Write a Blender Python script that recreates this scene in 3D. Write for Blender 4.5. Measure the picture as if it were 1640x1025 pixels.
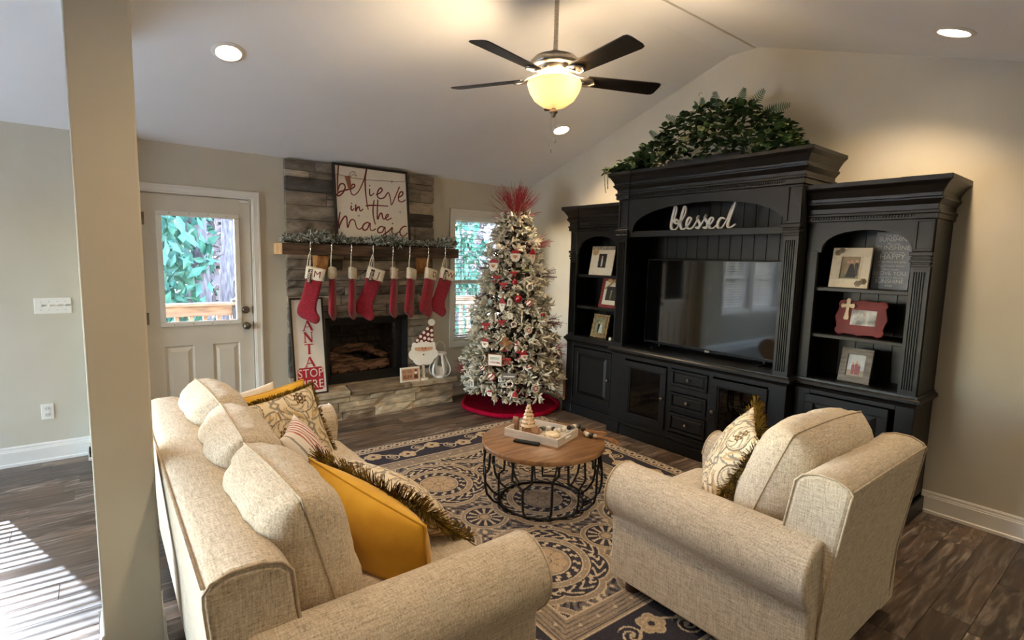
import bpy, bmesh, math, random
from math import sin, cos, pi, radians, sqrt, hypot, atan2
from mathutils import Vector, Matrix, noise as mnoise, Euler

for _o in list(bpy.data.objects):
    bpy.data.objects.remove(_o)
scene = bpy.context.scene
col = scene.collection

# ------------------------------------------------------------------ camera
CAM = Vector((-4.2571, -5.1633, 1.5939))
_y, _p, _r = radians(38.2398), radians(6.5486), radians(1.4141)
_fw = Vector((sin(_y) * cos(_p), cos(_y) * cos(_p), -sin(_p)))
_rt = Vector((cos(_y), -sin(_y), 0))
_up = _rt.cross(_fw)
_r2 = _rt * cos(_r) + _up * sin(_r)
_u2 = _up * cos(_r) - _rt * sin(_r)
cd = bpy.data.cameras.new('camera')
cd.sensor_width = 36.0
cd.lens = 36.0 * 851.14 / 1640
cd.clip_start = 0.05
cam = bpy.data.objects.new('camera', cd)
col.objects.link(cam)
cam.matrix_world = Matrix(((_r2.x, _u2.x, -_fw.x, CAM.x), (_r2.y, _u2.y, -_fw.y, CAM.y),
                           (_r2.z, _u2.z, -_fw.z, CAM.z), (0, 0, 0, 1)))
scene.camera = cam

# ------------------------------------------------------------------ sky, sun, exposure
SKY = 3.8
SUN = 14.0
FAN_W = 50.0
CAN_W = 40.0
scene.view_settings.view_transform = 'Standard'
scene.view_settings.look = 'None'
scene.view_settings.gamma = 1.0
scene.view_settings.use_curve_mapping = False
scene.view_settings.exposure = 1.0
scene.cycles.use_denoising = True
scene.cycles.max_bounces = 10
scene.cycles.diffuse_bounces = 6
scene.cycles.glossy_bounces = 4
scene.cycles.transparent_max_bounces = 16
scene.cycles.sample_clamp_indirect = 6.0
scene.cycles.caustics_reflective = False
scene.cycles.caustics_refractive = False

SUN_DIR = Vector((0.32, -0.947, -0.70)).normalized()      # the way the light travels
w = bpy.data.worlds.new('world')
scene.world = w
w.use_nodes = True
nt = w.node_tree
bg = nt.nodes['Background']
sky = nt.nodes.new('ShaderNodeTexSky')
sky.sky_type = 'NISHITA'
sky.sun_disc = False
sky.sun_elevation = math.asin(-SUN_DIR.z)
sky.sun_rotation = atan2(-SUN_DIR.x, -SUN_DIR.y)
sky.altitude = 200
nt.links.new(sky.outputs[0], bg.inputs[0])
bg.inputs[1].default_value = SKY
sl = bpy.data.lights.new('sun', 'SUN')
sl.energy = SUN
sl.angle = radians(0.5)
sl.color = (0.80, 0.92, 1.08)
so = bpy.data.objects.new('sun', sl)
col.objects.link(so)
so.rotation_euler = SUN_DIR.to_track_quat('-Z', 'Y').to_euler()
so.location = (-7, 9, 8)

def portal(name, c, sx, sz, into):
    l = bpy.data.lights.new(name, 'AREA')
    l.shape = 'RECTANGLE'; l.size = sx; l.size_y = sz
    l.cycles.is_portal = True
    o = bpy.data.objects.new(name, l); col.objects.link(o)
    o.location = c
    o.rotation_euler = Vector(into).to_track_quat('-Z', 'Y').to_euler()
portal('daylight_added_window', (-7.52, 0.13, 1.38), 0.8, 1.4, (0, -1, 0))
portal('daylight_window_far', (-6.52, 0.13, 1.38), 0.95, 1.4, (0, -1, 0))
portal('daylight_window_near', (-5.47, 0.13, 1.38), 0.95, 1.4, (0, -1, 0))
portal('daylight_door', (-3.545, 0.13, 1.44), 0.60, 0.95, (0, -1, 0))
portal('daylight_window_right', (-0.66, 0.13, 1.34), 0.82, 1.5, (0, -1, 0))
portal('daylight_added_glass', (-8.13, -1.4, 1.15), 2.0, 2.0, (1, 0, 0))

# ------------------------------------------------------------------ helpers
def srgb(r, g=None, b=None):
    if g is None: r, g, b = r
    f = lambda c: (c / 12.92 if c <= .04045 else ((c + .055) / 1.055) ** 2.4)
    return (f(r / 255), f(g / 255), f(b / 255), 1.0)

MATS = {}
def mat(name, c, rough=.6, metal=0., c2=None, scale=8., stretch=(1, 1, 1), detail=3., lo=.35, hi=.65, bump=0., bscale=None,
        rnd=0., coat=0., sheen=0., emit=0., ecol=None, spec=None, attr=None, trans=0., distort=0., rough2=None, rot=(0, 0, 0)):
    if name in MATS: return MATS[name]
    m = bpy.data.materials.new(name); MATS[name] = m
    m.use_nodes = True
    n = m.node_tree; N = n.nodes; L = n.links
    b = N['Principled BSDF']
    b.inputs['Roughness'].default_value = rough
    b.inputs['Metallic'].default_value = metal
    if spec is not None: b.inputs['Specular IOR Level'].default_value = spec
    b.inputs['Coat Weight'].default_value = coat
    b.inputs['Sheen Weight'].default_value = sheen
    if trans:
        b.inputs['Transmission Weight'].default_value = trans
    tc = N.new('ShaderNodeTexCoord'); mp = N.new('ShaderNodeMapping')
    mp.inputs['Scale'].default_value = stretch
    mp.inputs['Rotation'].default_value = rot
    L.new(tc.outputs['Object'], mp.inputs['Vector'])
    vec = mp.outputs['Vector']
    oi = None
    if rnd:
        oi = N.new('ShaderNodeObjectInfo')
        ml = N.new('ShaderNodeMath'); ml.operation = 'MULTIPLY'; ml.inputs[1].default_value = 53.0
        L.new(oi.outputs['Random'], ml.inputs[0])
        ad = N.new('ShaderNodeVectorMath'); ad.operation = 'ADD'
        L.new(vec, ad.inputs[0]); L.new(ml.outputs[0], ad.inputs[1])
        vec = ad.outputs[0]
    outc = None
    if attr:
        at = N.new('ShaderNodeAttribute'); at.attribute_name = attr
        outc = at.outputs['Color']
    if c2 is not None:
        nz = N.new('ShaderNodeTexNoise')
        nz.inputs['Scale'].default_value = scale; nz.inputs['Detail'].default_value = detail
        nz.inputs['Distortion'].default_value = distort
        L.new(vec, nz.inputs['Vector'])
        rp = N.new('ShaderNodeValToRGB')
        rp.color_ramp.elements[0].position = lo; rp.color_ramp.elements[1].position = hi
        rp.color_ramp.elements[0].color = c; rp.color_ramp.elements[1].color = c2
        L.new(nz.outputs['Fac'], rp.inputs['Fac'])
        if outc is None: outc = rp.outputs['Color']
        else:
            mx = N.new('ShaderNodeMix'); mx.data_type = 'RGBA'; mx.blend_type = 'MULTIPLY'
            mx.inputs['Factor'].default_value = 1.0
            L.new(outc, mx.inputs['A']); L.new(rp.outputs['Color'], mx.inputs['B'])
            outc = mx.outputs['Result']
    elif outc is None:
        rg = N.new('ShaderNodeRGB'); rg.outputs[0].default_value = c
        outc = rg.outputs[0]
    if rnd:
        mr = N.new('ShaderNodeMapRange')
        mr.inputs['To Min'].default_value = 1 - rnd; mr.inputs['To Max'].default_value = 1 + rnd
        L.new(oi.outputs['Random'], mr.inputs['Value'])
        hs = N.new('ShaderNodeHueSaturation')
        L.new(outc, hs.inputs['Color']); L.new(mr.outputs[0], hs.inputs['Value'])
        outc = hs.outputs['Color']
    L.new(outc, b.inputs['Base Color'])
    if bump:
        bz = N.new('ShaderNodeTexNoise'); bz.inputs['Scale'].default_value = bscale or scale * 3
        bz.inputs['Detail'].default_value = 2.0
        L.new(vec, bz.inputs['Vector'])
        bp = N.new('ShaderNodeBump'); bp.inputs['Strength'].default_value = bump; bp.inputs['Distance'].default_value = .01
        L.new(bz.outputs['Fac'], bp.inputs['Height']); L.new(bp.outputs['Normal'], b.inputs['Normal'])
    if emit:
        b.inputs['Emission Color'].default_value = ecol or c
        b.inputs['Emission Strength'].default_value = emit
    return m

def linen(name, ca, cb, cc):
    """woven fabric: two crossing stretched noises"""
    m = bpy.data.materials.new(name); MATS[name] = m
    m.use_nodes = True
    N = m.node_tree.nodes; L = m.node_tree.links
    b = N['Principled BSDF']; b.inputs['Roughness'].default_value = .95
    b.inputs['Specular IOR Level'].default_value = .15
    b.inputs['Sheen Weight'].default_value = .15
    tc = N.new('ShaderNodeTexCoord')
    prev = None; hs = []
    for st in ((20, 210, 210), (210, 20, 210), (210, 210, 20)):
        mp = N.new('ShaderNodeMapping'); mp.inputs['Scale'].default_value = st
        L.new(tc.outputs['Object'], mp.inputs['Vector'])
        z = N.new('ShaderNodeTexNoise'); z.inputs['Scale'].default_value = 1.0; z.inputs['Detail'].default_value = 2.5
        L.new(mp.outputs[0], z.inputs['Vector']); hs.append(z.outputs['Fac'])
    a = N.new('ShaderNodeMath'); a.operation = 'ADD'; L.new(hs[0], a.inputs[0]); L.new(hs[1], a.inputs[1])
    a2 = N.new('ShaderNodeMath'); a2.operation = 'ADD'; L.new(a.outputs[0], a2.inputs[0]); L.new(hs[2], a2.inputs[1])
    d = N.new('ShaderNodeMath'); d.operation = 'DIVIDE'; L.new(a2.outputs[0], d.inputs[0]); d.inputs[1].default_value = 3
    rp = N.new('ShaderNodeValToRGB'); e = rp.color_ramp.elements
    e[0].position = .34; e[0].color = ca; e[1].position = .64; e[1].color = cc
    k = rp.color_ramp.elements.new(.49); k.color = cb
    L.new(d.outputs[0], rp.inputs['Fac']); L.new(rp.outputs['Color'], b.inputs['Base Color'])
    bp = N.new('ShaderNodeBump'); bp.inputs['Strength'].default_value = .25; bp.inputs['Distance'].default_value = .004
    L.new(d.outputs[0], bp.inputs['Height']); L.new(bp.outputs[0], b.inputs['Normal'])
    return m

def glass_mat(name, tint=(1, 1, 1, 1), gloss=.08):
    m = bpy.data.materials.new(name); MATS[name] = m
    m.use_nodes = True
    N = m.node_tree.nodes; L = m.node_tree.links
    for x in list(N):
        if x.type != 'OUTPUT_MATERIAL': N.remove(x)
    out = [x for x in N if x.type == 'OUTPUT_MATERIAL'][0]
    t = N.new('ShaderNodeBsdfTransparent'); t.inputs[0].default_value = tint
    g = N.new('ShaderNodeBsdfGlossy'); g.inputs['Roughness'].default_value = .02
    fr = N.new('ShaderNodeFresnel'); fr.inputs['IOR'].default_value = 1.45
    mx = N.new('ShaderNodeMixShader')
    L.new(fr.outputs[0], mx.inputs[0]); L.new(t.outputs[0], mx.inputs[1]); L.new(g.outputs[0], mx.inputs[2])
    L.new(mx.outputs[0], out.inputs['Surface'])
    return m

WORLD = {}            # world translation of each root (only roots that are not turned)

class MB:
    """collects simple shapes into one mesh"""
    def __init__(s): s.v = []; s.f = []; s.c = None
    def add(s, vs, fs):
        o = len(s.v); s.v += [tuple(x) for x in vs]; s.f += [tuple(i + o for i in f) for f in fs]
        return s
    def box(s, x0, x1, y0, y1, z0, z1, M=None):
        vs = [Vector(p) for p in ((x0, y0, z0), (x1, y0, z0), (x1, y1, z0), (x0, y1, z0), (x0, y0, z1), (x1, y0, z1), (x1, y1, z1), (x0, y1, z1))]
        if M is not None: vs = [M @ p for p in vs]
        return s.add(vs, [(0, 3, 2, 1), (4, 5, 6, 7), (0, 1, 5, 4), (1, 2, 6, 5), (2, 3, 7, 6), (3, 0, 4, 7)])
    def prism(s, poly, a, b, axis='y', M=None):
        """poly of 2D points extruded from a to b along axis. axis y: (x,z); x: (y,z); z: (x,y)"""
        def P(p, t):
            return Vector((p[0], t, p[1])) if axis == 'y' else Vector((t, p[0], p[1])) if axis == 'x' else Vector((p[0], p[1], t))
        n = len(poly)
        vs = [P(p, a) for p in poly] + [P(p, b) for p in poly]
        if M is not None: vs = [M @ p for p in vs]
        fs = [tuple(range(n))[::-1], tuple(range(n, 2 * n))] + [(i, (i + 1) % n, n + (i + 1) % n, n + i) for i in range(n)]
        return s.add(vs, fs)
    def lathe(s, prof, c=(0, 0, 0), n=20, M=None, caps=True):
        """prof: list of (r,z)"""
        vs = []; fs = []; k = len(prof)
        for r, z in prof:
            for i in range(n):
                t = 2 * pi * i / n
                p = Vector((c[0] + r * cos(t), c[1] + r * sin(t), c[2] + z))
                vs.append(M @ p if M is not None else p)
        for j in range(k - 1):
            for i in range(n):
                fs.append((j * n + i, j * n + (i + 1) % n, (j + 1) * n + (i + 1) % n, (j + 1) * n + i))
        if caps:
            fs.append(tuple(range(n))[::-1]); fs.append(tuple((k - 1) * n + i for i in range(n)))
        return s.add(vs, fs)
    def tube(s, pts, r, n=8, closed=False, caps=True):
        pts = [Vector(p) for p in pts]
        m = len(pts)
        rs = r if isinstance(r, (list, tuple)) else [r] * m
        up = None; vs = []
        for i, p in enumerate(pts):
            a = pts[i - 1] if i or closed else p
            b = pts[(i + 1) % m] if i < m - 1 or closed else p
            t = (b - a)
            t = t.normalized() if t.length > 1e-9 else Vector((0, 0, 1))
            if up is None:
                up = t.orthogonal().normalized()
            else:
                up = up - t * up.dot(t)
                up = up.normalized() if up.length > 1e-6 else t.orthogonal().normalized()
            bi = t.cross(up)
            for k in range(n):
                an = 2 * pi * k / n
                vs.append(p + (up * cos(an) + bi * sin(an)) * rs[i])
        fs = []
        for i in range(m if closed else m - 1):
            j = (i + 1) % m
            for k in range(n):
                fs.append((i * n + k, i * n + (k + 1) % n, j * n + (k + 1) % n, j * n + k))
        if caps and not closed:
            fs.append(tuple(range(n))[::-1]); fs.append(tuple((m - 1) * n + k for k in range(n)))
        return s.add(vs, fs)
    def ball(s, c, r, n=10, m=7, sc=(1, 1, 1), M=None):
        vs = []; fs = []
        for j in range(1, m):
            ph = pi * j / m
            for i in range(n):
                t = 2 * pi * i / n
                p = Vector((c[0] + r * sc[0] * sin(ph) * cos(t), c[1] + r * sc[1] * sin(ph) * sin(t), c[2] + r * sc[2] * cos(ph)))
                vs.append(p)
        vs.append(Vector((c[0], c[1], c[2] + r * sc[2]))); vs.append(Vector((c[0], c[1], c[2] - r * sc[2])))
        if M is not None: vs = [M @ p for p in vs]
        T = len(vs) - 2
        for j in range(m - 2):
            for i in range(n):
                fs.append((j * n + i, (j + 1) * n + i, (j + 1) * n + (i + 1) % n, j * n + (i + 1) % n))
        for i in range(n):
            fs.append((T, i, (i + 1) % n)); fs.append((T + 1, (m - 2) * n + (i + 1) % n, (m - 2) * n + i))
        return s.add(vs, fs)
    def ribbon(s, pts, w, d, M):
        """a flat stroke of width w (number or list) and depth d drawn in the local XZ plane, facing -Y"""
        n = len(pts)
        ws = w if isinstance(w, (list, tuple)) else [w] * n
        vs = []
        for i, p in enumerate(pts):
            a = pts[max(i - 1, 0)]; b = pts[min(i + 1, n - 1)]
            dx, dz = b[0] - a[0], b[1] - a[1]
            l = hypot(dx, dz) or 1
            nx, nz = -dz / l * ws[i] / 2, dx / l * ws[i] / 2
            for y in (0, -d):
                vs.append(M @ Vector((p[0] + nx, y, p[1] + nz))); vs.append(M @ Vector((p[0] - nx, y, p[1] - nz)))
        fs = []
        for i in range(n - 1):
            o = i * 4; q = o + 4
            fs += [(o + 2, o + 3, q + 3, q + 2), (o, q, q + 1, o + 1), (o, o + 2, q + 2, q), (o + 1, q + 1, q + 3, o + 3)]
        fs += [(0, 1, 3, 2), ((n - 1) * 4, (n - 1) * 4 + 2, (n - 1) * 4 + 3, (n - 1) * 4 + 1)]
        return s.add(vs, fs)
    def mesh(s, name):
        me = bpy.data.meshes.new(name)
        me.from_pydata(s.v, [], s.f)
        if s.c is not None:
            ca = me.color_attributes.new('Col', 'FLOAT_COLOR', 'POINT')
            ca.data.foreach_set('color', [x for c in s.c for x in c])
        me.update()
        return me
    def build(s, name, m, parent=None, smooth=False, bevel=0., seg=2, sub=0, world=True, fix=False):
        if parent is not None and world:
            t = WORLD.get(parent.name, Vector((0, 0, 0)))
            s.v = [(x - t.x, y - t.y, z - t.z) for x, y, z in s.v]
        me = s.mesh(name)
        if fix:
            bm = bmesh.new(); bm.from_mesh(me); bmesh.ops.recalc_face_normals(bm, faces=bm.faces); bm.to_mesh(me); bm.free()
        o = bpy.data.objects.new(name, me); col.objects.link(o)
        if parent is not None:
            o.parent = parent
            WORLD[o.name] = WORLD.get(parent.name, Vector((0, 0, 0)))
        if m is not None: me.materials.append(m)
        if bevel:
            md = o.modifiers.new('bevel', 'BEVEL'); md.width = bevel; md.segments = seg; md.limit_method = 'ANGLE'
            md.angle_limit = radians(35)
        if sub:
            md = o.modifiers.new('sub', 'SUBSURF'); md.levels = sub; md.render_levels = sub
        if smooth:
            me.polygons.foreach_set('use_smooth', [True] * len(me.polygons))
            if smooth == 'auto' or bevel:
                try: me.set_sharp_from_angle(angle=radians(50))
                except Exception: pass
        return o

def tag(o, label, cat, group=None, kind=None):
    o['label'] = label
    if kind: o['kind'] = kind
    if cat: o['category'] = cat
    if group: o['group'] = group
    return o

def thing(name, label, cat, loc=(0, 0, 0), group=None, rot=None, kind=None):
    o = bpy.data.objects.new(name, None); col.objects.link(o)
    o.empty_display_size = .05
    o.location = loc
    if rot is not None: o.rotation_euler = rot
    WORLD[o.name] = Vector(loc)
    return tag(o, label, cat, group, kind)

def struct(o, label, cat):
    return tag(o, label, cat, kind='structure')

def link_copy(o, parent, loc=None, rot=None, scale=None, name=None):
    c = o.copy(); col.objects.link(c); c.parent = parent
    if loc is not None: c.location = loc
    if rot is not None: c.rotation_euler = rot
    if scale is not None: c.scale = scale
    if name: c.name = name
    return c

def mesh_obj(name, me, parent, loc=(0, 0, 0), rot=(0, 0, 0), scale=(1, 1, 1)):
    o = bpy.data.objects.new(name, me); col.objects.link(o)
    o.parent = parent; o.location = loc; o.rotation_euler = rot; o.scale = scale
    return o

def text_mb(body, size, depth=.0015, space=1.0, align='CENTER', sx=1.0):
    """text in the XZ plane facing -Y, centred"""
    cu = bpy.data.curves.new('txt', 'FONT'); cu.body = body; cu.size = size; cu.extrude = depth / 2
    cu.align_x = align; cu.align_y = 'CENTER'; cu.space_character = space; cu.resolution_u = 3
    o = bpy.data.objects.new('txt', cu); col.objects.link(o)
    dg = bpy.context.evaluated_depsgraph_get()
    me = bpy.data.meshes.new_from_object(o.evaluated_get(dg))
    mb = MB()
    mb.v = [(v.co.x * sx, -v.co.z, v.co.y) for v in me.vertices]
    mb.f = [tuple(p.vertices) for p in me.polygons]
    bpy.data.objects.remove(o); bpy.data.curves.remove(cu); bpy.data.meshes.remove(me)
    return mb

def xf(mb, M):
    mb.v = [tuple(M @ Vector(p)) for p in mb.v]
    return mb

def smooth_path(pts, k=6):
    """Catmull-Rom through 2D or 3D points"""
    P = [Vector(p if len(p) == 3 else (p[0], p[1], 0)) for p in pts]
    d3 = len(pts[0]) == 3
    if len(P) < 3:
        return [tuple(p) if d3 else (p.x, p.y) for p in P]
    out = []
    for i in range(len(P) - 1):
        a = P[i - 1] if i else P[0] * 2 - P[1]
        b, c = P[i], P[i + 1]
        d = P[i + 2] if i + 2 < len(P) else P[-1] * 2 - P[-2]
        for j in range(k):
            t = j / k
            out.append(.5 * ((2 * b) + (c - a) * t + (2 * a - 5 * b + 4 * c - d) * t * t + (3 * b - a - 3 * c + d) * t ** 3))
    out.append(P[-1])
    return [tuple(p) if d3 else (p.x, p.y) for p in out]

def R(z=0, x=0, y=0):
    return Euler((radians(x), radians(y), radians(z)), 'XYZ').to_matrix().to_4x4()
T = Matrix.Translation
rng = random.Random(7)
# ------------------------------------------------------------------ shared materials
m_wall = mat('wall_paint', srgb(196, 188, 170), .85, c2=srgb(200, 193, 176), scale=3, bump=.04, bscale=220)
m_ceil = mat('ceiling_paint', srgb(238, 237, 233), .9, c2=srgb(241, 240, 237), scale=2, bump=.05, bscale=160)
m_trim = mat('white_trim', srgb(226, 221, 210), .4, c2=srgb(230, 226, 217), scale=5)
m_door = mat('door_paint', srgb(206, 199, 184), .5, c2=srgb(212, 205, 190), scale=4)
m_glass = glass_mat('pane_glass')
m_dark = mat('black_metal', srgb(16, 16, 17), .5, .3, c2=srgb(26, 26, 27), scale=30)
m_nickel = mat('brushed_nickel', srgb(150, 142, 130), .32, 1., c2=srgb(178, 170, 158), scale=40, stretch=(1, 1, 8))
m_bronze = mat('aged_nickel', srgb(105, 98, 90), .35, 1., c2=srgb(125, 117, 108), scale=20)
m_plastic = mat('white_plastic', srgb(232, 228, 218), .35, c2=srgb(236, 232, 224), scale=6)
m_black = mat('matte_black', srgb(9, 9, 10), .7, c2=srgb(16, 15, 15), scale=10)
m_cab = mat('black_cabinet_paint', srgb(8, 8, 9), .40, c2=srgb(14, 14, 15), scale=6, stretch=(1, 1, 6), bump=.05, bscale=60, spec=.4)
m_floor = None
# ------------------------------------------------------------------ the room
XL, YN = -8.0, -8.5
H, S = 2.45, 0.3324
YA, YB = -2.60, -2.816
ZR = H - S * YA
ZN = ZR + .014
YK = YB - (ZN - H) / S           # where the near slope comes down to wall height

def floor_mat():
    m = bpy.data.materials.new('plank_floor'); m.use_nodes = True
    N = m.node_tree.nodes; L = m.node_tree.links; b = N['Principled BSDF']
    tc = N.new('ShaderNodeTexCoord'); oi = N.new('ShaderNodeObjectInfo')
    ml = N.new('ShaderNodeMath'); ml.operation = 'MULTIPLY'; ml.inputs[1].default_value = 91.0
    L.new(oi.outputs['Random'], ml.inputs[0])
    ad = N.new('ShaderNodeVectorMath'); ad.operation = 'ADD'; L.new(tc.outputs['Object'], ad.inputs[0]); L.new(ml.outputs[0], ad.inputs[1])
    def nz(st, sc, det, dis=0.):
        mp = N.new('ShaderNodeMapping'); mp.inputs['Scale'].default_value = st; L.new(ad.outputs[0], mp.inputs['Vector'])
        z = N.new('ShaderNodeTexNoise'); z.inputs['Scale'].default_value = sc; z.inputs['Detail'].default_value = det; z.inputs['Distortion'].default_value = dis
        L.new(mp.outputs[0], z.inputs['Vector']); return z.outputs['Fac']
    g1 = nz((1.3, 11, 1), 2.2, 5, 1.2); g2 = nz((2.5, 60, 1), 1.5, 3); g3 = nz((1, 2.2, 1), 2.0, 2, .6)
    rp = N.new('ShaderNodeValToRGB'); e = rp.color_ramp.elements
    e[0].position = .30; e[0].color = srgb(50, 43, 39); e[1].position = .70; e[1].color = srgb(150, 137, 124)
    k = e.new(.5); k.color = srgb(88, 76, 67)
    L.new(g1, rp.inputs['Fac'])
    mx = N.new('ShaderNodeMix'); mx.data_type = 'RGBA'; mx.blend_type = 'MULTIPLY'; mx.inputs['Factor'].default_value = .55
    r2 = N.new('ShaderNodeValToRGB'); r2.color_ramp.elements[0].position = .35; r2.color_ramp.elements[1].position = .6
    r2.color_ramp.elements[0].color = (.45, .42, .4, 1); r2.color_ramp.elements[1].color = (1, 1, 1, 1)
    L.new(g2, r2.inputs['Fac']); L.new(rp.outputs[0], mx.inputs['A']); L.new(r2.outputs[0], mx.inputs['B'])
    m2 = N.new('ShaderNodeMix'); m2.data_type = 'RGBA'; m2.blend_type = 'MIX'
    r3 = N.new('ShaderNodeMapRange'); r3.inputs['From Min'].default_value = .42; r3.inputs['From Max'].default_value = .66; r3.inputs['To Max'].default_value = .55
    L.new(g3, r3.inputs['Value']); L.new(r3.outputs[0], m2.inputs['Factor']); L.new(mx.outputs['Result'], m2.inputs['A']); m2.inputs['B'].default_value = srgb(98, 76, 56)
    hs = N.new('ShaderNodeHueSaturation'); mr = N.new('ShaderNodeMapRange'); mr.inputs['To Min'].default_value = .5; mr.inputs['To Max'].default_value = 1.55
    wn = N.new('ShaderNodeTexWhiteNoise'); wn.noise_dimensions = '1D'; L.new(oi.outputs['Random'], wn.inputs['W'])
    L.new(wn.outputs['Value'], mr.inputs['Value']); L.new(mr.outputs[0], hs.inputs['Value']); L.new(m2.outputs['Result'], hs.inputs['Color'])
    L.new(hs.outputs[0], b.inputs['Base Color'])
    b.inputs['Roughness'].default_value = .38
    bp = N.new('ShaderNodeBump'); bp.inputs['Strength'].default_value = .12; bp.inputs['Distance'].default_value = .003
    L.new(g2, bp.inputs['Height']); L.new(bp.outputs[0], b.inputs['Normal'])
    return m
m_floor = floor_mat()
fl = MB().box(XL - .1, .12, YN - .1, .12, -.12, -.006).build('floor', mat('floor_joint', srgb(30, 25, 22), .8, c2=srgb(36, 30, 26)))
struct(fl, 'dark greyish brown plank floor of the whole room', 'floor')
PW, PL = .152, 1.22
def plank_mb(l):
    mb = MB(); c = .0016
    a, b_ = l - .0012, PW - .0012
    vs = [(0, 0, -.006), (a, 0, -.006), (a, b_, -.006), (0, b_, -.006), (0, 0, -c), (a, 0, -c), (a, b_, -c), (0, b_, -c),
          (c, c, 0), (a - c, c, 0), (a - c, b_ - c, 0), (c, b_ - c, 0)]
    fs = [(0, 1, 5, 4), (1, 2, 6, 5), (2, 3, 7, 6), (3, 0, 4, 7), (4, 5, 9, 8), (5, 6, 10, 9), (6, 7, 11, 10), (7, 4, 8, 11), (8, 9, 10, 11)]
    return mb.add(vs, fs)
pm = plank_mb(PL).mesh('plank'); pm.materials.append(m_floor)
rest = MB(); prng = random.Random(3)
row = 0
y = 0.0
while y > YN:
    y0 = y - PW
    x = XL - prng.random() * PL
    while x < 0:
        l = PL if prng.random() < .8 else PL * prng.choice((.5, .66, .8))
        xa, xb = max(x, XL), min(x + l, 0)
        if xb - xa > .05:
            if xb > -5.3 and y > -5.2:
                mesh_obj('plank', pm, fl, (xa, y0, 0), (0, 0, 0), ((xb - xa) / PL, 1, 1))
            else:
                p = plank_mb(xb - xa); rest.add([(a + xa, b + y0, c) for a, b, c in p.v], p.f)
        x += l
    y -= PW
rs = rest.build('outlying_planks', m_floor, fl); rs['kind'] = 'stuff'

def wall_cells(mb, a0, a1, z0, z1, holes, t0, t1, axis='y'):
    xs = sorted({a0, a1, *[h[0] for h in holes], *[h[1] for h in holes]}); zs = sorted({z0, z1, *[h[2] for h in holes], *[h[3] for h in holes]})
    for i in range(len(xs) - 1):
        j = 0
        while j < len(zs) - 1:
            def free(j):
                cx, cz = (xs[i] + xs[i + 1]) / 2, (zs[j] + zs[j + 1]) / 2
                return not any(h[0] < cx < h[1] and h[2] < cz < h[3] for h in holes)
            if free(j):
                k = j
                while k + 1 < len(zs) - 1 and free(k + 1): k += 1
                if axis == 'y': mb.box(xs[i], xs[i + 1], t0, t1, zs[j], zs[k + 1])
                else: mb.box(t0, t1, xs[i], xs[i + 1], zs[j], zs[k + 1])
                j = k + 1
            else: j += 1
    return mb
WIN1 = (-1.044, -.28, .63, 2.078)
WINL = [(-7.92, -7.13, .74, 2.04), (-6.98, -6.08, .74, 2.04), (-5.93, -5.03, .74, 2.04)]
DOOR = (-3.945, -3.14, 0, 2.055)
FIRE = (-2.52, -1.645, .285, .97)
wb = wall_cells(MB(), XL, .12, 0, H, [WIN1, *WINL, DOOR, FIRE], 0, .12).build('wall_back', m_wall)
struct(wb, 'greige painted wall behind the fireplace, door and Christmas tree', 'wall')
g = MB().prism([(.12, 0), (.12, H - S * .12 + .08), (0, H + .08), (YA, ZR + .08), (YB, ZN + .08), (YK, H + .08), (YN, H + .08), (YN, 0)][::-1], 0, .12, 'x').build('wall_right', m_wall)
struct(g, 'greige gable wall behind the black entertainment centre', 'wall')
SG = (-2.4, -.4, .05, 2.1)
wl = wall_cells(MB(), YN, .12, 0, H, [SG], XL - .12, XL, 'x')
wl.prism([(.12, H), (0, H + .05), (YA, ZR + .05), (YB, ZN + .05), (YK, H)][::-1], XL - .12, XL, 'x')
struct(wl.build('wall_left', m_wall), 'greige far left wall with an opening added for daylight', 'wall')
struct(wall_cells(MB(), XL - .12, .12, 0, H + .1, [], YN - .12, YN).build('wall_rear', m_wall), 'greige wall behind the viewer', 'wall')
cl = MB().prism([(.12, H - S * .12), (YA, ZR), (YB, ZN), (YK, H), (YN, H), (YN, H + .12), (YK, H + .13), (YB, ZN + .14), (YA, ZR + .14), (.12, H - S * .12 + .13)], XL - .12, .12, 'x')
struct(cl.build('ceiling', m_ceil, fix=True), 'white vaulted ceiling sloping up to a flat ridge', 'ceiling')
rb = MB().box(XL, 0, YB, YA + .012, ZR, ZR + .03).build('trim_1', m_ceil, bevel=.002)
struct(rb, 'flat white board along the ridge of the vaulted ceiling', 'trim')
# the stub of wall and the header that meet the post
struct(MB().box(-4.337, -4.16, -.15, 0, 0, H).build('wall_stub', m_wall, bevel=.006), 'short stub of wall beside the glazed door', 'wall')
hd = MB().prism([(-1.0, H + .32), (-2.6, ZR + .02), (-2.6, H + .32)], -4.285, -4.14, 'x', None)
struct(hd.build('wall_header', m_wall, fix=True), 'painted header between the post and the back wall', 'wall')
post = MB().box(-4.297, -4.110, -2.78, -2.59, 0, ZR + .05).build('column', m_wall, bevel=.008, seg=3)
struct(post, 'square greige post in the left foreground', 'column')
bbk = MB()
BB = [(0, 0), (.022, 0), (.022, .018), (.015, .024), (.015, .108), (.012, .112), (.012, .118), (.009, .124), (.009, .136), (.004, .146), (0, .146)]
def base_x(mb, x0, x1, y):       # runs along x on a wall at y, facing -y
    return mb.prism([(y - d, z) for d, z in BB], x0, x1, 'x')
def base_y(mb, y0, y1, x, sgn=-1):
    return mb.prism([(x + sgn * d, z) for d, z in BB], y0, y1, 'y')
b1 = MB(); base_x(b1, XL, -4.337, 0); base_y(b1, -.165, 0, -4.337); base_x(b1, -4.36, -4.14, -.15)
struct(b1.build('baseboard_left', m_trim, fix=True), 'white baseboard under the switch plate', 'baseboard')
b2 = MB(); base_x(b2, -4.16, -4.03, 0); base_x(b2, -3.06, -2.865, 0); base_x(b2, -1.15, 0, 0)
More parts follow.
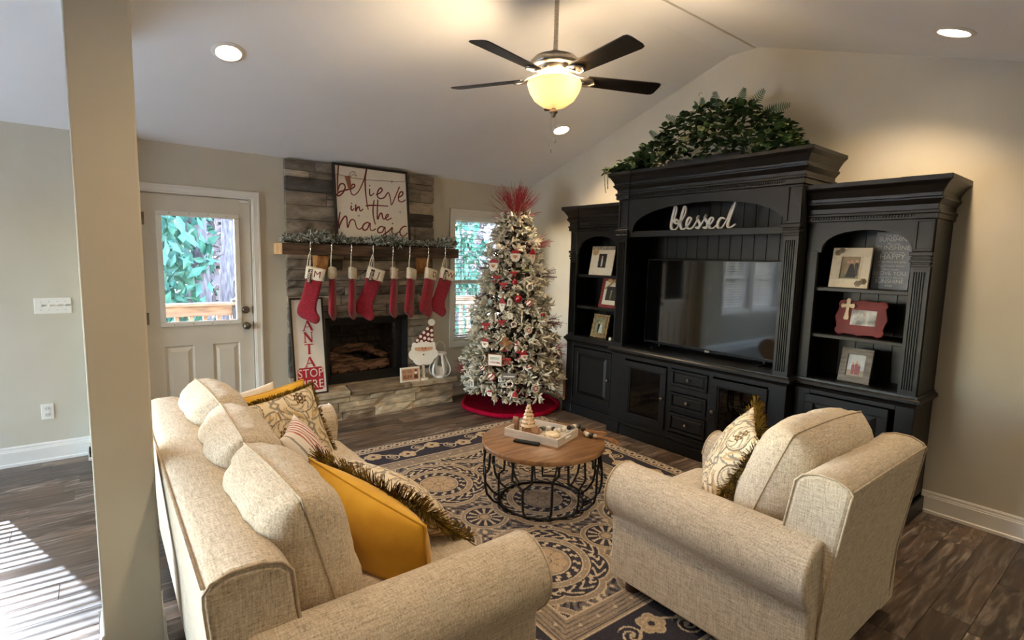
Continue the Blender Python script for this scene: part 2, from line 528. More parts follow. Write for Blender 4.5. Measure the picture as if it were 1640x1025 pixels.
struct(b2.build('baseboard_back', m_trim, fix=True), 'white baseboard on either side of the fireplace', 'baseboard')
b3 = MB(); base_y(b3, YN, 0, 0)
struct(b3.build('baseboard_right', m_trim, fix=True), 'white baseboard along the gable wall', 'baseboard')
b4 = MB()
for (x0, x1, yy, s_) in ((-4.312, -4.095, -2.59, 1),):
    b4.prism([(yy + s_ * d * .8, z) for d, z in BB], x0, x1, 'x')
for xx, s_ in ((-4.297, -1), (-4.110, 1)):
    b4.prism([(xx + s_ * d * .8, z) for d, z in BB], -2.78, -2.575, 'y')
struct(b4.build('baseboard_column', m_trim, fix=True), 'white baseboard wrapped round the foot of the post', 'baseboard')

# ------------------------------------------------------------------ door
def casing(mb, x0, x1, z1, wd=.066, z0=0, y=0):
    """picture-frame casing with a stepped face on a wall at y"""
    for (a, b, t) in ((0, wd, .012), (.012, wd - .004, .018), (wd - .016, wd, .022)):
        mb.box(x0 - b, x0 - a, y - t, y, z0, z1 + b); mb.box(x1 + a, x1 + b, y - t, y, z0, z1 + b)
        mb.box(x0 - a, x1 + a, y - t, y, z1 + a, z1 + b)
    return mb
dx0, dx1, _, dz1 = DOOR
struct(casing(MB(), dx0, dx1, dz1).build('trim_2', m_trim, bevel=.002), 'white moulded casing round the glazed back door', 'trim')
d = thing('door_1', 'off white back door with a tall glass light and two raised panels', 'door', (dx0, 0, 0), kind='structure')
gx0, gx1, gz0, gz1 = -3.812, -3.275, 1.0, 1.885
sl_ = MB(); yb, yf = .055, .012
ax0, ax1 = dx0 + .004, dx1 - .008
wall_cells(sl_, ax0, ax1, .012, 2.047, [(gx0, gx1, gz0, gz1), (-3.826, -3.613, .20, .80), (-3.475, -3.262, .20, .80)], yf, yb)
sl_.build('slab', m_door, d)
for a, b_ in ((-3.826, -3.613), (-3.475, -3.262)):
    p = MB(); p.box(a, b_, yf + .014, yb - .002, .20, .80)
    e = .018; q = .05
    vs = []; 
    for k, (ins, yy) in enumerate(((0, yf + .002), (e * .5, yf + .013), (e, yf + .013), (q, yf + .001), (q + .001, yf + .001))):
        vs += [(a + ins, yy, .20 + ins), (b_ - ins, yy, .20 + ins), (b_ - ins, yy, .80 - ins), (a + ins, yy, .80 - ins)]
    fs = []
    for k in range(4):
        for i in range(4):
            fs.append((k * 4 + i, k * 4 + (i + 1) % 4, (k + 1) * 4 + (i + 1) % 4, (k + 1) * 4 + i))
    fs.append((16, 17, 18, 19))
    p.add(vs, fs); p.build('raised_panel', m_door, d)
fr = MB()
def rect_frame(mb, x0, x1, z0, z1, w_, y0, y1):
    mb.box(x0, x1, y0, y1, z0, z0 + w_); mb.box(x0, x1, y0, y1, z1 - w_, z1)
    mb.box(x0, x0 + w_, y0, y1, z0 + w_, z1 - w_); mb.box(x1 - w_, x1, y0, y1, z0 + w_, z1 - w_)
    return mb
rect_frame(fr, gx0 - .035, gx1 + .035, gz0 - .035, gz1 + .03, .04, -.004, .02)
gf = fr.build('glass_frame', m_trim, d, bevel=.006, seg=2)
for i in range(4):
    for zz in (gz0 - .018, gz1 + .013):
        xx = gx0 + .06 + i * (gx1 - gx0 - .12) / 3
        MB().lathe([(.005, 0), (.005, .003), (.001, .004)], (0, 0, 0), 8, T((xx, -.004, zz)) @ R(0, 90)).build('screw', m_nickel, gf)
MB().box(gx0, gx1, .03, .034, gz0, gz1).build('pane', m_glass, d)
def knob(z, prof):
    k = MB().lathe(prof, (0, 0, 0), 20, T((-3.206, yf, z)) @ R(0, 90)); return k
knob(1.086, [(.032, 0), (.032, .008), (.026, .018), (.02, .02), (.02, .022), (.001, .023)]).build('deadbolt', m_bronze, d, smooth='auto')
knob(.945, [(.032, 0), (.031, .008), (.014, .012), (.012, .03), (.026, .036), (.031, .05), (.026, .062), (.012, .068), (.001, .069)]).build('knob', m_bronze, d, smooth='auto')
MB().box(-3.152, -3.146, .004, .03, 1.05, 1.12).build('strike_plate', m_bronze, d)
MB().box(-3.152, -3.146, .004, .03, .91, .98).build('strike_plate', m_bronze, d)
for z in (.25, 1.04, 1.844):
    hg = MB().box(ax0 - .006, ax0 + .02, yf - .003, yf, z - .05, z + .05); hg.lathe([(.006, 0), (.006, .1)], (ax0 - .003, yf - .006, z - .05), 8)
    hg.build('hinge', m_bronze, d)
MB().box(dx0 - .002, dx1 + .002, .0, .12, -.004, .012).build('threshold', m_nickel, d)
jb = MB(); jb.box(dx0, dx0 + .002, .0, .12, 0, dz1); jb.box(dx1 - .002, dx1, .0, .12, 0, dz1); jb.box(dx0, dx1, .0, .12, dz1 - .003, dz1); jb.box(dx1 - .012, dx1 - .002, .056, .075, 0, dz1); jb.box(dx0, dx1, .056, .075, dz1 - .012, dz1)
jb.build('jamb', m_trim, d)
s_ = thing('door_sensor', 'small white alarm sensor at the top corner of the back door', 'sensor', (-3.197, yf, 2.02))
MB().box(-3.232, -3.163, -.006, yf, 2.018, 2.044).build('case', m_plastic, s_, bevel=.003)
MB().box(-3.158, -3.148, -.004, yf, 2.014, 2.05).build('magnet', m_plastic, s_, bevel=.002)

# ------------------------------------------------------------------ windows with blinds
m_vinyl = mat('window_vinyl', srgb(228, 225, 218), .4, c2=srgb(232, 229, 223), scale=5)
m_slat = mat('blind_slat', srgb(226, 224, 220), .5, c2=srgb(232, 230, 226), scale=9)
def window(n, x0, x1, z0, z1, label, bl_label, tilt, blind_to, sill=True, pitch=.047):
    wv = thing('window_%d' % n, label, 'window', ((x0 + x1) / 2, .06, z0), kind='structure')
    zm = (z0 + z1) / 2 - .05
    rect_frame(MB(), x0, x1, z0, z1, .03, .05, .11).build('window_frame', m_vinyl, wv, bevel=.003)
    for nm, a, b_, ya in (('lower_sash', z0 + .03, zm + .03, .06), ('upper_sash', zm - .01, z1 - .03, .085)):
        sh = rect_frame(MB(), x0 + .03, x1 - .03, a, b_, .038, ya, ya + .022).build(nm, m_vinyl, wv, bevel=.003)
        MB().box(x0 + .068, x1 - .068, ya + .009, ya + .012, a + .038, b_ - .038).build('pane', m_glass, sh)
    lk = MB().box((x0 + x1) / 2 - .03, (x0 + x1) / 2 + .03, .045, .062, zm + .03, zm + .045); lk.build('sash_lock', m_vinyl, wv, bevel=.003)
    rv = MB(); rv.box(x0 - .001, x0 + .012, 0, .06, z0, z1); rv.box(x1 - .012, x1 + .001, 0, .06, z0, z1); rv.box(x0, x1, 0, .06, z1 - .012, z1 + .001); rv.box(x0, x1, 0, .06, z0 - .001, z0 + .012)
    rv.build('reveal', m_trim, wv)
    cs = MB()
    for (a, b_, t) in ((0, .06, .012), (.014, .056, .018), (.046, .06, .021)):
        cs.box(x0 - b_, x0 - a, -t, 0, z0 - b_, z1 + b_); cs.box(x1 + a, x1 + b_, -t, 0, z0 - b_, z1 + b_)
        cs.box(x0 - a, x1 + a, -t, 0, z1 + a, z1 + b_); cs.box(x0 - a, x1 + a, -t, 0, z0 - b_, z0 - a)
    cs.build('casing', m_trim, wv, bevel=.002)
    bl = thing('window_blind', bl_label, 'blind', ((x0 + x1) / 2, .026, z1))
    MB().box(x0 + .014, x1 - .014, .004, .052, z1 - .062, z1 - .013).build('headrail', m_slat, bl, bevel=.003)
    wdt = x1 - x0 - .036
    sm = MB(); dpt = .048
    prof = [(-dpt / 2, 0), (-dpt / 4, .003), (0, .004), (dpt / 4, .003), (dpt / 2, 0)]
    vs = []; fs = []
    for zz in (0, .0022):
        for a, b_ in prof:
            for xx in (-wdt / 2, wdt / 2): vs.append((xx, a, b_ + zz))
    for lvl in (0, 10):
        for i in range(4): fs.append((lvl + 2 * i, lvl + 2 * i + 1, lvl + 2 * i + 3, lvl + 2 * i + 2))
    for i in range(4):
        fs.append((2 * i, 2 * i + 2, 10 + 2 * i + 2, 10 + 2 * i)); fs.append((2 * i + 1, 11 + 2 * i, 13 + 2 * i, 3 + 2 * i))
    fs += [(0, 10, 11, 1), (8, 9, 19, 18)]
    sm.add(vs, fs); me = sm.mesh('slat'); me.materials.append(m_slat)
    z = z1 - .085
    while z > blind_to + .03:
        mesh_obj('slat', me, bl, (0, 0, z - z1), (radians(tilt), 0, 0)); z -= pitch
    MB().box(x0 + .02, x1 - .02, .002, .05, blind_to, blind_to + .02).build('bottom_rail', m_slat, bl, bevel=.003)
    for xx in (x0 + .13, x1 - .13):
        ld = MB(); ld.tube([(xx, .001, z1 - .06), (xx, .001, blind_to + .01)], .0016, 6); ld.tube([(xx, .053, z1 - .06), (xx, .053, blind_to + .01)], .0016, 6)
        ld.build('ladder_cord', m_slat, bl)
    MB().tube([(x0 + .09, -.006, z1 - .06), (x0 + .09, -.01, z1 - .75)], .004, 8).build('tilt_wand', m_slat, bl)
    return wv
window(1, *WIN1, 'white double hung window between the fireplace and the Christmas tree', 'white slatted blind hanging in the window behind the Christmas tree', 3, WIN1[2] + .016)
window(4, *WINL[0], 'white double hung window added in the far left corner for daylight', 'white slatted blind in the added far left corner window', 12, WINL[0][2] + .016)  # unseen extra window, added to let more daylight in at the left
window(2, *WINL[1], 'white double hung window farthest left on the back wall', 'white slatted blind in the farthest left window', 12, WINL[1][2] + .016)
window(3, *WINL[2], 'white double hung window left of the switch plate', 'white slatted blind in the window left of the switch plate', 12, WINL[2][2] + .016)
# unseen glazing added to the far left wall to bring in side daylight
for n_, yc, lb in ((5, -1.4, 'white framed glazing added in the far left wall for daylight'),):
    sg = thing('window_%d' % n_, lb, 'window', (XL, yc, 0), kind='structure')
    pf = MB()
    for a, b_ in ((yc - 1.0, yc + .02), (yc - .02, yc + 1.0)):
        pf.box(XL - .09, XL - .03, a, a + .07, .05, 2.1); pf.box(XL - .09, XL - .03, b_ - .07, b_, .05, 2.1)
        pf.box(XL - .09, XL - .03, a + .07, b_ - .07, .05, .15); pf.box(XL - .09, XL - .03, a + .07, b_ - .07, 2.0, 2.1)
    pf.build('added_glass_frame', m_vinyl, sg)
    for a, b_ in ((yc - .93, yc - .05), (yc + .05, yc + .93)): MB().box(XL - .064, XL - .06, a, b_, .15, 2.0).build('pane', m_glass, sg)

# ------------------------------------------------------------------ outlets, switches
def plate(name, x, z, w_, h_, label, cat, n):
    t_ = thing(name, label, cat, (x, 0, z))
    MB().box(x - w_ / 2, x + w_ / 2, -.006, 0, z - h_ / 2, z + h_ / 2).build('cover_plate', m_plastic, t_, bevel=.003)
    return t_
sp = plate('light_switch', -4.505, 1.168, .21, .118, 'wide white plate of four light switches on the left wall', 'switch', 4)
for i in range(4):
    x = -4.505 + (i - 1.5) * .046
    MB().box(x - .005, x + .005, -.018, -.004, 1.168 - .004, 1.168 + .012, ).build('toggle', m_plastic, sp, bevel=.002)
    for dz in (-.03, .03): MB().lathe([(.003, 0), (.003, .0015)], (0, 0, 0), 8, T((x, -.006, 1.168 + dz)) @ R(0, 90)).build('screw', m_nickel, sp)
op = plate('wall_outlet', -4.58, .378, .072, .118, 'white duplex outlet low on the left wall', 'outlet', 1)
for dz in (-.024, .024):
    f_ = MB().lathe([(.017, 0), (.017, .003)], (0, 0, 0), 16, T((-4.58, -.006, .378 + dz)) @ R(0, 90)).build('socket', mat('socket_white', srgb(214, 210, 200), .4), op)
    sk = MB()
    for xx in (-.007, .007): sk.box(-4.58 + xx - .0012, -4.58 + xx + .0012, -.0096, -.009, .378 + dz - .003, .378 + dz + .007)
    sk.build('slots', m_black, f_)
o2 = thing('wall_outlet', 'white outlet with a black plug beside the black cabinet', 'outlet', (0, -.714, .40))
MB().box(-.006, 0, -.75, -.678, .345, .46).build('cover_plate', m_plastic, o2, bevel=.003)
MB().box(-.05, -.006, -.745, -.683, .36, .395).build('plug', m_black, o2, bevel=.006)
# ------------------------------------------------------------------ outdoors: deck, rail, wood
m_deckw = mat('weathered_deck_wood', srgb(104, 80, 62), .8, c2=srgb(140, 112, 90), scale=4, stretch=(1, 8, 8), rnd=.12)
m_bark = mat('tree_bark', srgb(70, 62, 64), .95, c2=srgb(112, 104, 106), scale=6, stretch=(3, 3, .6), bump=.4, rnd=.2)
m_leafout = mat('evergreen_leaves', srgb(30, 74, 58), .6, c2=srgb(58, 108, 84), scale=3, rnd=.15)
m_leafpale = mat('pale_dry_leaves', srgb(120, 104, 104), .7, c2=srgb(158, 142, 140), scale=2, rnd=.1)
gr = MB().box(-40, 60, .13, 70, -1.3, -1.2).build('ground', mat('leaf_litter', srgb(96, 80, 66), .95, c2=srgb(132, 112, 96), scale=3, bump=.3))
struct(gr, 'leaf covered ground outside the back door', 'ground')
dk = thing('deck', 'weathered wooden deck with a railing outside the back door', 'deck', (-2, .13, -.2))
for i in range(18):
    MB().box(-4.9, 2.2, .14 + i * .145, .14 + i * .145 + .138, -.06, -.03).build('deck_board', m_deckw, dk)
MB().box(-4.9, 2.2, 2.02, 2.06, .83, .955).build('rail_board', m_deckw, dk, bevel=.004)
MB().box(-4.9, 2.2, 1.96, 2.10, .955, .985).build('rail_cap', m_deckw, dk, bevel=.004)
MB().box(-4.9, 2.2, 2.02, 2.06, .06, .14).build('bottom_rail', m_deckw, dk)
x = -4.85
while x < 2.2:
    MB().box(x, x + .045, 2.06, 2.10, .06, .9).build('baluster', m_deckw, dk); x += .145
for x in (-4.9, -2.95, -.9, 1.1):
    MB().box(x, x + .09, 2.0, 2.09, -1.2, 1.02).build('rail_post', mat('dark_post', srgb(52, 50, 54), .7, c2=srgb(62, 60, 62)) if x == -2.95 else m_deckw, dk)
pr = thing('sun_blocking_roof', 'unseen roof added over the deck to block the sun', 'roof', (-2, .14, 2.7))  # added out of view to keep direct sun off the door and right window
MB().prism([(.13, 2.95), (3.05, 2.62), (3.05, 2.72), (.13, 3.05)], -4.75, 2.3, 'x').build('roof_slab', mat('soffit_white', srgb(206, 206, 204), .8, c2=srgb(214, 214, 211), scale=2), pr, fix=True)
for x in (-4.7, 2.15): MB().box(x, x + .1, 2.88, 2.98, -1.2, 2.65).build('roof_post', m_trim, pr)
# a white slatted garden chair on the deck, seen through the right window
gc = thing('garden_chair', 'white slatted garden chair on the deck beyond the right window', 'chair', (.55, 1.05, -.03))
mw = mat('garden_white', srgb(224, 228, 234), .5, c2=srgb(232, 236, 240))
for x in (.3, .78):
    for yy in (.85, 1.25): MB().box(x, x + .05, yy, yy + .05, -.03, .40 if yy < 1 else .92).build('leg', mw, gc)
    MB().box(x - .02, x + .07, .82, 1.32, .58, .605).build('armrest', mw, gc); MB().box(x, x + .05, .85, .9, .40, .58).build('arm_post', mw, gc)
for i in range(5): MB().box(.3, .83, .85 + i * .09, .85 + i * .09 + .075, .38, .405).build('seat_slat', mw, gc)
for i in range(6): MB().box(.36 + i * .075, .36 + i * .075 + .055, 1.27, 1.29, .44, .92).build('back_slat', mw, gc)
lrng = random.Random(11)
def leaf_cloud(c, rx, ry, rz, n, s, seed):
    r_ = random.Random(seed); mb = MB()
    for i in range(n):
        while True:
            p = Vector((r_.uniform(-1, 1), r_.uniform(-1, 1), r_.uniform(-1, 1)))
            if p.length < 1: break
        p = Vector((c[0] + p.x * rx, c[1] + p.y * ry, c[2] + p.z * rz))
        q = Euler((r_.uniform(0, 6), r_.uniform(0, 6), r_.uniform(0, 6))).to_matrix()
        l = s * r_.uniform(.6, 1.3)
        vs = [p + q @ Vector(v) for v in ((-l, 0, 0), (0, -l * .45, .1 * l), (l, 0, 0), (0, l * .45, .1 * l))]
        mb.add(vs, [(0, 1, 2), (0, 2, 3)])
    return mb
def wood_tree(i, x, y, r, h, leafy, label):
    t_ = thing('forest_tree', label, 'tree', (x, y, -1.2), 'trees in the wood behind the house')
    pts = []; k = 7; rr = random.Random(i)
    for j in range(k): pts.append((x + rr.uniform(-.1, .1) * j * .5, y + rr.uniform(-.1, .1) * j * .5, -1.2 + h * j / (k - 1)))
    tr = MB().tube(pts, [r * (1 - .55 * j / (k - 1)) for j in range(k)], 9); 
    for b_ in range(9):
        zz = rr.uniform(1.0, h * .8); a = rr.uniform(0, 2 * pi); l = rr.uniform(.5, 1.0)
        tr.tube([(x, y, zz), (x + cos(a) * l * .5, y + sin(a) * l * .5, zz + l * .3), (x + cos(a) * l, y + sin(a) * l, zz + l * .5)], [r * .25, r * .15, r * .05], 5)
    tr.build('trunk', m_bark, t_, smooth=True)
    if leafy:
        f = leaf_cloud((x, y, 2.0), 1.15, 1.0, 3.4, 1300, .17, i).build('foliage', m_leafout if leafy == 1 else m_leafpale, t_); f['kind'] = 'stuff'
TR = [(-3.4, 7.5, .13, 9, 1), (-2.5, 8.0, .24, 11, 0), (-1.8, 8.8, .17, 10, 0), (-3.0, 10.2, .1, 9, 1), (-1.0, 11.5, .2, 12, 2), (-2.2, 13.0, .18, 12, 1), (.4, 12.5, .14, 12, 1), (-.6, 15.5, .2, 13, 2), (-3.4, 15.8, .2, 13, 2), (1.6, 17, .2, 13, 1),
      (2.4, 6.2, .14, 9, 1), (3.5, 7.2, .18, 10, 0), (4.6, 8.2, .16, 11, 2), (4.2, 10.0, .2, 11, 1), (6.2, 10.6, .2, 12, 1), (5.6, 13, .16, 12, 2), (7.6, 13, .22, 12, 1), (9.0, 16, .22, 13, 2), (6.8, 17, .22, 13, 1), (3.2, 13.6, .18, 12, 1)]
words_ = ['slim bare trunk', 'thick bare trunk', 'pale barked trunk', 'thin leaning trunk', 'wide bare trunk', 'tall dark trunk', 'bare straight trunk', 'tall thick trunk']
words_ += ['tall leafy crown', 'broad leafy crown']
for i, (x, y, r, h, lf) in enumerate(TR):
    via = 'seen through the door glass' if i < 10 else 'seen through the right window'
    wood_tree(i, x, y, r, h, lf, '%s of a forest tree %s' % (words_[i % 10], via))

pt = MB().box(-16, -4.95, .13, 9, -.12, -.06); pt.box(-16, XL - .13, -8, .13, -.12, -.06)  # unseen reflector slab, added to bounce sunlight up through the left glass
struct(pt.build('bounce_patio', mat('bounce_slab_pale', srgb(214, 214, 212), .9, c2=srgb(226, 226, 224), scale=3, bump=.1)), 'pale slab added outside the left windows to bounce sunlight in', 'bounce_patio')
# ------------------------------------------------------------------ fireplace
def stone_mat(name, cols):
    m = bpy.data.materials.new(name); MATS[name] = m; m.use_nodes = True
    N = m.node_tree.nodes; L = m.node_tree.links; b = N['Principled BSDF']; b.inputs['Roughness'].default_value = .92; b.inputs['Specular IOR Level'].default_value = .2
    oi = N.new('ShaderNodeObjectInfo'); wn = N.new('ShaderNodeTexWhiteNoise'); wn.noise_dimensions = '1D'; L.new(oi.outputs['Random'], wn.inputs['W'])
    rp = N.new('ShaderNodeValToRGB'); rp.color_ramp.interpolation = 'LINEAR'; e = rp.color_ramp.elements
    e[0].position = 0; e[0].color = cols[0]; e[1].position = 1; e[1].color = cols[-1]
    for i, c in enumerate(cols[1:-1]): k = e.new((i + 1) / (len(cols) - 1)); k.color = c
    L.new(wn.outputs['Value'], rp.inputs['Fac'])
    tc = N.new('ShaderNodeTexCoord'); mp = N.new('ShaderNodeMapping'); mp.inputs['Scale'].default_value = (1, 1, 2.4); L.new(tc.outputs['Object'], mp.inputs['Vector'])
    z = N.new('ShaderNodeTexNoise'); z.inputs['Scale'].default_value = 7; z.inputs['Detail'].default_value = 7; L.new(mp.outputs[0], z.inputs['Vector'])
    mr = N.new('ShaderNodeMapRange'); mr.inputs['From Min'].default_value = .3; mr.inputs['From Max'].default_value = .7; mr.inputs['To Min'].default_value = .62; mr.inputs['To Max'].default_value = 1.35; L.new(z.outputs['Fac'], mr.inputs['Value'])
    hs = N.new('ShaderNodeHueSaturation'); L.new(rp.outputs[0], hs.inputs['Color']); L.new(mr.outputs[0], hs.inputs['Value']); L.new(hs.outputs[0], b.inputs['Base Color'])
    bz = N.new('ShaderNodeTexNoise'); bz.inputs['Scale'].default_value = 26; bz.inputs['Detail'].default_value = 4; L.new(mp.outputs[0], bz.inputs['Vector'])
    bp = N.new('ShaderNodeBump'); bp.inputs['Strength'].default_value = .8; bp.inputs['Distance'].default_value = .012; L.new(bz.outputs['Fac'], bp.inputs['Height']); L.new(bp.outputs[0], b.inputs['Normal'])
    return m
m_stone = stone_mat('ledge_stone', [srgb(*c) for c in ((88, 83, 78), (152, 140, 124), (112, 105, 97), (186, 172, 150), (132, 122, 110), (166, 152, 132), (100, 93, 88))])
m_stoneh = stone_mat('hearth_stone', [srgb(*c) for c in ((140, 124, 102), (202, 186, 158), (160, 144, 120), (214, 200, 172), (178, 163, 138))])
m_mortar = mat('mortar', srgb(66, 60, 54), .95, c2=srgb(80, 74, 66), scale=20)
fp = thing('fireplace', 'stacked stone fireplace with a raised stone hearth and black firebox', 'fireplace', (-2.09, 0, 0))
SX0, SX1 = -2.863, -1.335
bk = wall_cells(MB(), SX0 + .012, SX1 - .012, .0, 2.44, [(FIRE[0], FIRE[1], FIRE[2], FIRE[3])], -.03, 0)
bk.build('mortar_bed', m_mortar, fp)
srn = random.Random(21)
def stone(x0, x1, y0, y1, z0, z1, m, jag=.004, rec=.015):
    """a rough block: front face (y0) subdivided and pushed about"""
    mb = MB(); nx = max(2, min(6, int((x1 - x0) / .07) + 1)); nz = 2
    idx = {}
    vs = []
    for i in range(nx + 1):
        for k in range(nz + 1):
            e = (i in (0, nx)) or (k in (0, nz))
            x = x0 + (x1 - x0) * i / nx; z = z0 + (z1 - z0) * k / nz
            yy = y0 + (rec if e else 0) + srn.uniform(-jag, jag)
            if 0 < i < nx: z += srn.uniform(-.5, .5) * jag
            idx[i, k] = len(vs); vs.append((x, yy, z))
    n0 = len(vs)
    vs += [(x0, y1, z0), (x1, y1, z0), (x1, y1, z1), (x0, y1, z1)]
    fs = []
    for i in range(nx):
        for k in range(nz):
            fs.append((idx[i, k], idx[i + 1, k], idx[i + 1, k + 1], idx[i, k + 1]))
    fs.append(tuple([n0] + [n0 + 1] + [idx[i, 0] for i in range(nx, -1, -1)]))
    fs.append(tuple([n0 + 3] + [idx[i, nz] for i in range(nx + 1)] + [n0 + 2]))
    fs.append((n0 + 3, n0, idx[0, 0], idx[0, 1], idx[0, 2])); fs.append((n0 + 1, n0 + 2, idx[nx, 2], idx[nx, 1], idx[nx, 0]))
    mb.add(vs, fs)
    o = mb.build('stone', m, fp); return o
z = .29
while z < 2.43:
    h = srn.choice((.06, .085, .10, .115, .125, .135))
    if z + h > 2.40: h = 2.44 - z
    if z < FIRE[2] + .01 or True:
        segs = [(SX0, SX1)]
        if z < FIRE[3] - .01 and z + h > FIRE[2]:
            if z + h > FIRE[3] + .03: h = FIRE[3] - z + .005
            segs = [(SX0, FIRE[0]), (FIRE[1], SX1)]
        for a, b_ in segs:
            x = a
            while x < b_ - .01:
                l = srn.uniform(.2, .6)
                if b_ - (x + l) < .10: l = b_ - x
                if h > .12 and srn.random() < .3 and l > .2:
                    hh = h * srn.uniform(.4, .6)
                    stone(x + .003, x + l - .003, -.055 - srn.uniform(-.010, .014), -.002, z + .003, z + hh - .003, m_stone)
                    stone(x + .003, x + l - .003, -.055 - srn.uniform(-.010, .014), -.002, z + hh + .003, z + h - .003, m_stone)
                else:
                    stone(x + .003, x + l - .003, -.055 - srn.uniform(-.010, .016), -.002, z + .003, z + h - .003, m_stone)
                x += l
    z += h
# hearth
HX0, HX1, HF, HT = -2.90, -1.185, -.245, .29
MB().box(HX0 + .012, HX1 - .012, HF + .022, 0, 0, .235).build('hearth_core', m_mortar, fp)
rows = [(0, .085), (.085, .175), (.175, .238)]
for (a, b_) in rows:
    x = HX0
    while x < HX1 - .01:
        l = srn.uniform(.2, .5)
        if HX1 - (x + l) < .13: l = HX1 - x
        stone(x + .003, x + l - .003, HF - srn.uniform(-.008, .012), HF + .10, a + .002, b_ - .002, m_stoneh, .004, .008)
        x += l
def side_stone(y0, y1, z0, z1):
    mb = MB().box(HX1 - .1, HX1 + srn.uniform(-.006, .008), y0, y1, z0, z1); mb.build('stone', m_stoneh, fp, bevel=.006)
for (a, b_) in rows: side_stone(HF + .105, -.002, a + .003, b_ - .003)
xs = [-2.94, -2.36, -1.72, -1.145]
for i in range(3):
    vs = []; n_ = 7
    x0, x1 = xs[i] + .004, xs[i + 1] - .004
    mb = MB(); skew = .05
    fr_ = [(x0 + (x1 - x0) * j / n_ - skew * 0, HF - .035 + srn.uniform(-.007, .007)) for j in range(n_ + 1)]
    poly = fr_ + [(x1 + (skew if i < 2 else 0), -.002 if i != 9 else .08), (x0 + (skew if i else 0), -.002)]
    mb.prism(poly, .238, HT, 'z'); mb.build('hearth_slab', m_stoneh, fp, bevel=.008, fix=True)
MB().box(FIRE[0], FIRE[1], -.002, .09, .27, HT).build('hearth_inset', m_stoneh, fp)
# firebox
m_fire = mat('firebox_black', srgb(12, 12, 12), .6, c2=srgb(20, 19, 18), scale=14)
m_brick = mat('firebox_brick', srgb(58, 52, 46), .95, c2=srgb(84, 76, 68), scale=18, bump=.4, rnd=.25)
f0, f1, fz0, fz1 = FIRE
fb = MB(); fb.box(f0 - .0, f0 + .012, -.05, .09, HT, fz1); fb.box(f1 - .012, f1, -.05, .09, HT, fz1); fb.box(f0, f1, -.05, .09, fz1 - .012, fz1)
fb.build('metal_surround', m_fire, fp)
fc = MB(); rect_frame(fc, f0 + .012, f1 - .012, HT, fz1 - .012, .07, .075, .09); fc.box(f0 + .08, f1 - .08, .07, .09, HT + .06, HT + .10); fc.build('metal_face', m_fire, fp, bevel=.003)
fbx = MB(); fbx.box(f0, f0 + .05, .09, .55, HT, fz1); fbx.box(f1 - .05, f1, .09, .55, HT, fz1); fbx.box(f0, f1, .53, .55, HT, fz1); fbx.box(f0, f1, .09, .55, HT - .02, HT); fbx.box(f0, f1, .09, .55, fz1 - .03, fz1)
fbx.build('firebox_shell', m_fire, fp)
for r_ in range(9):
    zz = HT + .01 + r_ * .066; x = f0 + .05 - (.1 if r_ % 2 else 0)
    while x < f1 - .05:
        a, b_ = max(x, f0 + .05), min(x + .2, f1 - .05)
        if b_ - a > .02: MB().box(a + .003, b_ - .003, .505, .53, zz + .003, zz + .063).build('brick', m_brick, fp)
        x += .2
    for sx in (f0 + .05, f1 - .07):
        yy = .1 - (.1 if r_ % 2 else 0)
        while yy < .5:
            a, b_ = max(yy, .1), min(yy + .2, .505)
            if b_ - a > .02: MB().box(sx, sx + .02, a + .003, b_ - .003, zz + .003, zz + .063).build('brick', m_brick, fp)
            yy += .2
m_log = mat('ceramic_log', srgb(70, 50, 38), .95, c2=srgb(148, 112, 88), scale=9, stretch=(1, 4, 4), bump=.6, bscale=30, rnd=.15)
def log(pts, r_):
    pp = smooth_path(pts, 4); rr = [r_ * (1 + .18 * mnoise.noise(Vector(p) * 14)) for p in pp]
    MB().tube(pp, rr, 10).build('fire_log', m_log, fp, smooth=True)
log([(-2.40, .16, .43), (-2.2, .15, .425), (-2.0, .16, .43), (-1.78, .17, .44)], .06)
log([(-2.38, .26, .50), (-2.2, .22, .49), (-2.05, .20, .47)], .04)
log([(-1.76, .22, .50), (-1.88, .30, .55), (-1.98, .36, .60)], .038)
log([(-2.42, .24, .58), (-2.26, .3, .52), (-2.12, .3, .50)], .035)
log([(-2.3, .40, .55), (-2.05, .40, .60), (-1.85, .42, .56)], .05)
gt = MB()
for i in range(6): gt.box(-2.36 + i * .11, -2.345 + i * .11, .10, .40, .355, .37); gt.box(-2.36 + i * .11, -2.345 + i * .11, .095, .11, .30, .42)
gt.box(-2.4, -1.76, .12, .135, .355, .37); gt.build('grate', m_dark, fp)
# mantel shelf and corbels
m_mantel = mat('dark_barn_wood', srgb(52, 36, 26), .8, c2=srgb(98, 74, 54), scale=5, stretch=(1, 9, 9), detail=6, bump=.35, bscale=14)
m_cedar = mat('raw_cedar', srgb(150, 96, 48), .7, c2=srgb(196, 140, 82), scale=6, stretch=(5, 5, 1), bump=.15)
ms = thing('mantel_shelf', 'dark rough sawn wooden mantel beam above the fireplace', 'shelf', (-2.05, -.06, 1.585))
MB().box(-2.952, -1.139, -.25, -.06, 1.585, 1.685).build('beam', m_mantel, ms, bevel=.004)
MB().box(-2.959, -2.952, -.25, 0, 1.586, 1.684).build('end_grain', mat('pale_end_grain', srgb(196, 150, 100), .7, c2=srgb(222, 184, 138), scale=12, stretch=(1, 3, 1)), ms)
MB().box(-2.952, -2.872, -.06, -.001, 1.586, 1.684).build('beam_return', m_mantel, ms); MB().box(-1.328, -1.139, -.06, -.001, 1.586, 1.684).build('beam_return', m_mantel, ms)
for a in (-2.64, -1.565):
    MB().prism([(-.072, 1.582), (-.20, 1.582), (-.20, 1.545), (-.17, 1.48), (-.13, 1.43), (-.072, 1.41)], a, a + .11, 'x').build('corbel', m_cedar, ms, bevel=.006, fix=True)
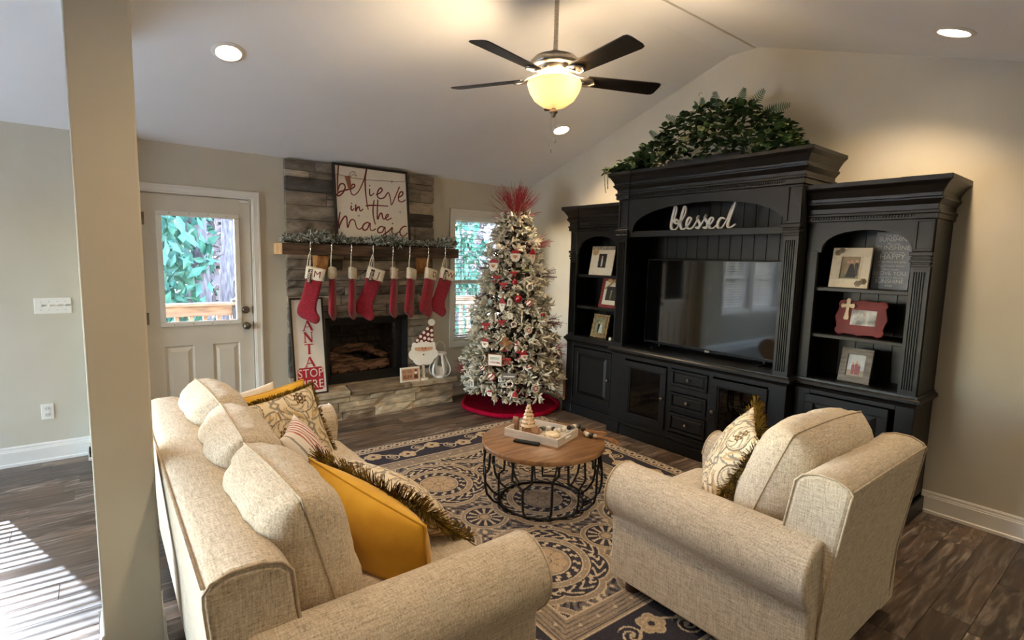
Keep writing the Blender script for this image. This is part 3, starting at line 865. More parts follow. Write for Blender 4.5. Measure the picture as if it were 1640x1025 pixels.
# ------------------------------------------------------------------ entertainment centre
# s runs along the gable wall towards the viewer (s = -y), d is the distance from the wall (d = -x)
def cb(mb, s0, s1, d0, d1, z0, z1): return mb.box(-d1, -d0, -s1, -s0, z0, z1)
def crown(mb, s0, s1, D, prof):
    k = len(prof); vs = []
    for p, z in prof:
        vs += [(-.002, -(s0 - p), z), (-(D + p), -(s0 - p), z), (-(D + p), -(s1 + p), z), (-.002, -(s1 + p), z)]
    fs = []
    for j in range(k - 1):
        for i in range(3):
            fs.append((j * 4 + i, j * 4 + i + 1, (j + 1) * 4 + i + 1, (j + 1) * 4 + i))
    fs.append(tuple((k - 1) * 4 + i for i in range(4))); fs.append((3, 2, 1, 0))
    fs.append(tuple(j * 4 for j in range(k))); fs.append(tuple(j * 4 + 3 for j in range(k))[::-1])
    return mb.add(vs, fs)
def rope(mb, s0, s1, d, z):
    n_ = int((s1 - s0) / .016)
    for i in range(n_):
        s_ = s0 + (i + .5) * (s1 - s0) / n_
        mb.box(-.011, .011, -.0045, .0045, -.006, .006, T((-d, -s_, z)) @ Matrix.Rotation(radians(38), 4, 'X'))
    return mb
def pilaster(mb, s0, s1, d0, d1, z0, z1, nf):
    w_ = s1 - s0; m_ = .016; f_ = (w_ - 2 * m_) / nf; g_ = f_ * .28; dep = .008
    zt0, zt1 = z0 + .03, z1 - .03
    cb(mb, s0, s1, d0, d1, z0, zt0); cb(mb, s0, s1, d0, d1, zt1, z1)
    poly = [(-d0, -s0), (-d1, -s0)]
    for i in range(nf):
        a = s0 + m_ + i * f_ + g_ * .5; b_ = a + f_ - g_
        poly += [(-d1, -a), (-(d1 - dep), -(a + .003)), (-(d1 - dep), -(b_ - .003)), (-d1, -b_)]
    poly += [(-d1, -s1), (-d0, -s1)]
    return mb.prism(poly, zt0, zt1, 'z')
def arch_panel(mb, s0, s1, a0, a1, zs, zt, z1, d0, d1, n_=20):
    poly = [(-s0, zs), (-s0, z1), (-s1, z1), (-s1, zs)]
    for i in range(n_ + 1):
        t = pi * i / n_
        s_ = (a0 + a1) / 2 + (a1 - a0) / 2 * cos(t)
        poly.append((-s_, zs + (zt - zs) * sin(t) ** .8))
    return mb.prism(poly, -d1, -d0, 'x')
def cab_knob(s_, d_, z_, parent):
    return MB().lathe([(.006, 0), (.006, .010), (.014, .014), (.016, .022), (.010, .029), (.001, .030)], (0, 0, 0), 14, T((-d_, -s_, z_)) @ R(-90) @ R(0, 90)).build('knob', m_bronze, parent, smooth='auto')
def mould(mb, s0, s1, z0, z1, d_, w_, t_):
    cb(mb, s0, s1, d_, d_ + t_, z0, z0 + w_); cb(mb, s0, s1, d_, d_ + t_, z1 - w_, z1)
    cb(mb, s0, s0 + w_, d_, d_ + t_, z0 + w_, z1 - w_); cb(mb, s1 - w_, s1, d_, d_ + t_, z0 + w_, z1 - w_)
    return mb
def raised(mb, s0, s1, z0, z1, d_, rise, ins):
    a = [(s0, z0, d_), (s1, z0, d_), (s1, z1, d_), (s0, z1, d_)]
    b_ = [(s0 + ins, z0 + ins, d_ + rise), (s1 - ins, z0 + ins, d_ + rise), (s1 - ins, z1 - ins, d_ + rise), (s0 + ins, z1 - ins, d_ + rise)]
    vs = [(-d2, -s_, z_) for s_, z_, d2 in a + b_]
    return mb.add(vs, [(4, 5, 6, 7)] + [(i, (i + 1) % 4, 4 + (i + 1) % 4, 4 + i) for i in range(4)])
m_cabin = mat('cabinet_inside', srgb(12, 13, 14), .6, c2=srgb(17, 18, 19), scale=6, stretch=(1, 1, 6))
m_wornw = mat('worn_edge', srgb(150, 132, 104), .6, c2=srgb(186, 168, 140), scale=30)
CR_S = [(.0, 0), (.012, .004), (.012, .03), (.018, .036), (.018, .05), (.006, .056), (.008, .085), (.03, .115), (.032, .125), (.022, .131), (.024, .15), (.05, .195), (.068, .212), (.072, .218), (.072, .245), (.0, .25)]
def boards(parent, s0, s1, z0, z1, d_, n_):
    w_ = (s1 - s0) / n_
    me = None
    for i in range(n_):
        mb = MB().prism([(-d_, 0), (-(d_ + .008), -.002), (-(d_ + .008), -(w_ - .004)), (-d_, -(w_ - .001))], z0, z1, 'z')
        if me is None:
            me = mb.mesh('back_board'); me.materials.append(m_cab)
            bm = bmesh.new(); bm.from_mesh(me); bmesh.ops.recalc_face_normals(bm, faces=bm.faces); bm.to_mesh(me); bm.free()
        t_ = WORLD[parent.name]
        mesh_obj('back_board', me, parent, (-t_.x, -(s0 + i * w_) - t_.y, -t_.z))

def tower(name, label, s0, s1, outer):
    """outer: -1 when the free side is at s0 (far tower), +1 at s1"""
    D = .36
    t_ = thing(name, label, 'cabinet', (-.18, -(s0 + s1) / 2, 0))
    c = MB()
    cb(c, s0, s0 + .022, .0, D - .02, .03, 1.92); cb(c, s1 - .022, s1, .0, D - .02, .03, 1.92); cb(c, s0, s1, .004, .02, .03, 1.92)
    cb(c, s0, s1, .0, D - .02, 1.90, 1.925); cb(c, s0, s1, 0, D - .02, .10, .13)
    c.build('carcass', m_cab, t_, bevel=.002)
    boards(t_, s0 + .022, s1 - .022, .82, 1.90, .02, 6)
    pl = MB(); cb(pl, s0 - .012, s1 + .0, .02, D + .012, 0, .105); cb(pl, s0 - .004, s1, .02, D + .004, .105, .135)
    if outer < 0: cb(pl, s0 - .02, s0 + .115, .02, D + .025, 0, .11)
    else: cb(pl, s1 - .115, s1 + .02, .02, D + .025, 0, .11)
    pl.build('plinth', m_cab, t_, bevel=.006)
    fr_ = MB(); cb(fr_, s0, s0 + .10, D - .03, D, .13, .745); cb(fr_, s1 - .10, s1, D - .03, D, .13, .745); cb(fr_, s0 + .1, s1 - .1, D - .03, D, .13, .17); cb(fr_, s0 + .1, s1 - .1, D - .03, D, .715, .745)
    fr_.build('face_frame', m_cab, t_, bevel=.003)
    a, b_ = (s0 + .13, s1 - .075) if outer < 0 else (s0 + .075, s1 - .13)
    dr = MB(); mould(dr, a, b_, .175, .71, D - .004, .06, .022); cb(dr, a + .05, b_ - .05, D - .004, D + .004, .225, .66)
    do = dr.build('cabinet_door', m_cab, t_, bevel=.004)
    rp_ = MB(); raised(rp_, a + .062, b_ - .062, .237, .648, D + .004, .012, .03); rp_.build('raised_panel', m_cab, do, fix=True)
    cab_knob(b_ - .03 if outer < 0 else a + .03, D + .018, .44, do)
    ct = MB(); crown(ct, s0 + .005, s1 - .005, D - .002, [(.0, .745), (.006, .748), (.012, .762), (.024, .772), (.03, .778), (.03, .795), (.022, .803), (.014, .806), (.012, .82), (0, .82)])
    ct.build('counter_moulding', m_cab, t_, fix=True)
    # upper frame
    if outer < 0: ps0, ps1, os0, os1 = s0 + .005, s0 + .10, s0 + .10, s1 - .07
    else: ps0, ps1, os0, os1 = s1 - .10, s1 - .005, s0 + .07, s1 - .10
    pi_ = MB(); pilaster(pi_, ps0, ps1, D - .03, D, .82, 1.605, 5); pi_.build('fluted_pilaster', m_cab, t_, fix=True)
    cp = MB()
    for z_, h_, o_ in ((1.605, .018, .008), (1.63, .016, .016), (1.652, .014, .010), (1.672, .022, .02)): cb(cp, ps0 - o_ * .6, ps1 + o_ * .6, D - .03, D + o_, z_, z_ + h_)
    cb(cp, ps0, ps1, D - .03, D, 1.605, 1.70); cp.build('capital', m_cab, t_, bevel=.004)
    bx_ = MB(); cb(bx_, ps0, ps1, D - .03, D - .006, 1.695, 1.90); mould(bx_, ps0, ps1, 1.70, 1.89, D - .008, .014, .010); bx_.build('frieze_block', m_cab, t_, bevel=.002)
    st = MB()
    if outer < 0: cb(st, s1 - .07, s1, D - .03, D, .82, 1.70)
    else: cb(st, s0, s0 + .07, D - .03, D, .82, 1.70)
    st.build('stile', m_cab, t_, bevel=.002)
    if outer < 0: A0, A1 = os0, s1
    else: A0, A1 = s0, os1
    ar = MB(); arch_panel(ar, A0, A1, os0 + .02, os1 - .005, 1.69, 1.835, 1.90, D - .028, D - .004); ar.build('arch_panel', m_cab, t_, fix=True)
    for z_ in (1.135, 1.455):
        sh = MB(); cb(sh, s0 + .022, s1 - .022, .03, D - .035, z_ - .02, z_); cb(sh, s0 + .022, s1 - .022, D - .05, D - .03, z_ - .026, z_ - .002); sh.build('shelf', m_cab, t_, bevel=.003)
    cb_ = MB(); cb(cb_, s0 + .01, s1 - .01, .02, D - .01, .80, .821); cb_.build('counter_top', m_cab, t_)
    cr = MB(); crown(cr, s0, s1, D, [(p, 1.89 + z_) for p, z_ in CR_S]); cr.build('crown_moulding', m_cab, t_, fix=True)
    # the crown breaks forward over the pilaster
    c2 = MB(); crown(c2, ps0 - .003, ps1 + .003, D + .008, [(p, 1.8905 + z_) for p, z_ in CR_S]); c2.build('crown_break', m_cab, t_, fix=True)
    rp2 = MB(); rope(rp2, (ps1 if outer < 0 else s0 + .02), (s1 - .02 if outer < 0 else ps0), D + .014, 1.912); rp2.build('rope_moulding', m_cab, t_)
    return t_
tower('bookcase_tower', 'black painted bookcase tower nearest the Christmas tree', 1.165, 1.872, -1)
tower('bookcase_tower', 'black painted bookcase tower behind the armchair', 3.500, 4.207, 1)

# centre console
D = .47; S0, S1 = 1.882, 3.490
ce = thing('media_console', 'tall black painted media console between the two bookcase towers', 'cabinet', (-.24, -(S0 + S1) / 2, 0))
c = MB()
cb(c, S0, S0 + .025, 0, D - .02, .03, 2.17); cb(c, S1 - .025, S1, 0, D - .02, .03, 2.17); cb(c, S0, S1, .004, .02, .03, 2.17); cb(c, S0, S1, 0, D - .02, 2.14, 2.17); cb(c, S0, S1, 0, D - .02, .10, .13)
cb(c, 2.515, 2.53, .02, D - .03, .13, .75); cb(c, 2.905, 2.92, .02, D - .03, .13, .75)
c.build('carcass', m_cab, ce, bevel=.002)
boards(ce, S0 + .025, S1 - .025, .815, 2.14, .02, 15)
pl = MB(); cb(pl, S0 - .004, S1 + .004, .02, D + .012, 0, .095); cb(pl, S0, S1, .02, D + .004, .095, .13)
for a, b_ in ((S0 - .006, S0 + .135), (S1 - .135, S1 + .006)): cb(pl, a, b_, .02, D + .028, 0, .105)
pl.build('plinth', m_cab, ce, bevel=.006)
ff = MB()
for a, b_ in ((S0, S0 + .165), (2.50, 2.545), (2.89, 2.93), (S1 - .13, S1)): cb(ff, a, b_, D - .03, D, .13, .75)
cb(ff, S0, S1, D - .03, D - .001, .13, .165); cb(ff, S0, S1, D - .03, D - .001, .715, .75); cb(ff, 2.53, 2.9, D - .03, D - .001, .345, .375); cb(ff, 2.53, 2.9, D - .03, D - .001, .52, .57)
ff.build('face_frame', m_cab, ce, bevel=.003)
m_smoke = glass_mat('smoked_glass', (.30, .30, .31, 1))
for a, b_, kn in ((2.055, 2.505, 1), (2.925, 3.365, -1)):
    dm = MB(); mould(dm, a, b_, .168, .705, D - .002, .055, .02); do = dm.build('glass_door', m_cab, ce, bevel=.004)
    im = MB(); mould(im, a + .05, b_ - .05, .218, .655, D - .002, .014, .012); im.build('inner_moulding', m_cab, do, bevel=.003)
    pn = MB(); cb(pn, a + .055, b_ - .055, D + .001, D + .004, .223, .65); pn.build('pane', m_smoke, do)
    cab_knob(b_ - .028 if kn > 0 else a + .028, D + .018, .44, do)
    ins = MB(); cb(ins, a, b_, .03, D - .04, .42, .435); ins.build('inner_shelf', m_cabin, ce)
for z0_, z1_ in ((.575, .712), (.380, .517), (.182, .342)):
    dm = MB(); mould(dm, 2.55, 2.888, z0_, z1_, D - .004, .022, .02); cb(dm, 2.56, 2.878, D - .02, D + .004, z0_ + .01, z1_ - .01)
    do = dm.build('drawer', m_cab, ce, bevel=.004)
    rw = MB(); raised(rw, 2.574, 2.864, z0_ + .024, z1_ - .024, D + .004, .008, .014); rw.build('drawer_panel', m_cab, do, fix=True)
    cab_knob(2.719, D + .012, (z0_ + z1_) / 2, do)
ct = MB(); crown(ct, S0 + .004, S1 - .004, D - .002, [(.0, .75), (.006, .752), (.012, .764), (.026, .774), (.032, .78), (.032, .797), (.022, .806), (.012, .81), (.010, .818), (0, .818)])
ct.build('counter_moulding', m_cab, ce, fix=True)
for a, b_ in ((S0 + .006, S0 + .115), (S1 - .108, S1 - .004)):
    pi_ = MB(); pilaster(pi_, a, b_, D - .035, D, .818, 1.80, 5); pi_.build('fluted_pilaster', m_cab, ce, fix=True)
    cp = MB(); cb(cp, a, b_, D - .035, D, 1.80, 1.885)
    for z_, h_, o_ in ((1.80, .016, .008), (1.822, .014, .014), (1.84, .012, .010), (1.856, .024, .022)): cb(cp, a - o_ * .6, b_ + o_ * .6, D - .035, D + o_, z_, z_ + h_)
    co = cp.build('capital', m_cab, ce, bevel=.004)
    if a < 2:
        we = MB(); cb(we, a - .012, b_ + .01, D + .018, D + .0232, 1.8775, 1.8815); cb(we, a - .012, b_, D + .010, D + .0145, 1.8345, 1.8375); we.build('worn_edge', m_wornw, co)
    fb_ = MB(); cb(fb_, a, b_, D - .035, D - .008, 1.88, 2.16); mould(fb_, a, b_, 1.886, 2.145, D - .010, .016, .012); fb_.build('frieze_block', m_cab, ce, bevel=.002)
ar = MB(); arch_panel(ar, S0 + .11, S1 - .10, 2.05, S1 - .105, 1.855, 2.078, 2.16, D - .032, D - .006, 28); ar.build('arch_panel', m_cab, ce, fix=True)
sh = MB(); cb(sh, S0 + .025, S1 - .025, .03, D - .03, 1.84, 1.862); cb(sh, S0 + .11, S1 - .10, D - .05, D - .022, 1.815, 1.866); sh.build('arch_shelf', m_cab, ce, bevel=.003)
CR_C = [(.0, 0), (.014, .004), (.014, .035), (.022, .042), (.022, .055), (.008, .062), (.010, .085), (.036, .115), (.038, .125), (.028, .131), (.030, .145), (.056, .19), (.074, .206), (.08, .212), (.08, .235), (.0, .24)]
cr = MB(); crown(cr, S0, S1, D, [(p, 2.145 + z_) for p, z_ in CR_C]); cr.build('crown_moulding', m_cab, ce, fix=True)
for a, b_ in ((S0 + .002, S0 + .118), (S1 - .112, S1 - .002)):
    c2 = MB(); crown(c2, a, b_, D + .008, [(p, 2.1455 + z_) for p, z_ in CR_C]); c2.build('crown_break', m_cab, ce, fix=True)
rp2 = MB(); rope(rp2, S0 + .125, S1 - .118, D + .016, 2.168); rp2.build('rope_moulding', m_cab, ce)
ctp = MB(); cb(ctp, S0 + .01, S1 - .01, .02, D - .01, .80, .8185); ctp.build('counter_top', m_cab, ce)

# disc player behind the right glass door
dp = thing('disc_player', 'black and silver disc player behind the right glass door', 'electronics', (-.25, -3.15, .435))
b_ = MB(); cb(b_, 2.99, 3.32, .08, .36, .441, .50); b_.build('case', m_black, dp, bevel=.004)
b_ = MB(); cb(b_, 3.02, 3.27, .36, .366, .475, .493); b_.build('silver_strip', mat('silver_strip', srgb(190, 196, 202), .3, .8, c2=srgb(210, 214, 220)), dp)
b_ = MB(); cb(b_, 3.05, 3.2, .36, .364, .447, .458); b_.build('display', mat('display_dark', srgb(30, 40, 60), .2), dp)
for s_ in (3.01, 3.30):
    b_ = MB(); cb(b_, s_ - .012, s_ + .012, .1, .34, .435, .441); b_.build('foot', m_black, dp)

# television
tv = thing('television', 'large flat black television in the middle of the media console', 'television', (-.19, -2.69, .8185))
b_ = MB(); cb(b_, 2.028, 3.362, .155, .196, .852, 1.628); b_.build('body', mat('tv_plastic', srgb(14, 14, 15), .35, c2=srgb(18, 18, 19)), tv, bevel=.006)
b_ = MB(); cb(b_, 2.4, 3.0, .09, .156, .9, 1.35); b_.build('rear_housing', m_black, tv, bevel=.02)
b_ = MB(); cb(b_, 2.04, 3.35, .196, .1985, .872, 1.616); b_.build('screen', mat('tv_screen', srgb(7, 8, 9), .06, c2=srgb(9, 9, 10), spec=1.0, coat=.7), tv)
b_ = MB(); cb(b_, 2.036, 3.354, .196, .2, .8535, .868); b_.build('chin_strip', mat('chin_gloss', srgb(24, 26, 30), .2, c2=srgb(28, 30, 34)), tv)
b_ = MB(); cb(b_, 2.672, 2.715, .2, .2035, .846, .862); b_.build('logo', m_nickel, tv)
for s_ in (2.2, 3.18):
    b_ = MB(); cb(b_, s_ - .012, s_ + .012, .07, .30, .8185, .8285); cb(b_, s_ - .01, s_ + .01, .16, .19, .8285, .86); b_.build('foot', m_black, tv, bevel=.003)
# ------------------------------------------------------------------ upholstered furniture
import numpy as np
m_linen = linen('oatmeal_linen', srgb(150, 136, 116), srgb(198, 184, 161), srgb(226, 214, 194))
m_welt = mat('linen_welt', srgb(176, 160, 136), .95, c2=srgb(200, 184, 160), scale=60)
m_foot = mat('dark_wood_foot', srgb(46, 32, 24), .5, c2=srgb(64, 46, 34), scale=10)

def arm_profile():
    P = [(0, .07), (0, .40)]
    for i in range(19):
        a = radians(170 - 220 * i / 18)
        P.append((.11 + .13 * cos(a), .50 + .13 * sin(a)))
    return P + [(.172, .375), (.17, .35), (.17, .07)]
def put_arm(parent, M):
    """M takes (outward, along, z) to the world; along runs 0..1 from back to front"""
    P = arm_profile(); mb = MB()
    pts = [(o, z) for o, z in P]
    mb.prism(pts, 0, 1, 'y', M)
    mb.build('arm', m_linen, parent, smooth='auto', bevel=.012, seg=3, fix=True)
    w_ = MB(); w_.tube([M @ Vector((.0 + o, .994, z)) for o, z in P[2:-2]] , .0045, 6); w_.build('arm_welt', m_welt, parent, smooth=True)

def cushion_mb(w_, h_, T_, n_=22, a=6., b=.5, c=.15, pinch=0., wr=.006, seed=0, back=1., corner=0., fold=0.):
    """a sewn cushion in the XZ plane, seam all round; returns mesh and the seam path"""
    mb = MB(); ids = {}
    for side in (0, 1):
        for i in range(n_ + 1):
            for j in range(n_ + 1):
                u = sin((i / n_ - .5) * pi * .999) ** 1 if False else (2 * i / n_ - 1)
                v = 2 * j / n_ - 1
                u = u * (1.25 - .25 * u * u) if True else u
                v = v * (1.25 - .25 * v * v)
                edge = i in (0, n_) or j in (0, n_)
                if side and edge: ids[1, i, j] = ids[0, i, j]; continue
                x = u * sqrt(max(0, 1 - c * v * v)) * w_ / 2; z = v * sqrt(max(0, 1 - c * u * u)) * h_ / 2
                x *= 1 - pinch * (1 - v * v) * abs(u) ** 3; z *= 1 - pinch * (1 - u * u) * abs(v) ** 3
                f = max(0, (1 - abs(u) ** a) * (1 - abs(v) ** a)) ** b
                t = T_ * f * (back if side else 1)
                q = Vector((x * 7 + seed * 3.1, side * 5 + seed, z * 7))
                if not edge:
                    t += wr * f ** .3 * (mnoise.noise(q) + .6 * mnoise.noise(q * 2.7))
                    if fold: t -= fold * max(0, sin(9 * u + 7 * v + seed)) ** 6 * (1 - f) * 2
                y_ = -t if side == 0 else t
                ids[side, i, j] = len(mb.v); mb.v.append((x, y_, z))
    for side in (0, 1):
        for i in range(n_):
            for j in range(n_):
                q = (ids[side, i, j], ids[side, i + 1, j], ids[side, i + 1, j + 1], ids[side, i, j + 1])
                mb.f.append(q if side == 0 else q[::-1])
    seam = [ids[0, i, 0] for i in range(n_)] + [ids[0, n_, j] for j in range(n_)] + [ids[0, i, n_] for i in range(n_, 0, -1)] + [ids[0, 0, j] for j in range(n_, 0, -1)]
    return mb, [mb.v[k] for k in seam]

def seat_box(parent, name, x0, x1, y0, y1, z0, z1, m, crown_=.02):
    mb = MB(); n_ = 10; ids = {}
    vs = []; fs = []
    for k in range(2):
        for i in range(n_ + 1):
            for j in range(n_ + 1):
                u, v = 2 * i / n_ - 1, 2 * j / n_ - 1
                z = z1 + crown_ * (1 - u ** 4) * (1 - v ** 4) - .012 * max(abs(u), abs(v)) ** 10 if k else z0
                ids[k, i, j] = len(vs); vs.append((x0 + (x1 - x0) * i / n_, y0 + (y1 - y0) * j / n_, z))
    for i in range(n_):
        for j in range(n_):
            fs.append((ids[1, i, j], ids[1, i + 1, j], ids[1, i + 1, j + 1], ids[1, i, j + 1])); fs.append((ids[0, i, j], ids[0, i, j + 1], ids[0, i + 1, j + 1], ids[0, i + 1, j]))
    for i in range(n_):
        fs.append((ids[0, i, 0], ids[0, i + 1, 0], ids[1, i + 1, 0], ids[1, i, 0])); fs.append((ids[0, i, n_], ids[1, i, n_], ids[1, i + 1, n_], ids[0, i + 1, n_]))
        fs.append((ids[0, 0, i], ids[1, 0, i], ids[1, 0, i + 1], ids[0, 0, i + 1])); fs.append((ids[0, n_, i], ids[0, n_, i + 1], ids[1, n_, i + 1], ids[1, n_, i]))
    o = mb.add(vs, fs).build(name, m, parent, smooth='auto', bevel=.028, seg=3)
    return o

def back_cushion(parent, w_, h_, T_, M, seed):
    mb, seam = cushion_mb(w_, h_, T_, 24, 5., .5, .10, 0, .010, seed, 1.0, fold=.02)
    o = xf(mb, M).build('back_cushion', m_linen, parent, smooth=True)
    MB().tube([M @ Vector(p) for p in seam], .0042, 6, closed=True).build('welt', m_welt, o, smooth=True)
    return o

# sofa: faces +x, back along the post
so_ = thing('sofa', 'long oatmeal linen sofa with rolled arms in the left foreground', 'sofa', (-3.6, -2.81, 0))
SA, SB = -3.70, -1.92
MB().box(-4.02, -3.12, SA - .16, SB + .16, .07, .30).build('seat_base', m_linen, so_, bevel=.012)
def Mx(ox, oy, ax, along):     # outward axis vector, along axis vector
    return Matrix(((ax[0], along[0], 0, ox), (ax[1], along[1], 0, oy), (0, 0, 1, 0), (0, 0, 0, 1)))
put_arm(so_, Mx(-4.00, SA, (0, -1), (.91, 0)))
put_arm(so_, Mx(-4.00, SB, (0, 1), (.91, 0)))
bp_ = [(-4.045, .07), (-4.055, .35), (-4.092, .745), (-4.092, .775), (-4.075, .80), (-4.03, .815), (-3.96, .815), (-3.91, .80), (-3.885, .77), (-3.85, .45), (-3.85, .07)]
MB().prism(bp_, SA - .09, SB + .09, 'y').build('back_frame', m_linen, so_, smooth='auto', bevel=.018, seg=3, fix=True)
w_ = MB(); w_.tube([(x, SA - .088, z) for x, z in bp_[:-1]], .0042, 6); w_.tube([(-4.091, SA - .07, .785), (-4.091, SB + .07, .785)], .0042, 6)
w_.build('back_welt', m_welt, so_, smooth=True)
for k in range(3):
    y0 = SA + (SB - SA) * k / 3
    seat_box(so_, 'seat_cushion', -3.84, -3.085, y0 + .004, y0 + (SB - SA) / 3 - .004, .30, .445, m_linen)
for k in range(3):
    yc = SA + (SB - SA) * (k + .5) / 3
    back_cushion(so_, .61, .50, .135, T((-3.785, yc + (.0, .02, .03)[k], .680)) @ R(90 + (3, -2, 2)[k]) @ R(0, -15), k + 1)
for x in (-3.98, -3.16):
    for yy in (SA - .1, SB + .1):
        MB().lathe([(.030, 0), (.034, .012), (.034, .05), (.028, .07)], (x, yy, .0), 14).build('foot', m_foot, so_, smooth='auto')

# armchair: faces +y
ch = thing('armchair', 'oatmeal linen armchair with rolled arms in front of the right bookcase tower', 'armchair', (-1.87, -4.0, 0))
CA, CB_ = -2.165, -1.575
MB().box(CA - .16, CB_ + .16, -4.42, -3.58, .07, .30).build('seat_base', m_linen, ch, bevel=.012)
put_arm(ch, Mx(CA, -4.46, (-1, 0), (0, .91)))
put_arm(ch, Mx(CB_, -4.46, (1, 0), (0, .91)))
cp_ = [(-4.455, .07), (-4.47, .35), (-4.53, .80), (-4.535, .825), (-4.52, .845), (-4.48, .862), (-4.42, .862), (-4.37, .845), (-4.345, .815), (-4.29, .45), (-4.29, .07)]
MB().prism(cp_, CA - .11, CB_ + .11, 'x').build('back_frame', m_linen, ch, smooth='auto', bevel=.016, seg=3, fix=True)
w_ = MB()
for x in (CA - .108, CB_ + .108): w_.tube([(x, y, z) for y, z in cp_[:-1]], .0042, 6)
w_.tube([(CA - .1, -4.533, .835), (CB_ + .1, -4.533, .835)], .0042, 6)
w_.build('back_welt', m_welt, ch, smooth=True)
seat_box(ch, 'seat_cushion', CA + .004, CB_ - .004, -4.28, -3.53, .30, .455, m_linen)
back_cushion(ch, .66, .54, .15, T((-1.82, -4.19, .695)) @ R(180 - 2) @ R(0, -20), 9)
for x in (CA - .1, CB_ + .1):
    for yy in (-4.38, -3.64):
        MB().lathe([(.030, 0), (.036, .012), (.036, .05), (.028, .072)], (x, yy, .0), 14).build('foot', m_foot, ch, smooth='auto')

# ------------------------------------------------------------------ throw pillows
CREAM, TAUPE, GREY, TAN, BROWN = [np.array(srgb(*c)) for c in ((232, 216, 184), (128, 112, 88), (150, 140, 122), (206, 176, 126), (84, 66, 50))]
def damask(u, v):
    """u,v arrays in metres; ogee medallion print"""
    out = np.empty(u.shape + (4,)); out[:] = CREAM
    PX, PZ = .30, .34
    def put(mask, c): out[mask] = c
    # ogee vines
    for k in (-1, 0, 1):
        xx = u - k * PX
        off = .075 * np.cos(2 * pi * v / PZ)
        for sg in (-1, 1):
            dd = np.abs(xx - sg * (PX / 4 + off * sg * (1 if k % 2 == 0 else 1)))
            put(dd < .0065, TAUPE)
    for stage in (0, 1):
        for i in range(-3, 4):
            for j in range(-3, 4):
                cx = i * PX / 2; cz = j * PZ + (PZ / 2 if i % 2 else 0)
                du, dv = u - cx, v - cz
                r_ = np.hypot(du, dv); a = np.arctan2(dv, du)
                if stage == 0:
                    put((np.abs(du) < .005) & (r_ > .08) & (r_ < .13), TAUPE)
                    put((r_ > .105) & (r_ < .15) & (np.abs(np.sin(a * 2)) > .5) & (np.sin(r_ * 190 + a * 3) > .5), TAN)
                    put((r_ > .105) & (r_ < .15) & (np.abs(np.sin(a * 2 + .6)) > .7) & (np.sin(r_ * 150 - a * 4) > .6), GREY)
                    put((np.abs(du) + np.abs(dv - PZ / 2) < .03), GREY); put((np.abs(du) + np.abs(dv - PZ / 2) < .014), CREAM)
                else:
                    put(r_ < .086, CREAM)
                    put((r_ < .086) & (r_ > .079), TAUPE); put((r_ < .074) & (r_ > .071), GREY)
                    put((r_ > .038) & (r_ < .070) & (np.sin(a * 8 + r_ * 170) > .7), GREY)
                    put(r_ < .034 + .004 * np.cos(8 * a), BROWN); put(r_ < .026, TAN); put((r_ < .02 + .004 * np.cos(6 * a)), BROWN); put(r_ < .008, CREAM)
    return out
def stripes(u, v):
    out = np.empty(u.shape + (4,)); out[:] = np.array(srgb(236, 228, 216))
    red = np.array(srgb(176, 48, 60)); gry = np.array(srgb(150, 148, 140))
    k = np.abs(v)
    per = .036
    m_ = ((u + .01) % per < .012) & (u < .14) & (u > -.10)
    out[m_] = red
    out[(u > -.155) & (u < -.142)] = gry
    return out
m_print = mat('printed_cotton', srgb(255, 255, 255), .9, attr='Col', c2=srgb(255, 255, 255), bump=.15, bscale=300, sheen=.1)
m_velvet = mat('mustard_velvet', srgb(208, 152, 16), .75, c2=srgb(232, 182, 38), scale=5, sheen=.25, bump=.15, bscale=30)
m_olive = mat('olive_fringe', srgb(58, 46, 18), .95, c2=srgb(140, 112, 44), scale=25, spec=.1)
m_cotton = mat('cream_cotton', srgb(220, 210, 194), .95, c2=srgb(228, 219, 204), scale=30)
def pillow(name, label, size, T_, M, kind, seed, fringe=None, n_=26, pinch=.06):
    t_ = thing(name, label, 'pillow', M.to_translation(), 'throw pillows on the seats')
    L_ = T((0, 0, 0)) @ M.to_3x3().to_4x4()
    t_.rotation_euler = M.to_euler()
    n_ = 120 if kind in ('damask', 'stripe') else n_
    mb, seam = cushion_mb(size[0], size[1], T_, n_, 2.2, .55, -.02 if kind != 'velvet' else .02, pinch, .006, seed)
    if kind in ('damask', 'stripe'):
        V = np.array(mb.v); f = damask if kind == 'damask' else stripes
        cc = f(V[:, 0] + (.03 if kind == 'damask' else 0), V[:, 2])
        if kind == 'stripe': cc[V[:, 1] > 0.002] = np.array(srgb(226, 216, 200))
        mb.c = cc.tolist(); m_ = m_print
    else: m_ = m_velvet if kind == 'velvet' else m_cotton
    mb.build('cover', m_, t_, smooth=True, world=False)
    if kind == 'velvet':
        MB().tube(seam, .005, 6, closed=True).build('piping', m_velvet, t_, smooth=True, world=False)
    if fringe:
        rr = random.Random(seed + 50); fb = MB(); ns = len(seam)
        for i in range(ns):
            a, b_ = Vector(seam[i]), Vector(seam[(i + 1) % ns])
            nn = max(3, int((b_ - a).length / .0009))
            for k in range(nn):
                p = a.lerp(b_, (k + rr.random()) / nn)
                outw = Vector((p.x / size[0], 0, p.z / size[1])); outw = outw.normalized() if outw.length else Vector((1, 0, 0))
                tang = (b_ - a).normalized()
                dr = (outw + tang * rr.uniform(-.35, .35) + Vector((0, rr.uniform(-1.0, 1.0), 0))).normalized()
                l = fringe * rr.uniform(.7, 1.1); sd = dr.cross(Vector((0, 1, 0)) if rr.random() < .5 else tang)
                sd = sd.normalized() * .0016 if sd.length > 1e-4 else Vector((.0016, 0, 0))
                e = p + dr * l
                fb.add([p - sd, p + sd, e + sd, e - sd], [(0, 1, 2, 3)])
        fo = fb.build('fringe', m_olive, t_, world=False); fo['kind'] = 'stuff'
    return t_
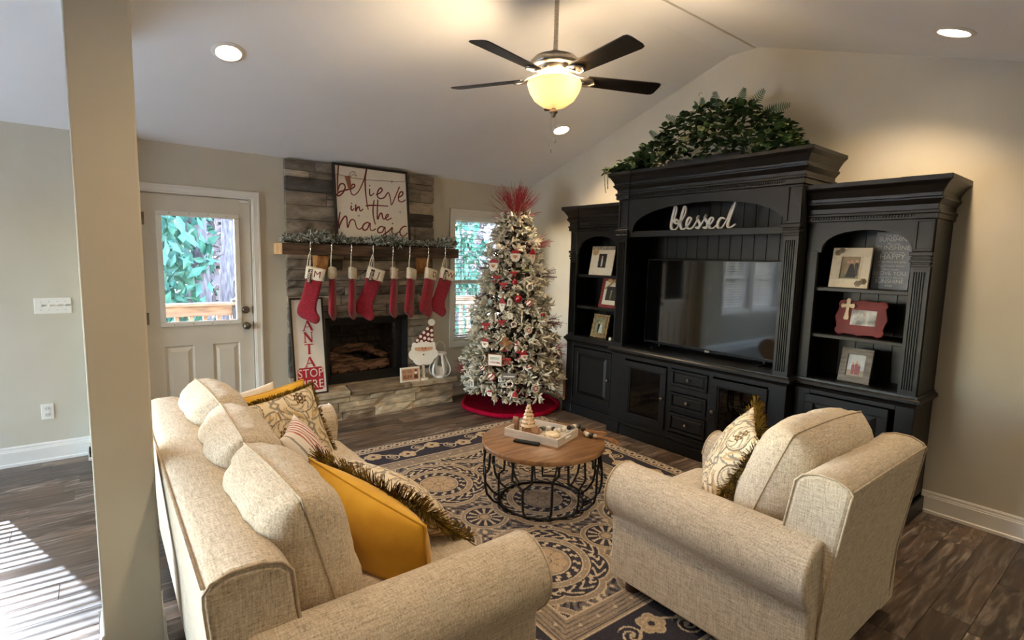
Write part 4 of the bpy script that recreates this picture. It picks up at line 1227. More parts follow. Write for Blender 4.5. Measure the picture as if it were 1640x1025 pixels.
PILLOWS = [
    ('throw_pillow', 'mustard velvet throw pillow leaning by the near sofa arm', (.66, .38), .11, T((-3.485, -3.335, .562)) @ R(90 + 14.7) @ R(0, -14) @ R(0, 0, -7), 'velvet', 31, None),
    ('throw_pillow', 'medallion print pillow with bushy olive fringe in front of the mustard pillow', (.56, .40), .10, T((-3.315, -3.17, .575)) @ R(90 + 13) @ R(0, -48) @ R(0, 0, -4), 'damask', 32, .065),
    ('throw_pillow', 'small red and white striped pillow on the middle of the sofa', (.40, .40), .07, T((-3.46, -2.56, .585)) @ R(90 - 24) @ R(0, -30), 'stripe', 33, None),
    ('throw_pillow', 'medallion print pillow propped against the far sofa arm', (.46, .45), .085, T((-3.46, -2.15, .59)) @ R(8) @ R(0, -24) @ R(0, 0, -8), 'damask', 34, .028),
    ('throw_pillow', 'mustard velvet pillow tucked behind the far medallion pillow', (.45, .44), .07, T((-3.47, -2.03, .61)) @ R(8) @ R(0, -22) @ R(0, 0, -8), 'velvet', 35, None),
    ('throw_pillow', 'cream pillow peeking out behind the pillows at the far sofa end', (.42, .40), .06, T((-3.62, -1.97, .625)) @ R(12) @ R(0, -20) @ R(0, 0, -6), 'cotton', 36, None),
    ('throw_pillow', 'medallion print pillow with olive fringe on the armchair', (.47, .46), .09, T((-1.86, -3.875, .655)) @ R(180 + 32) @ R(0, -26) @ R(0, 0, 6), 'damask', 37, .05),
]
for a in PILLOWS: pillow(*a)

# ------------------------------------------------------------------ rug
def rug_colors(X, Y):
    W2, H2 = 1.22, 1.525
    navy, cream, greige, slate, tan = [np.array(srgb(*c)) for c in ((68, 67, 77), (214, 197, 170), (168, 153, 134), (120, 114, 113), (198, 175, 144))]
    out = np.empty(X.shape + (4,)); out[:] = slate
    def put(m_, c): out[m_] = c
    # field background scrolls
    sc = np.sin(X * 58 + 3.0 * np.sin(Y * 31)) * np.sin(Y * 53 + 3.0 * np.sin(X * 37))
    put(sc > .52, cream); put(sc < -.45, navy); put((sc > .15) & (sc < .24), greige)
    dx, dy = .46, .58
    for i in range(-3, 4):
        for j in range(-3, 4):
            r = np.hypot(X - i * dx, Y - j * dy); a = np.arctan2(Y - j * dy, X - i * dx)
            if (i + j) % 2 == 0:
                Rs = .295 + .035 * np.abs(np.cos(4 * a)) ** .6
                put(r < Rs + .042, cream); put(r < Rs + .036, greige); put(r < Rs + .008, cream); put(r < Rs, navy)
                put((r < Rs - .012) & (r > .245) & (np.sin(24 * a + 2.4 * np.sin(95 * r)) > .5), cream)
                put((r < Rs - .03) & (r > .245) & (np.abs(np.sin(4 * a)) > .97), cream)
                put(r < .238, cream); put(r < .231, greige); put((r < .218) & (r > .211) & (np.sin(18 * a) > .8), cream)
                put(r < .2, cream); put(r < .193, navy)
                put((r < .188) & (r > .142) & (np.sin(16 * a + np.sign(r - .165) * .7) > .45) & (np.abs(r - .165) < .02), cream)
                put(r < .136, cream); put(r < .129, greige)
                fl_ = .118 * (.72 + .28 * np.abs(np.cos(4 * a)) ** .5)
                put((r < fl_) & (r > .03), tan); put((r < fl_ - .012) & (r > .045) & (np.abs(np.sin(4 * a)) > .985), slate)
                put((r < .034), slate); put(r < .027, tan)
            else:
                put(r < .150, cream); put(r < .144, greige); put(r < .124, cream); put(r < .118, navy)
                put((r < .108) & (r > .05) & (np.cos(12 * a) > .35), cream)
                put(r < .046, cream); put(r < .040, slate); put(r < .03, tan)
            # little buds between
            for sx, sy in ((.5, .5),):
                rr = np.hypot(X - (i + sx) * dx, Y - (j + sy) * dy)
                put(rr < .05, cream); put(rr < .043, greige); put(rr < .026, navy); put(rr < .012, cream)
    ex, ey = W2 - np.abs(X), H2 - np.abs(Y)
    e = np.minimum(ex, ey); t = np.where(ex < ey, Y, X)
    b = e < .545
    n1 = np.sin(t * 55) * np.sin(t * 23 + e * 40)
    put(b, cream); put(e < .535, greige)
    put((e < .525) & (e > .425) & (np.sin(e * 260 + 1.5 * np.sin(t * 9)) > .55), slate)
    put((e < .53) & (e > .42) & (np.hypot((t + .05) % .11 - .055, e - .475) < .010), cream)
    put((e < .428) & (e > .420), navy); put(e < .415, cream); put(e < .405, navy)
    nb = (e < .40) & (e > .125)
    vine = .262 + .055 * np.sin(2 * pi * t / .52)
    put(nb & (np.abs(e - vine) < .008), cream)
    for ph, off, rad in ((.13, .075, .062), (.39, -.075, .062)):
        tt = (t - ph + .26) % .52 - .26
        rr = np.hypot(tt, e - (.262 + off * .55)); aa = np.arctan2(e - (.262 + off * .55), tt)
        pr_ = rad * (.78 + .22 * np.abs(np.cos(2.5 * aa + .6)))
        put(nb & (rr < pr_ + .008), cream); put(nb & (rr < pr_), tan); put(nb & (np.abs(rr - pr_ * .6) < .005), cream); put(nb & (rr < .016), navy)
    for ph, c0 in ((0., .30), (.26, .215)):
        tt = (t - ph + .26) % .52 - .26
        rr = np.hypot(tt, e - c0); aa = np.arctan2(e - c0, tt)
        put(nb & (np.abs(((rr - .009 * aa) % .030) - .015) < .005) & (rr < .062), cream)
        put(nb & (rr < .012), cream)
    put((e < .125) & (e > .118), cream); put(e < .118, greige); put(e < .112, cream); put(e < .105, slate)
    tt = (t + .0375) % .075 - .0375
    ov = np.hypot(tt / .030, (e - .060) / .036)
    put((ov < 1) & (e < .105), cream); put((ov < .45) & (e < .105), navy)
    put((np.abs(np.abs(tt) - .0375) < .006) & (e < .1) & (e > .02), cream)
    put(e < .018, cream); put(e < .012, navy)
    return out
NX, NY = 489, 611
gx = np.linspace(-1.22, 1.22, NX); gy = np.linspace(-1.525, 1.525, NY)
GX, GY = np.meshgrid(gx, gy)
cc = rug_colors(GX, GY)
vz = np.full(GX.shape, .010)
co = np.stack([GX, GY, vz], -1).reshape(-1, 3)
me = bpy.data.meshes.new('rug')
qi = np.arange(NY * NX).reshape(NY, NX)
quads = np.stack([qi[:-1, :-1], qi[:-1, 1:], qi[1:, 1:], qi[1:, :-1]], -1).reshape(-1, 4)
me.vertices.add(len(co)); me.vertices.foreach_set('co', co.ravel())
me.loops.add(quads.size); me.loops.foreach_set('vertex_index', quads.ravel())
me.polygons.add(len(quads)); me.polygons.foreach_set('loop_start', np.arange(0, quads.size, 4))
me.update(calc_edges=True)
ca = me.color_attributes.new('Col', 'FLOAT_COLOR', 'POINT'); ca.data.foreach_set('color', cc.reshape(-1).astype(np.float32))
me.materials.append(mat('wool_rug', srgb(255, 255, 255), 1., attr='Col', c2=srgb(214, 208, 202), scale=90, lo=.3, hi=.7, bump=.3, bscale=500, spec=.05))
rg = thing('area_rug', 'navy and cream medallion area rug under the coffee table', 'rug', (-1.975, -2.64, 0), rot=(0, 0, radians(-1.5)))
pf_ = mesh_obj('pile', me, rg)
MB().box(-1.22, 1.22, -1.525, 1.525, .001, .0095).build('backing', mat('rug_backing', srgb(60, 58, 66), .9, c2=srgb(70, 66, 70)), rg, world=False)
# ------------------------------------------------------------------ ceiling fan and recessed lights
WARM = (1.0, .74, .46)
FC = Vector((-2.02, -2.68, 0))
fan = thing('ceiling_fan', 'brushed nickel ceiling fan with five black blades and a lit glass bowl', 'fan', (FC.x, FC.y, ZR))
fx, fy = FC.x, FC.y
MB().lathe([(.07, 0), (.07, -.03), (.05, -.065), (.02, -.075)], (fx, fy, ZR - .0), 24).build('canopy', m_nickel, fan, smooth='auto')
MB().lathe([(.0135, 0), (.0135, .46)], (fx, fy, 2.79), 14).build('downrod', m_nickel, fan, smooth='auto')
MB().lathe([(.018, .10), (.03, .095), (.034, .085), (.06, .08), (.125, .055), (.150, .03), (.152, .012), (.145, 0), (.125, -.004)], (fx, fy, 2.735), 32).build('motor_housing', m_nickel, fan, smooth='auto')
vent = MB().lathe([(.118, 0), (.112, -.02), (.085, -.045), (.060, -.055), (.058, -.075)], (fx, fy, 2.735), 32); vent.build('lower_housing', m_nickel, fan, smooth='auto')
for i in range(10):
    a = 2 * pi * i / 10
    MB().prism([(-.014, 0), (.014, 0), (.009, -.022), (-.009, -.022)], -.003, .003, 'y', T((fx + .107 * cos(a), fy + .107 * sin(a), 2.732)) @ R(math.degrees(a) + 90)).build('vent_slot', m_black, fan, fix=True)
m_blade = mat('black_blade', srgb(22, 19, 18), .4, c2=srgb(32, 27, 25), scale=5, stretch=(1, 10, 1))
A0 = 48
for k in range(5):
    a = radians(A0 + 72 * k)
    Mb = T((fx, fy, 2.68)) @ Matrix.Rotation(a, 4, 'Z')
    # outline of a blade in local x (out) and y
    w0, w1, r0, r1 = .055, .070, .20, .68
    out = [(r0, -w0), (r1 - .03, -w1), (r1 - .008, -w1 + .008), (r1, -w1 + .03), (r1, w1 - .03), (r1 - .008, w1 - .008), (r1 - .03, w1), (r0, w0), (r0 - .015, w0 * .6), (r0 - .015, -w0 * .6)]
    bl = MB().prism(out, -.003, .003, 'z', Mb @ Matrix.Rotation(radians(-12), 4, 'X')); bo = bl.build('blade', m_blade, fan, bevel=.0015, seg=1)
    ir = MB()
    for s_ in (-1, 1):
        ir.tube([Mb @ Vector(p) for p in smooth_path([(.11, .012 * s_, .025), (.15, .03 * s_, .008), (.19, .042 * s_, -.004 - .009 * s_), (.235, .032 * s_, -.008 - .006 * s_), (.262, .0, -.009)], 4)], .0075, 8)
    ir.tube([Mb @ Vector(p) for p in ((.09, 0, .03), (.14, 0, .012), (.19, 0, -.004))], .009, 8)
    ir.build('blade_iron', m_nickel, fan, smooth=True)
m_bowl = bpy.data.materials.new('frosted_bowl'); m_bowl.use_nodes = True
N_ = m_bowl.node_tree.nodes; L_ = m_bowl.node_tree.links
for x in list(N_):
    if x.type != 'OUTPUT_MATERIAL': N_.remove(x)
o_ = [x for x in N_ if x.type == 'OUTPUT_MATERIAL'][0]
tr_ = N_.new('ShaderNodeBsdfTranslucent'); tr_.inputs[0].default_value = (.60, .49, .355, 1)
df_ = N_.new('ShaderNodeBsdfPrincipled'); df_.inputs['Base Color'].default_value = (.9, .82, .68, 1); df_.inputs['Roughness'].default_value = .3
tz = N_.new('ShaderNodeTexNoise'); tz.inputs['Scale'].default_value = 9; tz.inputs['Distortion'].default_value = 2.0
rz = N_.new('ShaderNodeMapRange'); rz.inputs['To Min'].default_value = .25; rz.inputs['To Max'].default_value = .4
L_.new(tz.outputs[0], rz.inputs['Value'])
mx_ = N_.new('ShaderNodeMixShader'); L_.new(rz.outputs[0], mx_.inputs[0]); L_.new(tr_.outputs[0], mx_.inputs[1]); L_.new(df_.outputs[0], mx_.inputs[2])
L_.new(mx_.outputs[0], o_.inputs['Surface'])
prof = [(.158, .0), (.163, -.012), (.160, -.028), (.148, -.062), (.12, -.105), (.075, -.138), (.02, -.150), (.012, -.151)]
MB().lathe(prof + [(r - .004 if r > .02 else r, z + .004) for r, z in prof[::-1]], (fx, fy, 2.655), 36, caps=False).build('glass_bowl', m_bowl, fan, smooth=True)
MB().lathe([(.055, .02), (.055, 0), (.03, -.02), (.012, -.03), (.012, -.165), (.024, -.168), (.026, -.18), (.014, -.192), (.010, -.205), (.004, -.212)], (fx, fy, 2.66), 20).build('finial', m_nickel, fan, smooth='auto')
for dx, dy, l in ((.010, -.010, .13), (-.008, .010, .19)):
    p = MB(); p.tube([(fx + dx, fy + dy, 2.46), (fx + dx, fy + dy, 2.46 - l)], .0014, 6)
    for i in range(int(l / .012)): p.ball((fx + dx, fy + dy, 2.455 - i * .012), .0024, 6, 4)
    po = p.build('pull_chain', m_nickel, fan)
    MB().lathe([(.003, 0), (.007, -.008), (.008, -.022), (.004, -.03)], (fx + dx, fy + dy, 2.46 - l), 10).build('chain_fob', m_nickel, po, smooth='auto')
for i in range(3):
    a = radians(30 + 120 * i); bx_, by_ = fx + .072 * cos(a), fy + .072 * sin(a)
    bm_ = MB().ball((bx_, by_, 2.612), .026, 12, 8, (1, 1, 1.15)); bm_.lathe([(.013, 0), (.013, .03)], (bx_, by_, 2.635), 10)
    bm_.build('bulb', mat('lit_bulb', srgb(255, 240, 210), .4, emit=30, ecol=(1, .8, .55, 1)), fan, smooth=True)
    l = bpy.data.lights.new('fan_bulb_light', 'POINT'); l.energy = FAN_W / 3; l.color = WARM; l.shadow_soft_size = .03
    lo = bpy.data.objects.new('fan_bulb_light', l); col.objects.link(lo); lo.location = (fx + .105 * cos(a), fy + .105 * sin(a), 2.640)

m_lens = mat('lit_lens', srgb(255, 236, 200), .4, emit=14, ecol=(1, .80, .52, 1))
def can(x, y, side, label):
    if side > 0: z = H - S * y; nrm = Vector((0, -S, -1)).normalized()
    else: z = ZN + S * (y - YB); nrm = Vector((0, S, -1)).normalized()
    q = nrm.to_track_quat('-Z', 'Y').to_matrix().to_4x4()
    t_ = thing('recessed_light', label, 'light', (x, y, z), 'recessed lights in the vaulted ceiling', rot=q.to_euler())
    MB().lathe([(.073, .0), (.098, -.0015), (.098, -.004), (.092, -.008), (.076, -.010), (.070, -.004), (.070, .004)], (0, 0, 0), 32, caps=False).build('trim_ring', m_trim, t_, smooth='auto', world=False)
    MB().lathe([(.071, 0), (.05, -.004), (.001, -.006)], (0, 0, 0), 32).build('lens', m_lens, t_, smooth=True, world=False)
    l = bpy.data.lights.new('recessed_beam', 'SPOT'); l.energy = CAN_W; l.color = WARM; l.spot_size = radians(128); l.spot_blend = .7; l.shadow_soft_size = .06
    lo = bpy.data.objects.new('recessed_beam', l); col.objects.link(lo); lo.location = Vector((x, y, z)) + nrm * .03; lo.rotation_euler = q.to_euler()
can(-3.51, -1.228, 1, 'lit recessed ceiling light above the glazed back door')
can(-.60, -1.223, 1, 'lit recessed ceiling light just beyond the ceiling fan bowl')
can(-.592, -4.25, -1, 'lit recessed ceiling light at the top right above the armchair')
can(-3.5, -4.25, -1, 'lit recessed ceiling light above the near end of the sofa')

# fill lamps added in the flat ceiling behind the viewer, out of view
for i, x in enumerate((-5.8, -3.6, -1.4)):
    t_ = thing('recessed_light', ('fill light added in the flat ceiling behind the viewer on the left', 'fill light added in the flat ceiling right behind the viewer', 'fill light added in the flat ceiling behind the viewer on the right')[i], 'light', (x, -6.6, H), 'added fill lights behind the viewer')
    MB().lathe([(.073, .0), (.098, -.0015), (.098, -.004), (.092, -.008), (.076, -.010), (.070, -.004), (.070, .004)], (0, 0, 0), 32, caps=False).build('trim_ring', m_trim, t_, smooth='auto', world=False)
    MB().lathe([(.071, 0), (.05, -.004), (.001, -.006)], (0, 0, 0), 32).build('lens', m_lens, t_, smooth=True, world=False)
    l = bpy.data.lights.new('fill_beam', 'SPOT'); l.energy = CAN_W * .38; l.color = (1, .82, .62); l.spot_size = radians(140); l.spot_blend = .7; l.shadow_soft_size = .06
    lo = bpy.data.objects.new('fill_beam', l); col.objects.link(lo); lo.location = (x, -6.6, H - .03)
# ------------------------------------------------------------------ coffee table and what is on it
TC = Vector((-2.0, -2.66, 0)); TZ = .43
m_oak = mat('walnut_top', srgb(112, 80, 52), .42, c2=srgb(150, 112, 76), scale=3, stretch=(2, 14, 2), detail=6, rot=(0, 0, radians(35)))
tb = thing('coffee_table', 'round coffee table with a brown wooden top and black metal cage base', 'table', (TC.x, TC.y, .01))
MB().lathe([(.395, 0), (.400, .004), (.400, .026), (.396, .030)], (TC.x, TC.y, TZ - .03), 72).build('table_top', m_oak, tb, smooth='auto')
def pol(a, r, z): return (TC.x + r * cos(a), TC.y + r * sin(a), z)
MB().tube([pol(2 * pi * i / 48, .275, .018) for i in range(48)], .008, 8, closed=True).build('base_ring', m_dark, tb, smooth=True)
MB().tube([pol(2 * pi * i / 48, .335, TZ - .038) for i in range(48)], .008, 8, closed=True).build('top_ring', m_dark, tb, smooth=True)
NB = 14; st = 2 * pi / NB
for i in range(NB):
    a = i * st + .1
    lo_ = [pol(a, .275, .018), pol(a, .33, .045), pol(a, .375, .10), pol(a, .388, .16)]
    if i % 2 == 0:
        MB().tube(lo_ + [pol(a, .388, .235), pol(a + .30 * st, .385, .285), pol(a + .30 * st, .375, TZ - .04)], .0078, 6).build('bar', m_dark, tb)
        MB().tube([pol(a, .388, .235), pol(a - .42 * st, .385, .285), pol(a - .42 * st, .375, TZ - .04)], .0078, 6).build('bar_fork', m_dark, tb)
    else:
        MB().tube(lo_ + [pol(a, .388, .30), pol(a + .22 * st, .385, .335), pol(a + .22 * st, .378, TZ - .04)], .0078, 6).build('bar', m_dark, tb)
        MB().tube([pol(a - .35 * st, .33, TZ - .036), pol(a - .35 * st, .39, TZ - .042), pol(a - .35 * st, .39, .345), pol(a + .1 * st, .387, .34)], .0078, 6).build('bar_bracket', m_dark, tb)
# tray
m_white = mat('whitewashed_wood', srgb(206, 198, 186), .7, c2=srgb(224, 217, 206), scale=6, stretch=(1, 8, 8))
ang = -71
Mt = T((-1.965, -2.60, TZ)) @ R(ang)
ty = thing('serving_tray', 'white wooden tray with slotted handles on the coffee table', 'tray', (-1.965, -2.60, TZ), rot=(0, 0, radians(ang)))
L2, W2_ = .20, .145
MB().box(-L2, L2, -W2_, W2_, 0, .008).build('tray_base', m_white, ty, world=False)
for s_ in (-1, 1):
    MB().box(-L2, L2, min(s_ * W2_, s_ * (W2_ - .01)), max(s_ * W2_, s_ * (W2_ - .01)), .008, .052).build('tray_side', m_white, ty, world=False, bevel=.001)
    e = MB(); x0, x1 = sorted((s_ * L2, s_ * (L2 - .01)))
    wall_cells(e, -W2_ + .01, W2_ - .01, .008, .052, [(-.04, .04, .028, .042)], x0, x1, 'x'); e.build('tray_end', m_white, ty, world=False)
# tiered tree with a star
m_birch = mat('pale_birch', srgb(226, 200, 164), .6, c2=srgb(238, 218, 188), scale=10)
m_log2 = mat('split_log', srgb(132, 98, 70), .8, c2=srgb(176, 138, 104), scale=8)
m_silver = mat('silver_glitter', srgb(180, 176, 168), .35, .9, c2=srgb(214, 210, 202), scale=80)
bx, by = -2.0, -2.505
wt = thing('tabletop_tree', 'small cream tiered wooden tree with a silver star in the tray', 'ornament', (bx, by, TZ + .008))
MB().lathe([(.042, 0), (.044, .02), (.040, .036)], (bx, by, TZ + .008), 16).build('log_base', m_log2, wt, smooth='auto')
z = TZ + .044
for k in range(6):
    r_ = .052 - k * .0075
    MB().lathe([(r_ * .75, 0), (r_, .006), (r_, .012), (r_ * .8, .022), (r_ * .66, .026)], (bx, by, z), 18).build('tier', m_birch, wt, smooth='auto')
    for j in range(7 - k // 2):
        a = j * 2 * pi / (7 - k // 2) + k * .5
        MB().ball((bx + r_ * 1.04 * cos(a), by + r_ * 1.04 * sin(a), z + .004), .0055, 6, 5).build('bead', m_birch if (j + k) % 3 else m_log2, wt, smooth=True)
    z += .025
sp_ = MB(); pts = []
for i in range(10):
    a = pi / 2 + i * pi / 5; r_ = .026 if i % 2 == 0 else .009
    pts.append((r_ * cos(a), r_ * sin(a)))
sp_.prism(pts, -.003, .003, 'y', T((bx, by, z + .02)) @ R(-40)); sp_.build('star', m_silver, wt, fix=True)
# little wooden house blocks
def house(x, y, w_, d_, h_, rz, label, mm):
    t_ = thing('house_block', label, 'ornament', (x, y, TZ + .008), rot=(0, 0, radians(rz)))
    MB().box(-w_ / 2, w_ / 2, -d_ / 2, d_ / 2, 0, h_).build('block', mm, t_, world=False, bevel=.001)
    MB().prism([(-w_ / 2 - .003, h_), (0, h_ + w_ * .6), (w_ / 2 + .003, h_)], -d_ / 2 - .002, d_ / 2 + .002, 'y').build('roof', m_log2, t_, world=False, fix=True)
house(-2.045, -2.43, .03, .035, .075, 20, 'tall narrow wooden house block at the left of the tray', m_log2)
house(-2.005, -2.585, .05, .045, .022, 30, 'low brown wooden house block in front of the tiered tree', m_log2)
house(-1.965, -2.56, .032, .03, .018, 60, 'pale wooden house block right of the tiered tree', m_birch)
# knitted cookie
ck = thing('fabric_cookie', 'cream scalloped fabric round lying in the tray', 'ornament', (-1.93, -2.67, TZ + .008))
pts = []
for i in range(28):
    a = 2 * pi * i / 28; r_ = .046 + .003 * cos(14 * a); pts.append((-1.93 + r_ * cos(a) * 1.15, -2.67 + r_ * sin(a)))
MB().prism(pts, TZ + .009, TZ + .032, 'z').build('round', mat('cream_knit', srgb(236, 220, 184), .9, c2=srgb(246, 234, 204), scale=60, bump=.4), ck, bevel=.006, fix=True)
MB().tube([(p[0] * 1.0, p[1], TZ + .012) for p in pts], .003, 5, closed=True).build('edge_stitch', m_log2, ck)
# bead garland
gl = thing('bead_garland', 'black white and grey wooden bead garland trailing out of the tray', 'garland', (-1.75, -2.72, TZ))
cols_ = [mat('bead_white', srgb(232, 226, 214), .5, c2=srgb(238, 233, 223)), mat('bead_black', srgb(30, 29, 30), .5, c2=srgb(40, 38, 38)), mat('bead_grey', srgb(120, 118, 116), .55, c2=srgb(138, 136, 133)), mat('bead_wood', srgb(186, 162, 138), .6, c2=srgb(204, 182, 158))]
path = [(-1.955, -2.575, .452), (-1.925, -2.55, .452), (-1.895, -2.545, .452), (-1.868, -2.565, .452), (-1.85, -2.595, .452), (-1.86, -2.63, .452), (-1.885, -2.652, .462), (-1.885, -2.69, .476), (-1.872, -2.722, .492), (-1.842, -2.735, .498), (-1.812, -2.732, .496), (-1.784, -2.722, .492), (-1.757, -2.715, .488), (-1.727, -2.712, .478), (-1.706, -2.735, .462), (-1.715, -2.765, .4465), (-1.728, -2.793, .4465), (-1.725, -2.823, .4465), (-1.71, -2.848, .4465)]
order = [3, 1, 2, 0, 1, 3, 0, 0, 0, 1, 2, 0, 2, 1, 1, 3, 0, 1, 3]
for p, k in zip(path, order): MB().ball(p, .0165, 12, 8).build('bead', cols_[k], gl, smooth=True)
MB().tube(path, .002, 5).build('cord', m_log2, gl)
m_tassel = mat('jute_tassel', srgb(166, 118, 78), .9, c2=srgb(196, 150, 108), scale=40)
for a, b_ in (((-1.70, -2.73, .462), [(-1.66, -2.76, .448), (-1.625, -2.80, .440), (-1.60, -2.83, .436)]), ((-1.70, -2.86, .446), [(-1.672, -2.90, .442), (-1.652, -2.935, .436), (-1.635, -2.965, .418)])):
    mb = MB(); rr = random.Random(4)
    for i in range(46):
        o = Vector((rr.uniform(-1, 1), rr.uniform(-1, 1), rr.uniform(-.4, .8)))
        P = [Vector(a)] + [Vector(q) + o * .011 * (j + 1) * .55 for j, q in enumerate(b_)]
        mb.tube(smooth_path([tuple(p) for p in P], 3), .0017, 4)
    mb.tube([a, Vector(a).lerp(Vector(b_[0]), .5)], .009, 8)
    mb.build('tassel', m_tassel, gl)
rc = thing('remote_control', 'black remote control lying on the front of the coffee table', 'remote', (-2.145, -2.665, TZ), rot=(0, 0, radians(-61)))
MB().box(-.088, .088, -.020, .020, 0, .017).build('case', m_black, rc, world=False, bevel=.008, seg=3)
for i in range(8):
    for j in (-.009, 0, .009): MB().lathe([(.003, 0), (.003, .0012)], (-.06 + i * .016, j, .017), 8).build('button', mat('grey_button', srgb(46, 46, 48), .6), rc, world=False)
# ------------------------------------------------------------------ mantel: sign, garland, stockings
BELIEVE = [[(0.052, 1.0), (0.031, 0.829), (0.023, 0.65)], [(0.025, 0.673), (0.057, 0.752), (0.103, 0.768), (0.126, 0.731), (0.104, 0.67), (0.059, 0.619), (0.022, 0.605), (0.015, 0.623), (0.052, 0.66), (0.144, 0.694), (0.215, 0.72), (0.255, 0.752), (0.251, 0.776), (0.221, 0.766), (0.198, 0.719), (0.205, 0.652), (0.246, 0.637), (0.309, 0.697), (0.378, 0.828), (0.409, 0.919), (0.429, 1.0)], [(0.436, 1.0), (0.404, 0.843), (0.406, 0.615), (0.426, 0.458)], [(0.462, 0.74), (0.458, 0.672), (0.475, 0.648), (0.523, 0.687)], [(0.462, 0.791), (0.466, 0.775)], [(0.549, 0.669), (0.604, 0.695), (0.642, 0.741), (0.619, 0.766), (0.578, 0.717), (0.567, 0.651), (0.606, 0.62), (0.669, 0.644), (0.729, 0.714), (0.755, 0.636), (0.768, 0.549), (0.825, 0.653), (0.903, 0.812)], [(0.877, 0.657), (0.939, 0.699), (0.949, 0.741), (0.911, 0.735), (0.877, 0.663), (0.89, 0.609), (0.941, 0.608), (0.985, 0.638)], [(0.196, 0.494), (0.189, 0.451), (0.206, 0.431), (0.233, 0.458)], [(0.198, 0.528), (0.202, 0.516)], [(0.257, 0.514), (0.252, 0.427), (0.272, 0.466), (0.3, 0.485), (0.307, 0.442), (0.325, 0.432), (0.352, 0.462)], [(0.517, 0.59), (0.494, 0.466), (0.497, 0.351), (0.517, 0.263)], [(0.391, 0.505), (0.5, 0.521), (0.717, 0.527)], [(0.571, 0.605), (0.556, 0.468), (0.552, 0.338), (0.586, 0.404), (0.617, 0.423), (0.627, 0.365), (0.65, 0.346), (0.708, 0.39), (0.707, 0.414), (0.678, 0.395), (0.67, 0.353), (0.698, 0.337), (0.758, 0.367)], [(0.04, 0.397), (0.016, 0.287), (0.01, 0.186), (0.042, 0.263), (0.096, 0.341), (0.124, 0.329), (0.13, 0.203), (0.167, 0.287), (0.204, 0.311), (0.232, 0.287), (0.251, 0.211), (0.292, 0.188), (0.343, 0.224)], [(0.437, 0.277), (0.39, 0.282), (0.337, 0.231), (0.347, 0.18), (0.398, 0.198), (0.441, 0.279), (0.44, 0.198), (0.467, 0.178), (0.521, 0.207)], [(0.646, 0.231), (0.592, 0.241), (0.546, 0.196), (0.557, 0.157), (0.612, 0.169), (0.653, 0.236), (0.655, 0.155), (0.682, 0.081)], [(0.565, 0.068), (0.63, 0.132), (0.71, 0.187), (0.762, 0.235), (0.752, 0.179), (0.771, 0.148), (0.815, 0.155), (0.876, 0.191)], [(0.768, 0.3), (0.773, 0.284)], [(0.982, 0.264), (0.933, 0.259), (0.876, 0.197), (0.889, 0.133), (0.94, 0.131), (0.99, 0.175)]]
SW = .772
sg_ = thing('believe_sign', 'square framed sign lettered believe in the magic above the mantel', 'sign', (-2.063, -.178, 1.685), rot=(radians(-6.6), 0, 0))
m_red = mat('brick_red_ink', srgb(112, 34, 30), .7, c2=srgb(128, 42, 36), scale=9)
m_canvas = mat('cream_canvas', srgb(240, 230, 212), .85, c2=srgb(244, 236, 220), scale=40)
m_blackwood = mat('black_wood_frame', srgb(26, 20, 18), .5, c2=srgb(36, 28, 24), scale=9)
h2 = SW / 2
MB().box(-h2 + .01, h2 - .01, .0, .008, .01, SW - .01).build('canvas', m_canvas, sg_, world=False)
for nm, bx in (('frame_rail', (-h2, h2, -.012, .018, 0, .022)), ('frame_rail', (-h2, h2, -.012, .018, SW - .022, SW)), ('frame_stile', (-h2, -h2 + .022, -.012, .018, .022, SW - .022)), ('frame_stile', (h2 - .022, h2, -.012, .018, .022, SW - .022))):
    MB().box(*bx).build(nm, m_blackwood, sg_, world=False, bevel=.002)
lt = MB(); inn = SW - .044
for s_ in BELIEVE:
    p = smooth_path(s_, 7); n_ = len(p)
    ws = [.0125 * (.75 + .35 * abs(sin(3.1 * i / n_ + .6))) for i in range(n_)]
    lt.ribbon([(-inn / 2 + u * inn, .022 + v * inn) for u, v in p], ws, .0015, T((0, 0, 0)))
lt.build('script_lettering', m_red, sg_, world=False)
stv = MB()
for u, v in ((0.279, 0.898), (0.791, 0.868), (0.293, 0.367), (0.893, 0.458)):
    cx, cz = -inn / 2 + u * inn, .022 + v * inn
    for a, b_ in ((.018, .003), (.003, .018)):
        stv.prism([(cx - a, cz), (cx, cz - b_), (cx + a, cz), (cx, cz + b_)], -.0012, 0, 'y')
stv.build('sparkles', mat('sage_ink', srgb(122, 112, 92), .7, c2=srgb(132, 122, 102)), sg_, world=False)
# twine with a tag hung across the sign
tw = thing('gift_tag_string', 'twine with a small brown tag strung across the believe sign', 'decoration', (-2.063, -.2, 2.36))
m_twine = mat('jute_twine', srgb(112, 86, 66), .9, c2=srgb(134, 106, 82), scale=50)
def onsign(u, v, y): 
    a = radians(-6.6); xx = -inn / 2 + u * inn; zz = .022 + v * inn
    return (-2.063 + xx, -.178 + y * cos(a) - zz * sin(a), 1.685 + y * sin(a) + zz * cos(a))
MB().tube([onsign(u, v, -.016) for u, v in smooth_path([(-0.028, .885), (0.097, 0.87), (0.188, 0.855), (0.481, 0.853), (1.02, 0.885)], 5)], .0022, 6).build('twine', m_twine, tw, smooth=True)
MB().tube([onsign(u, v, -.018) for u, v in smooth_path([(0.186, 0.862), (0.193, 0.913), (0.237, 0.939), (0.262, 0.921), (0.227, 0.891), (0.188, 0.858)], 5)], .0022, 6).build('bow_loop', m_twine, tw, smooth=True)
tg_ = MB(); q = [onsign(u, v, -.018) for u, v in ((0.12, 0.863), (0.183, 0.876), (0.203, 0.719), (0.157, 0.71))]; q2 = [onsign(u, v, -.021) for u, v in ((0.12, 0.863), (0.183, 0.876), (0.203, 0.719), (0.157, 0.71))]
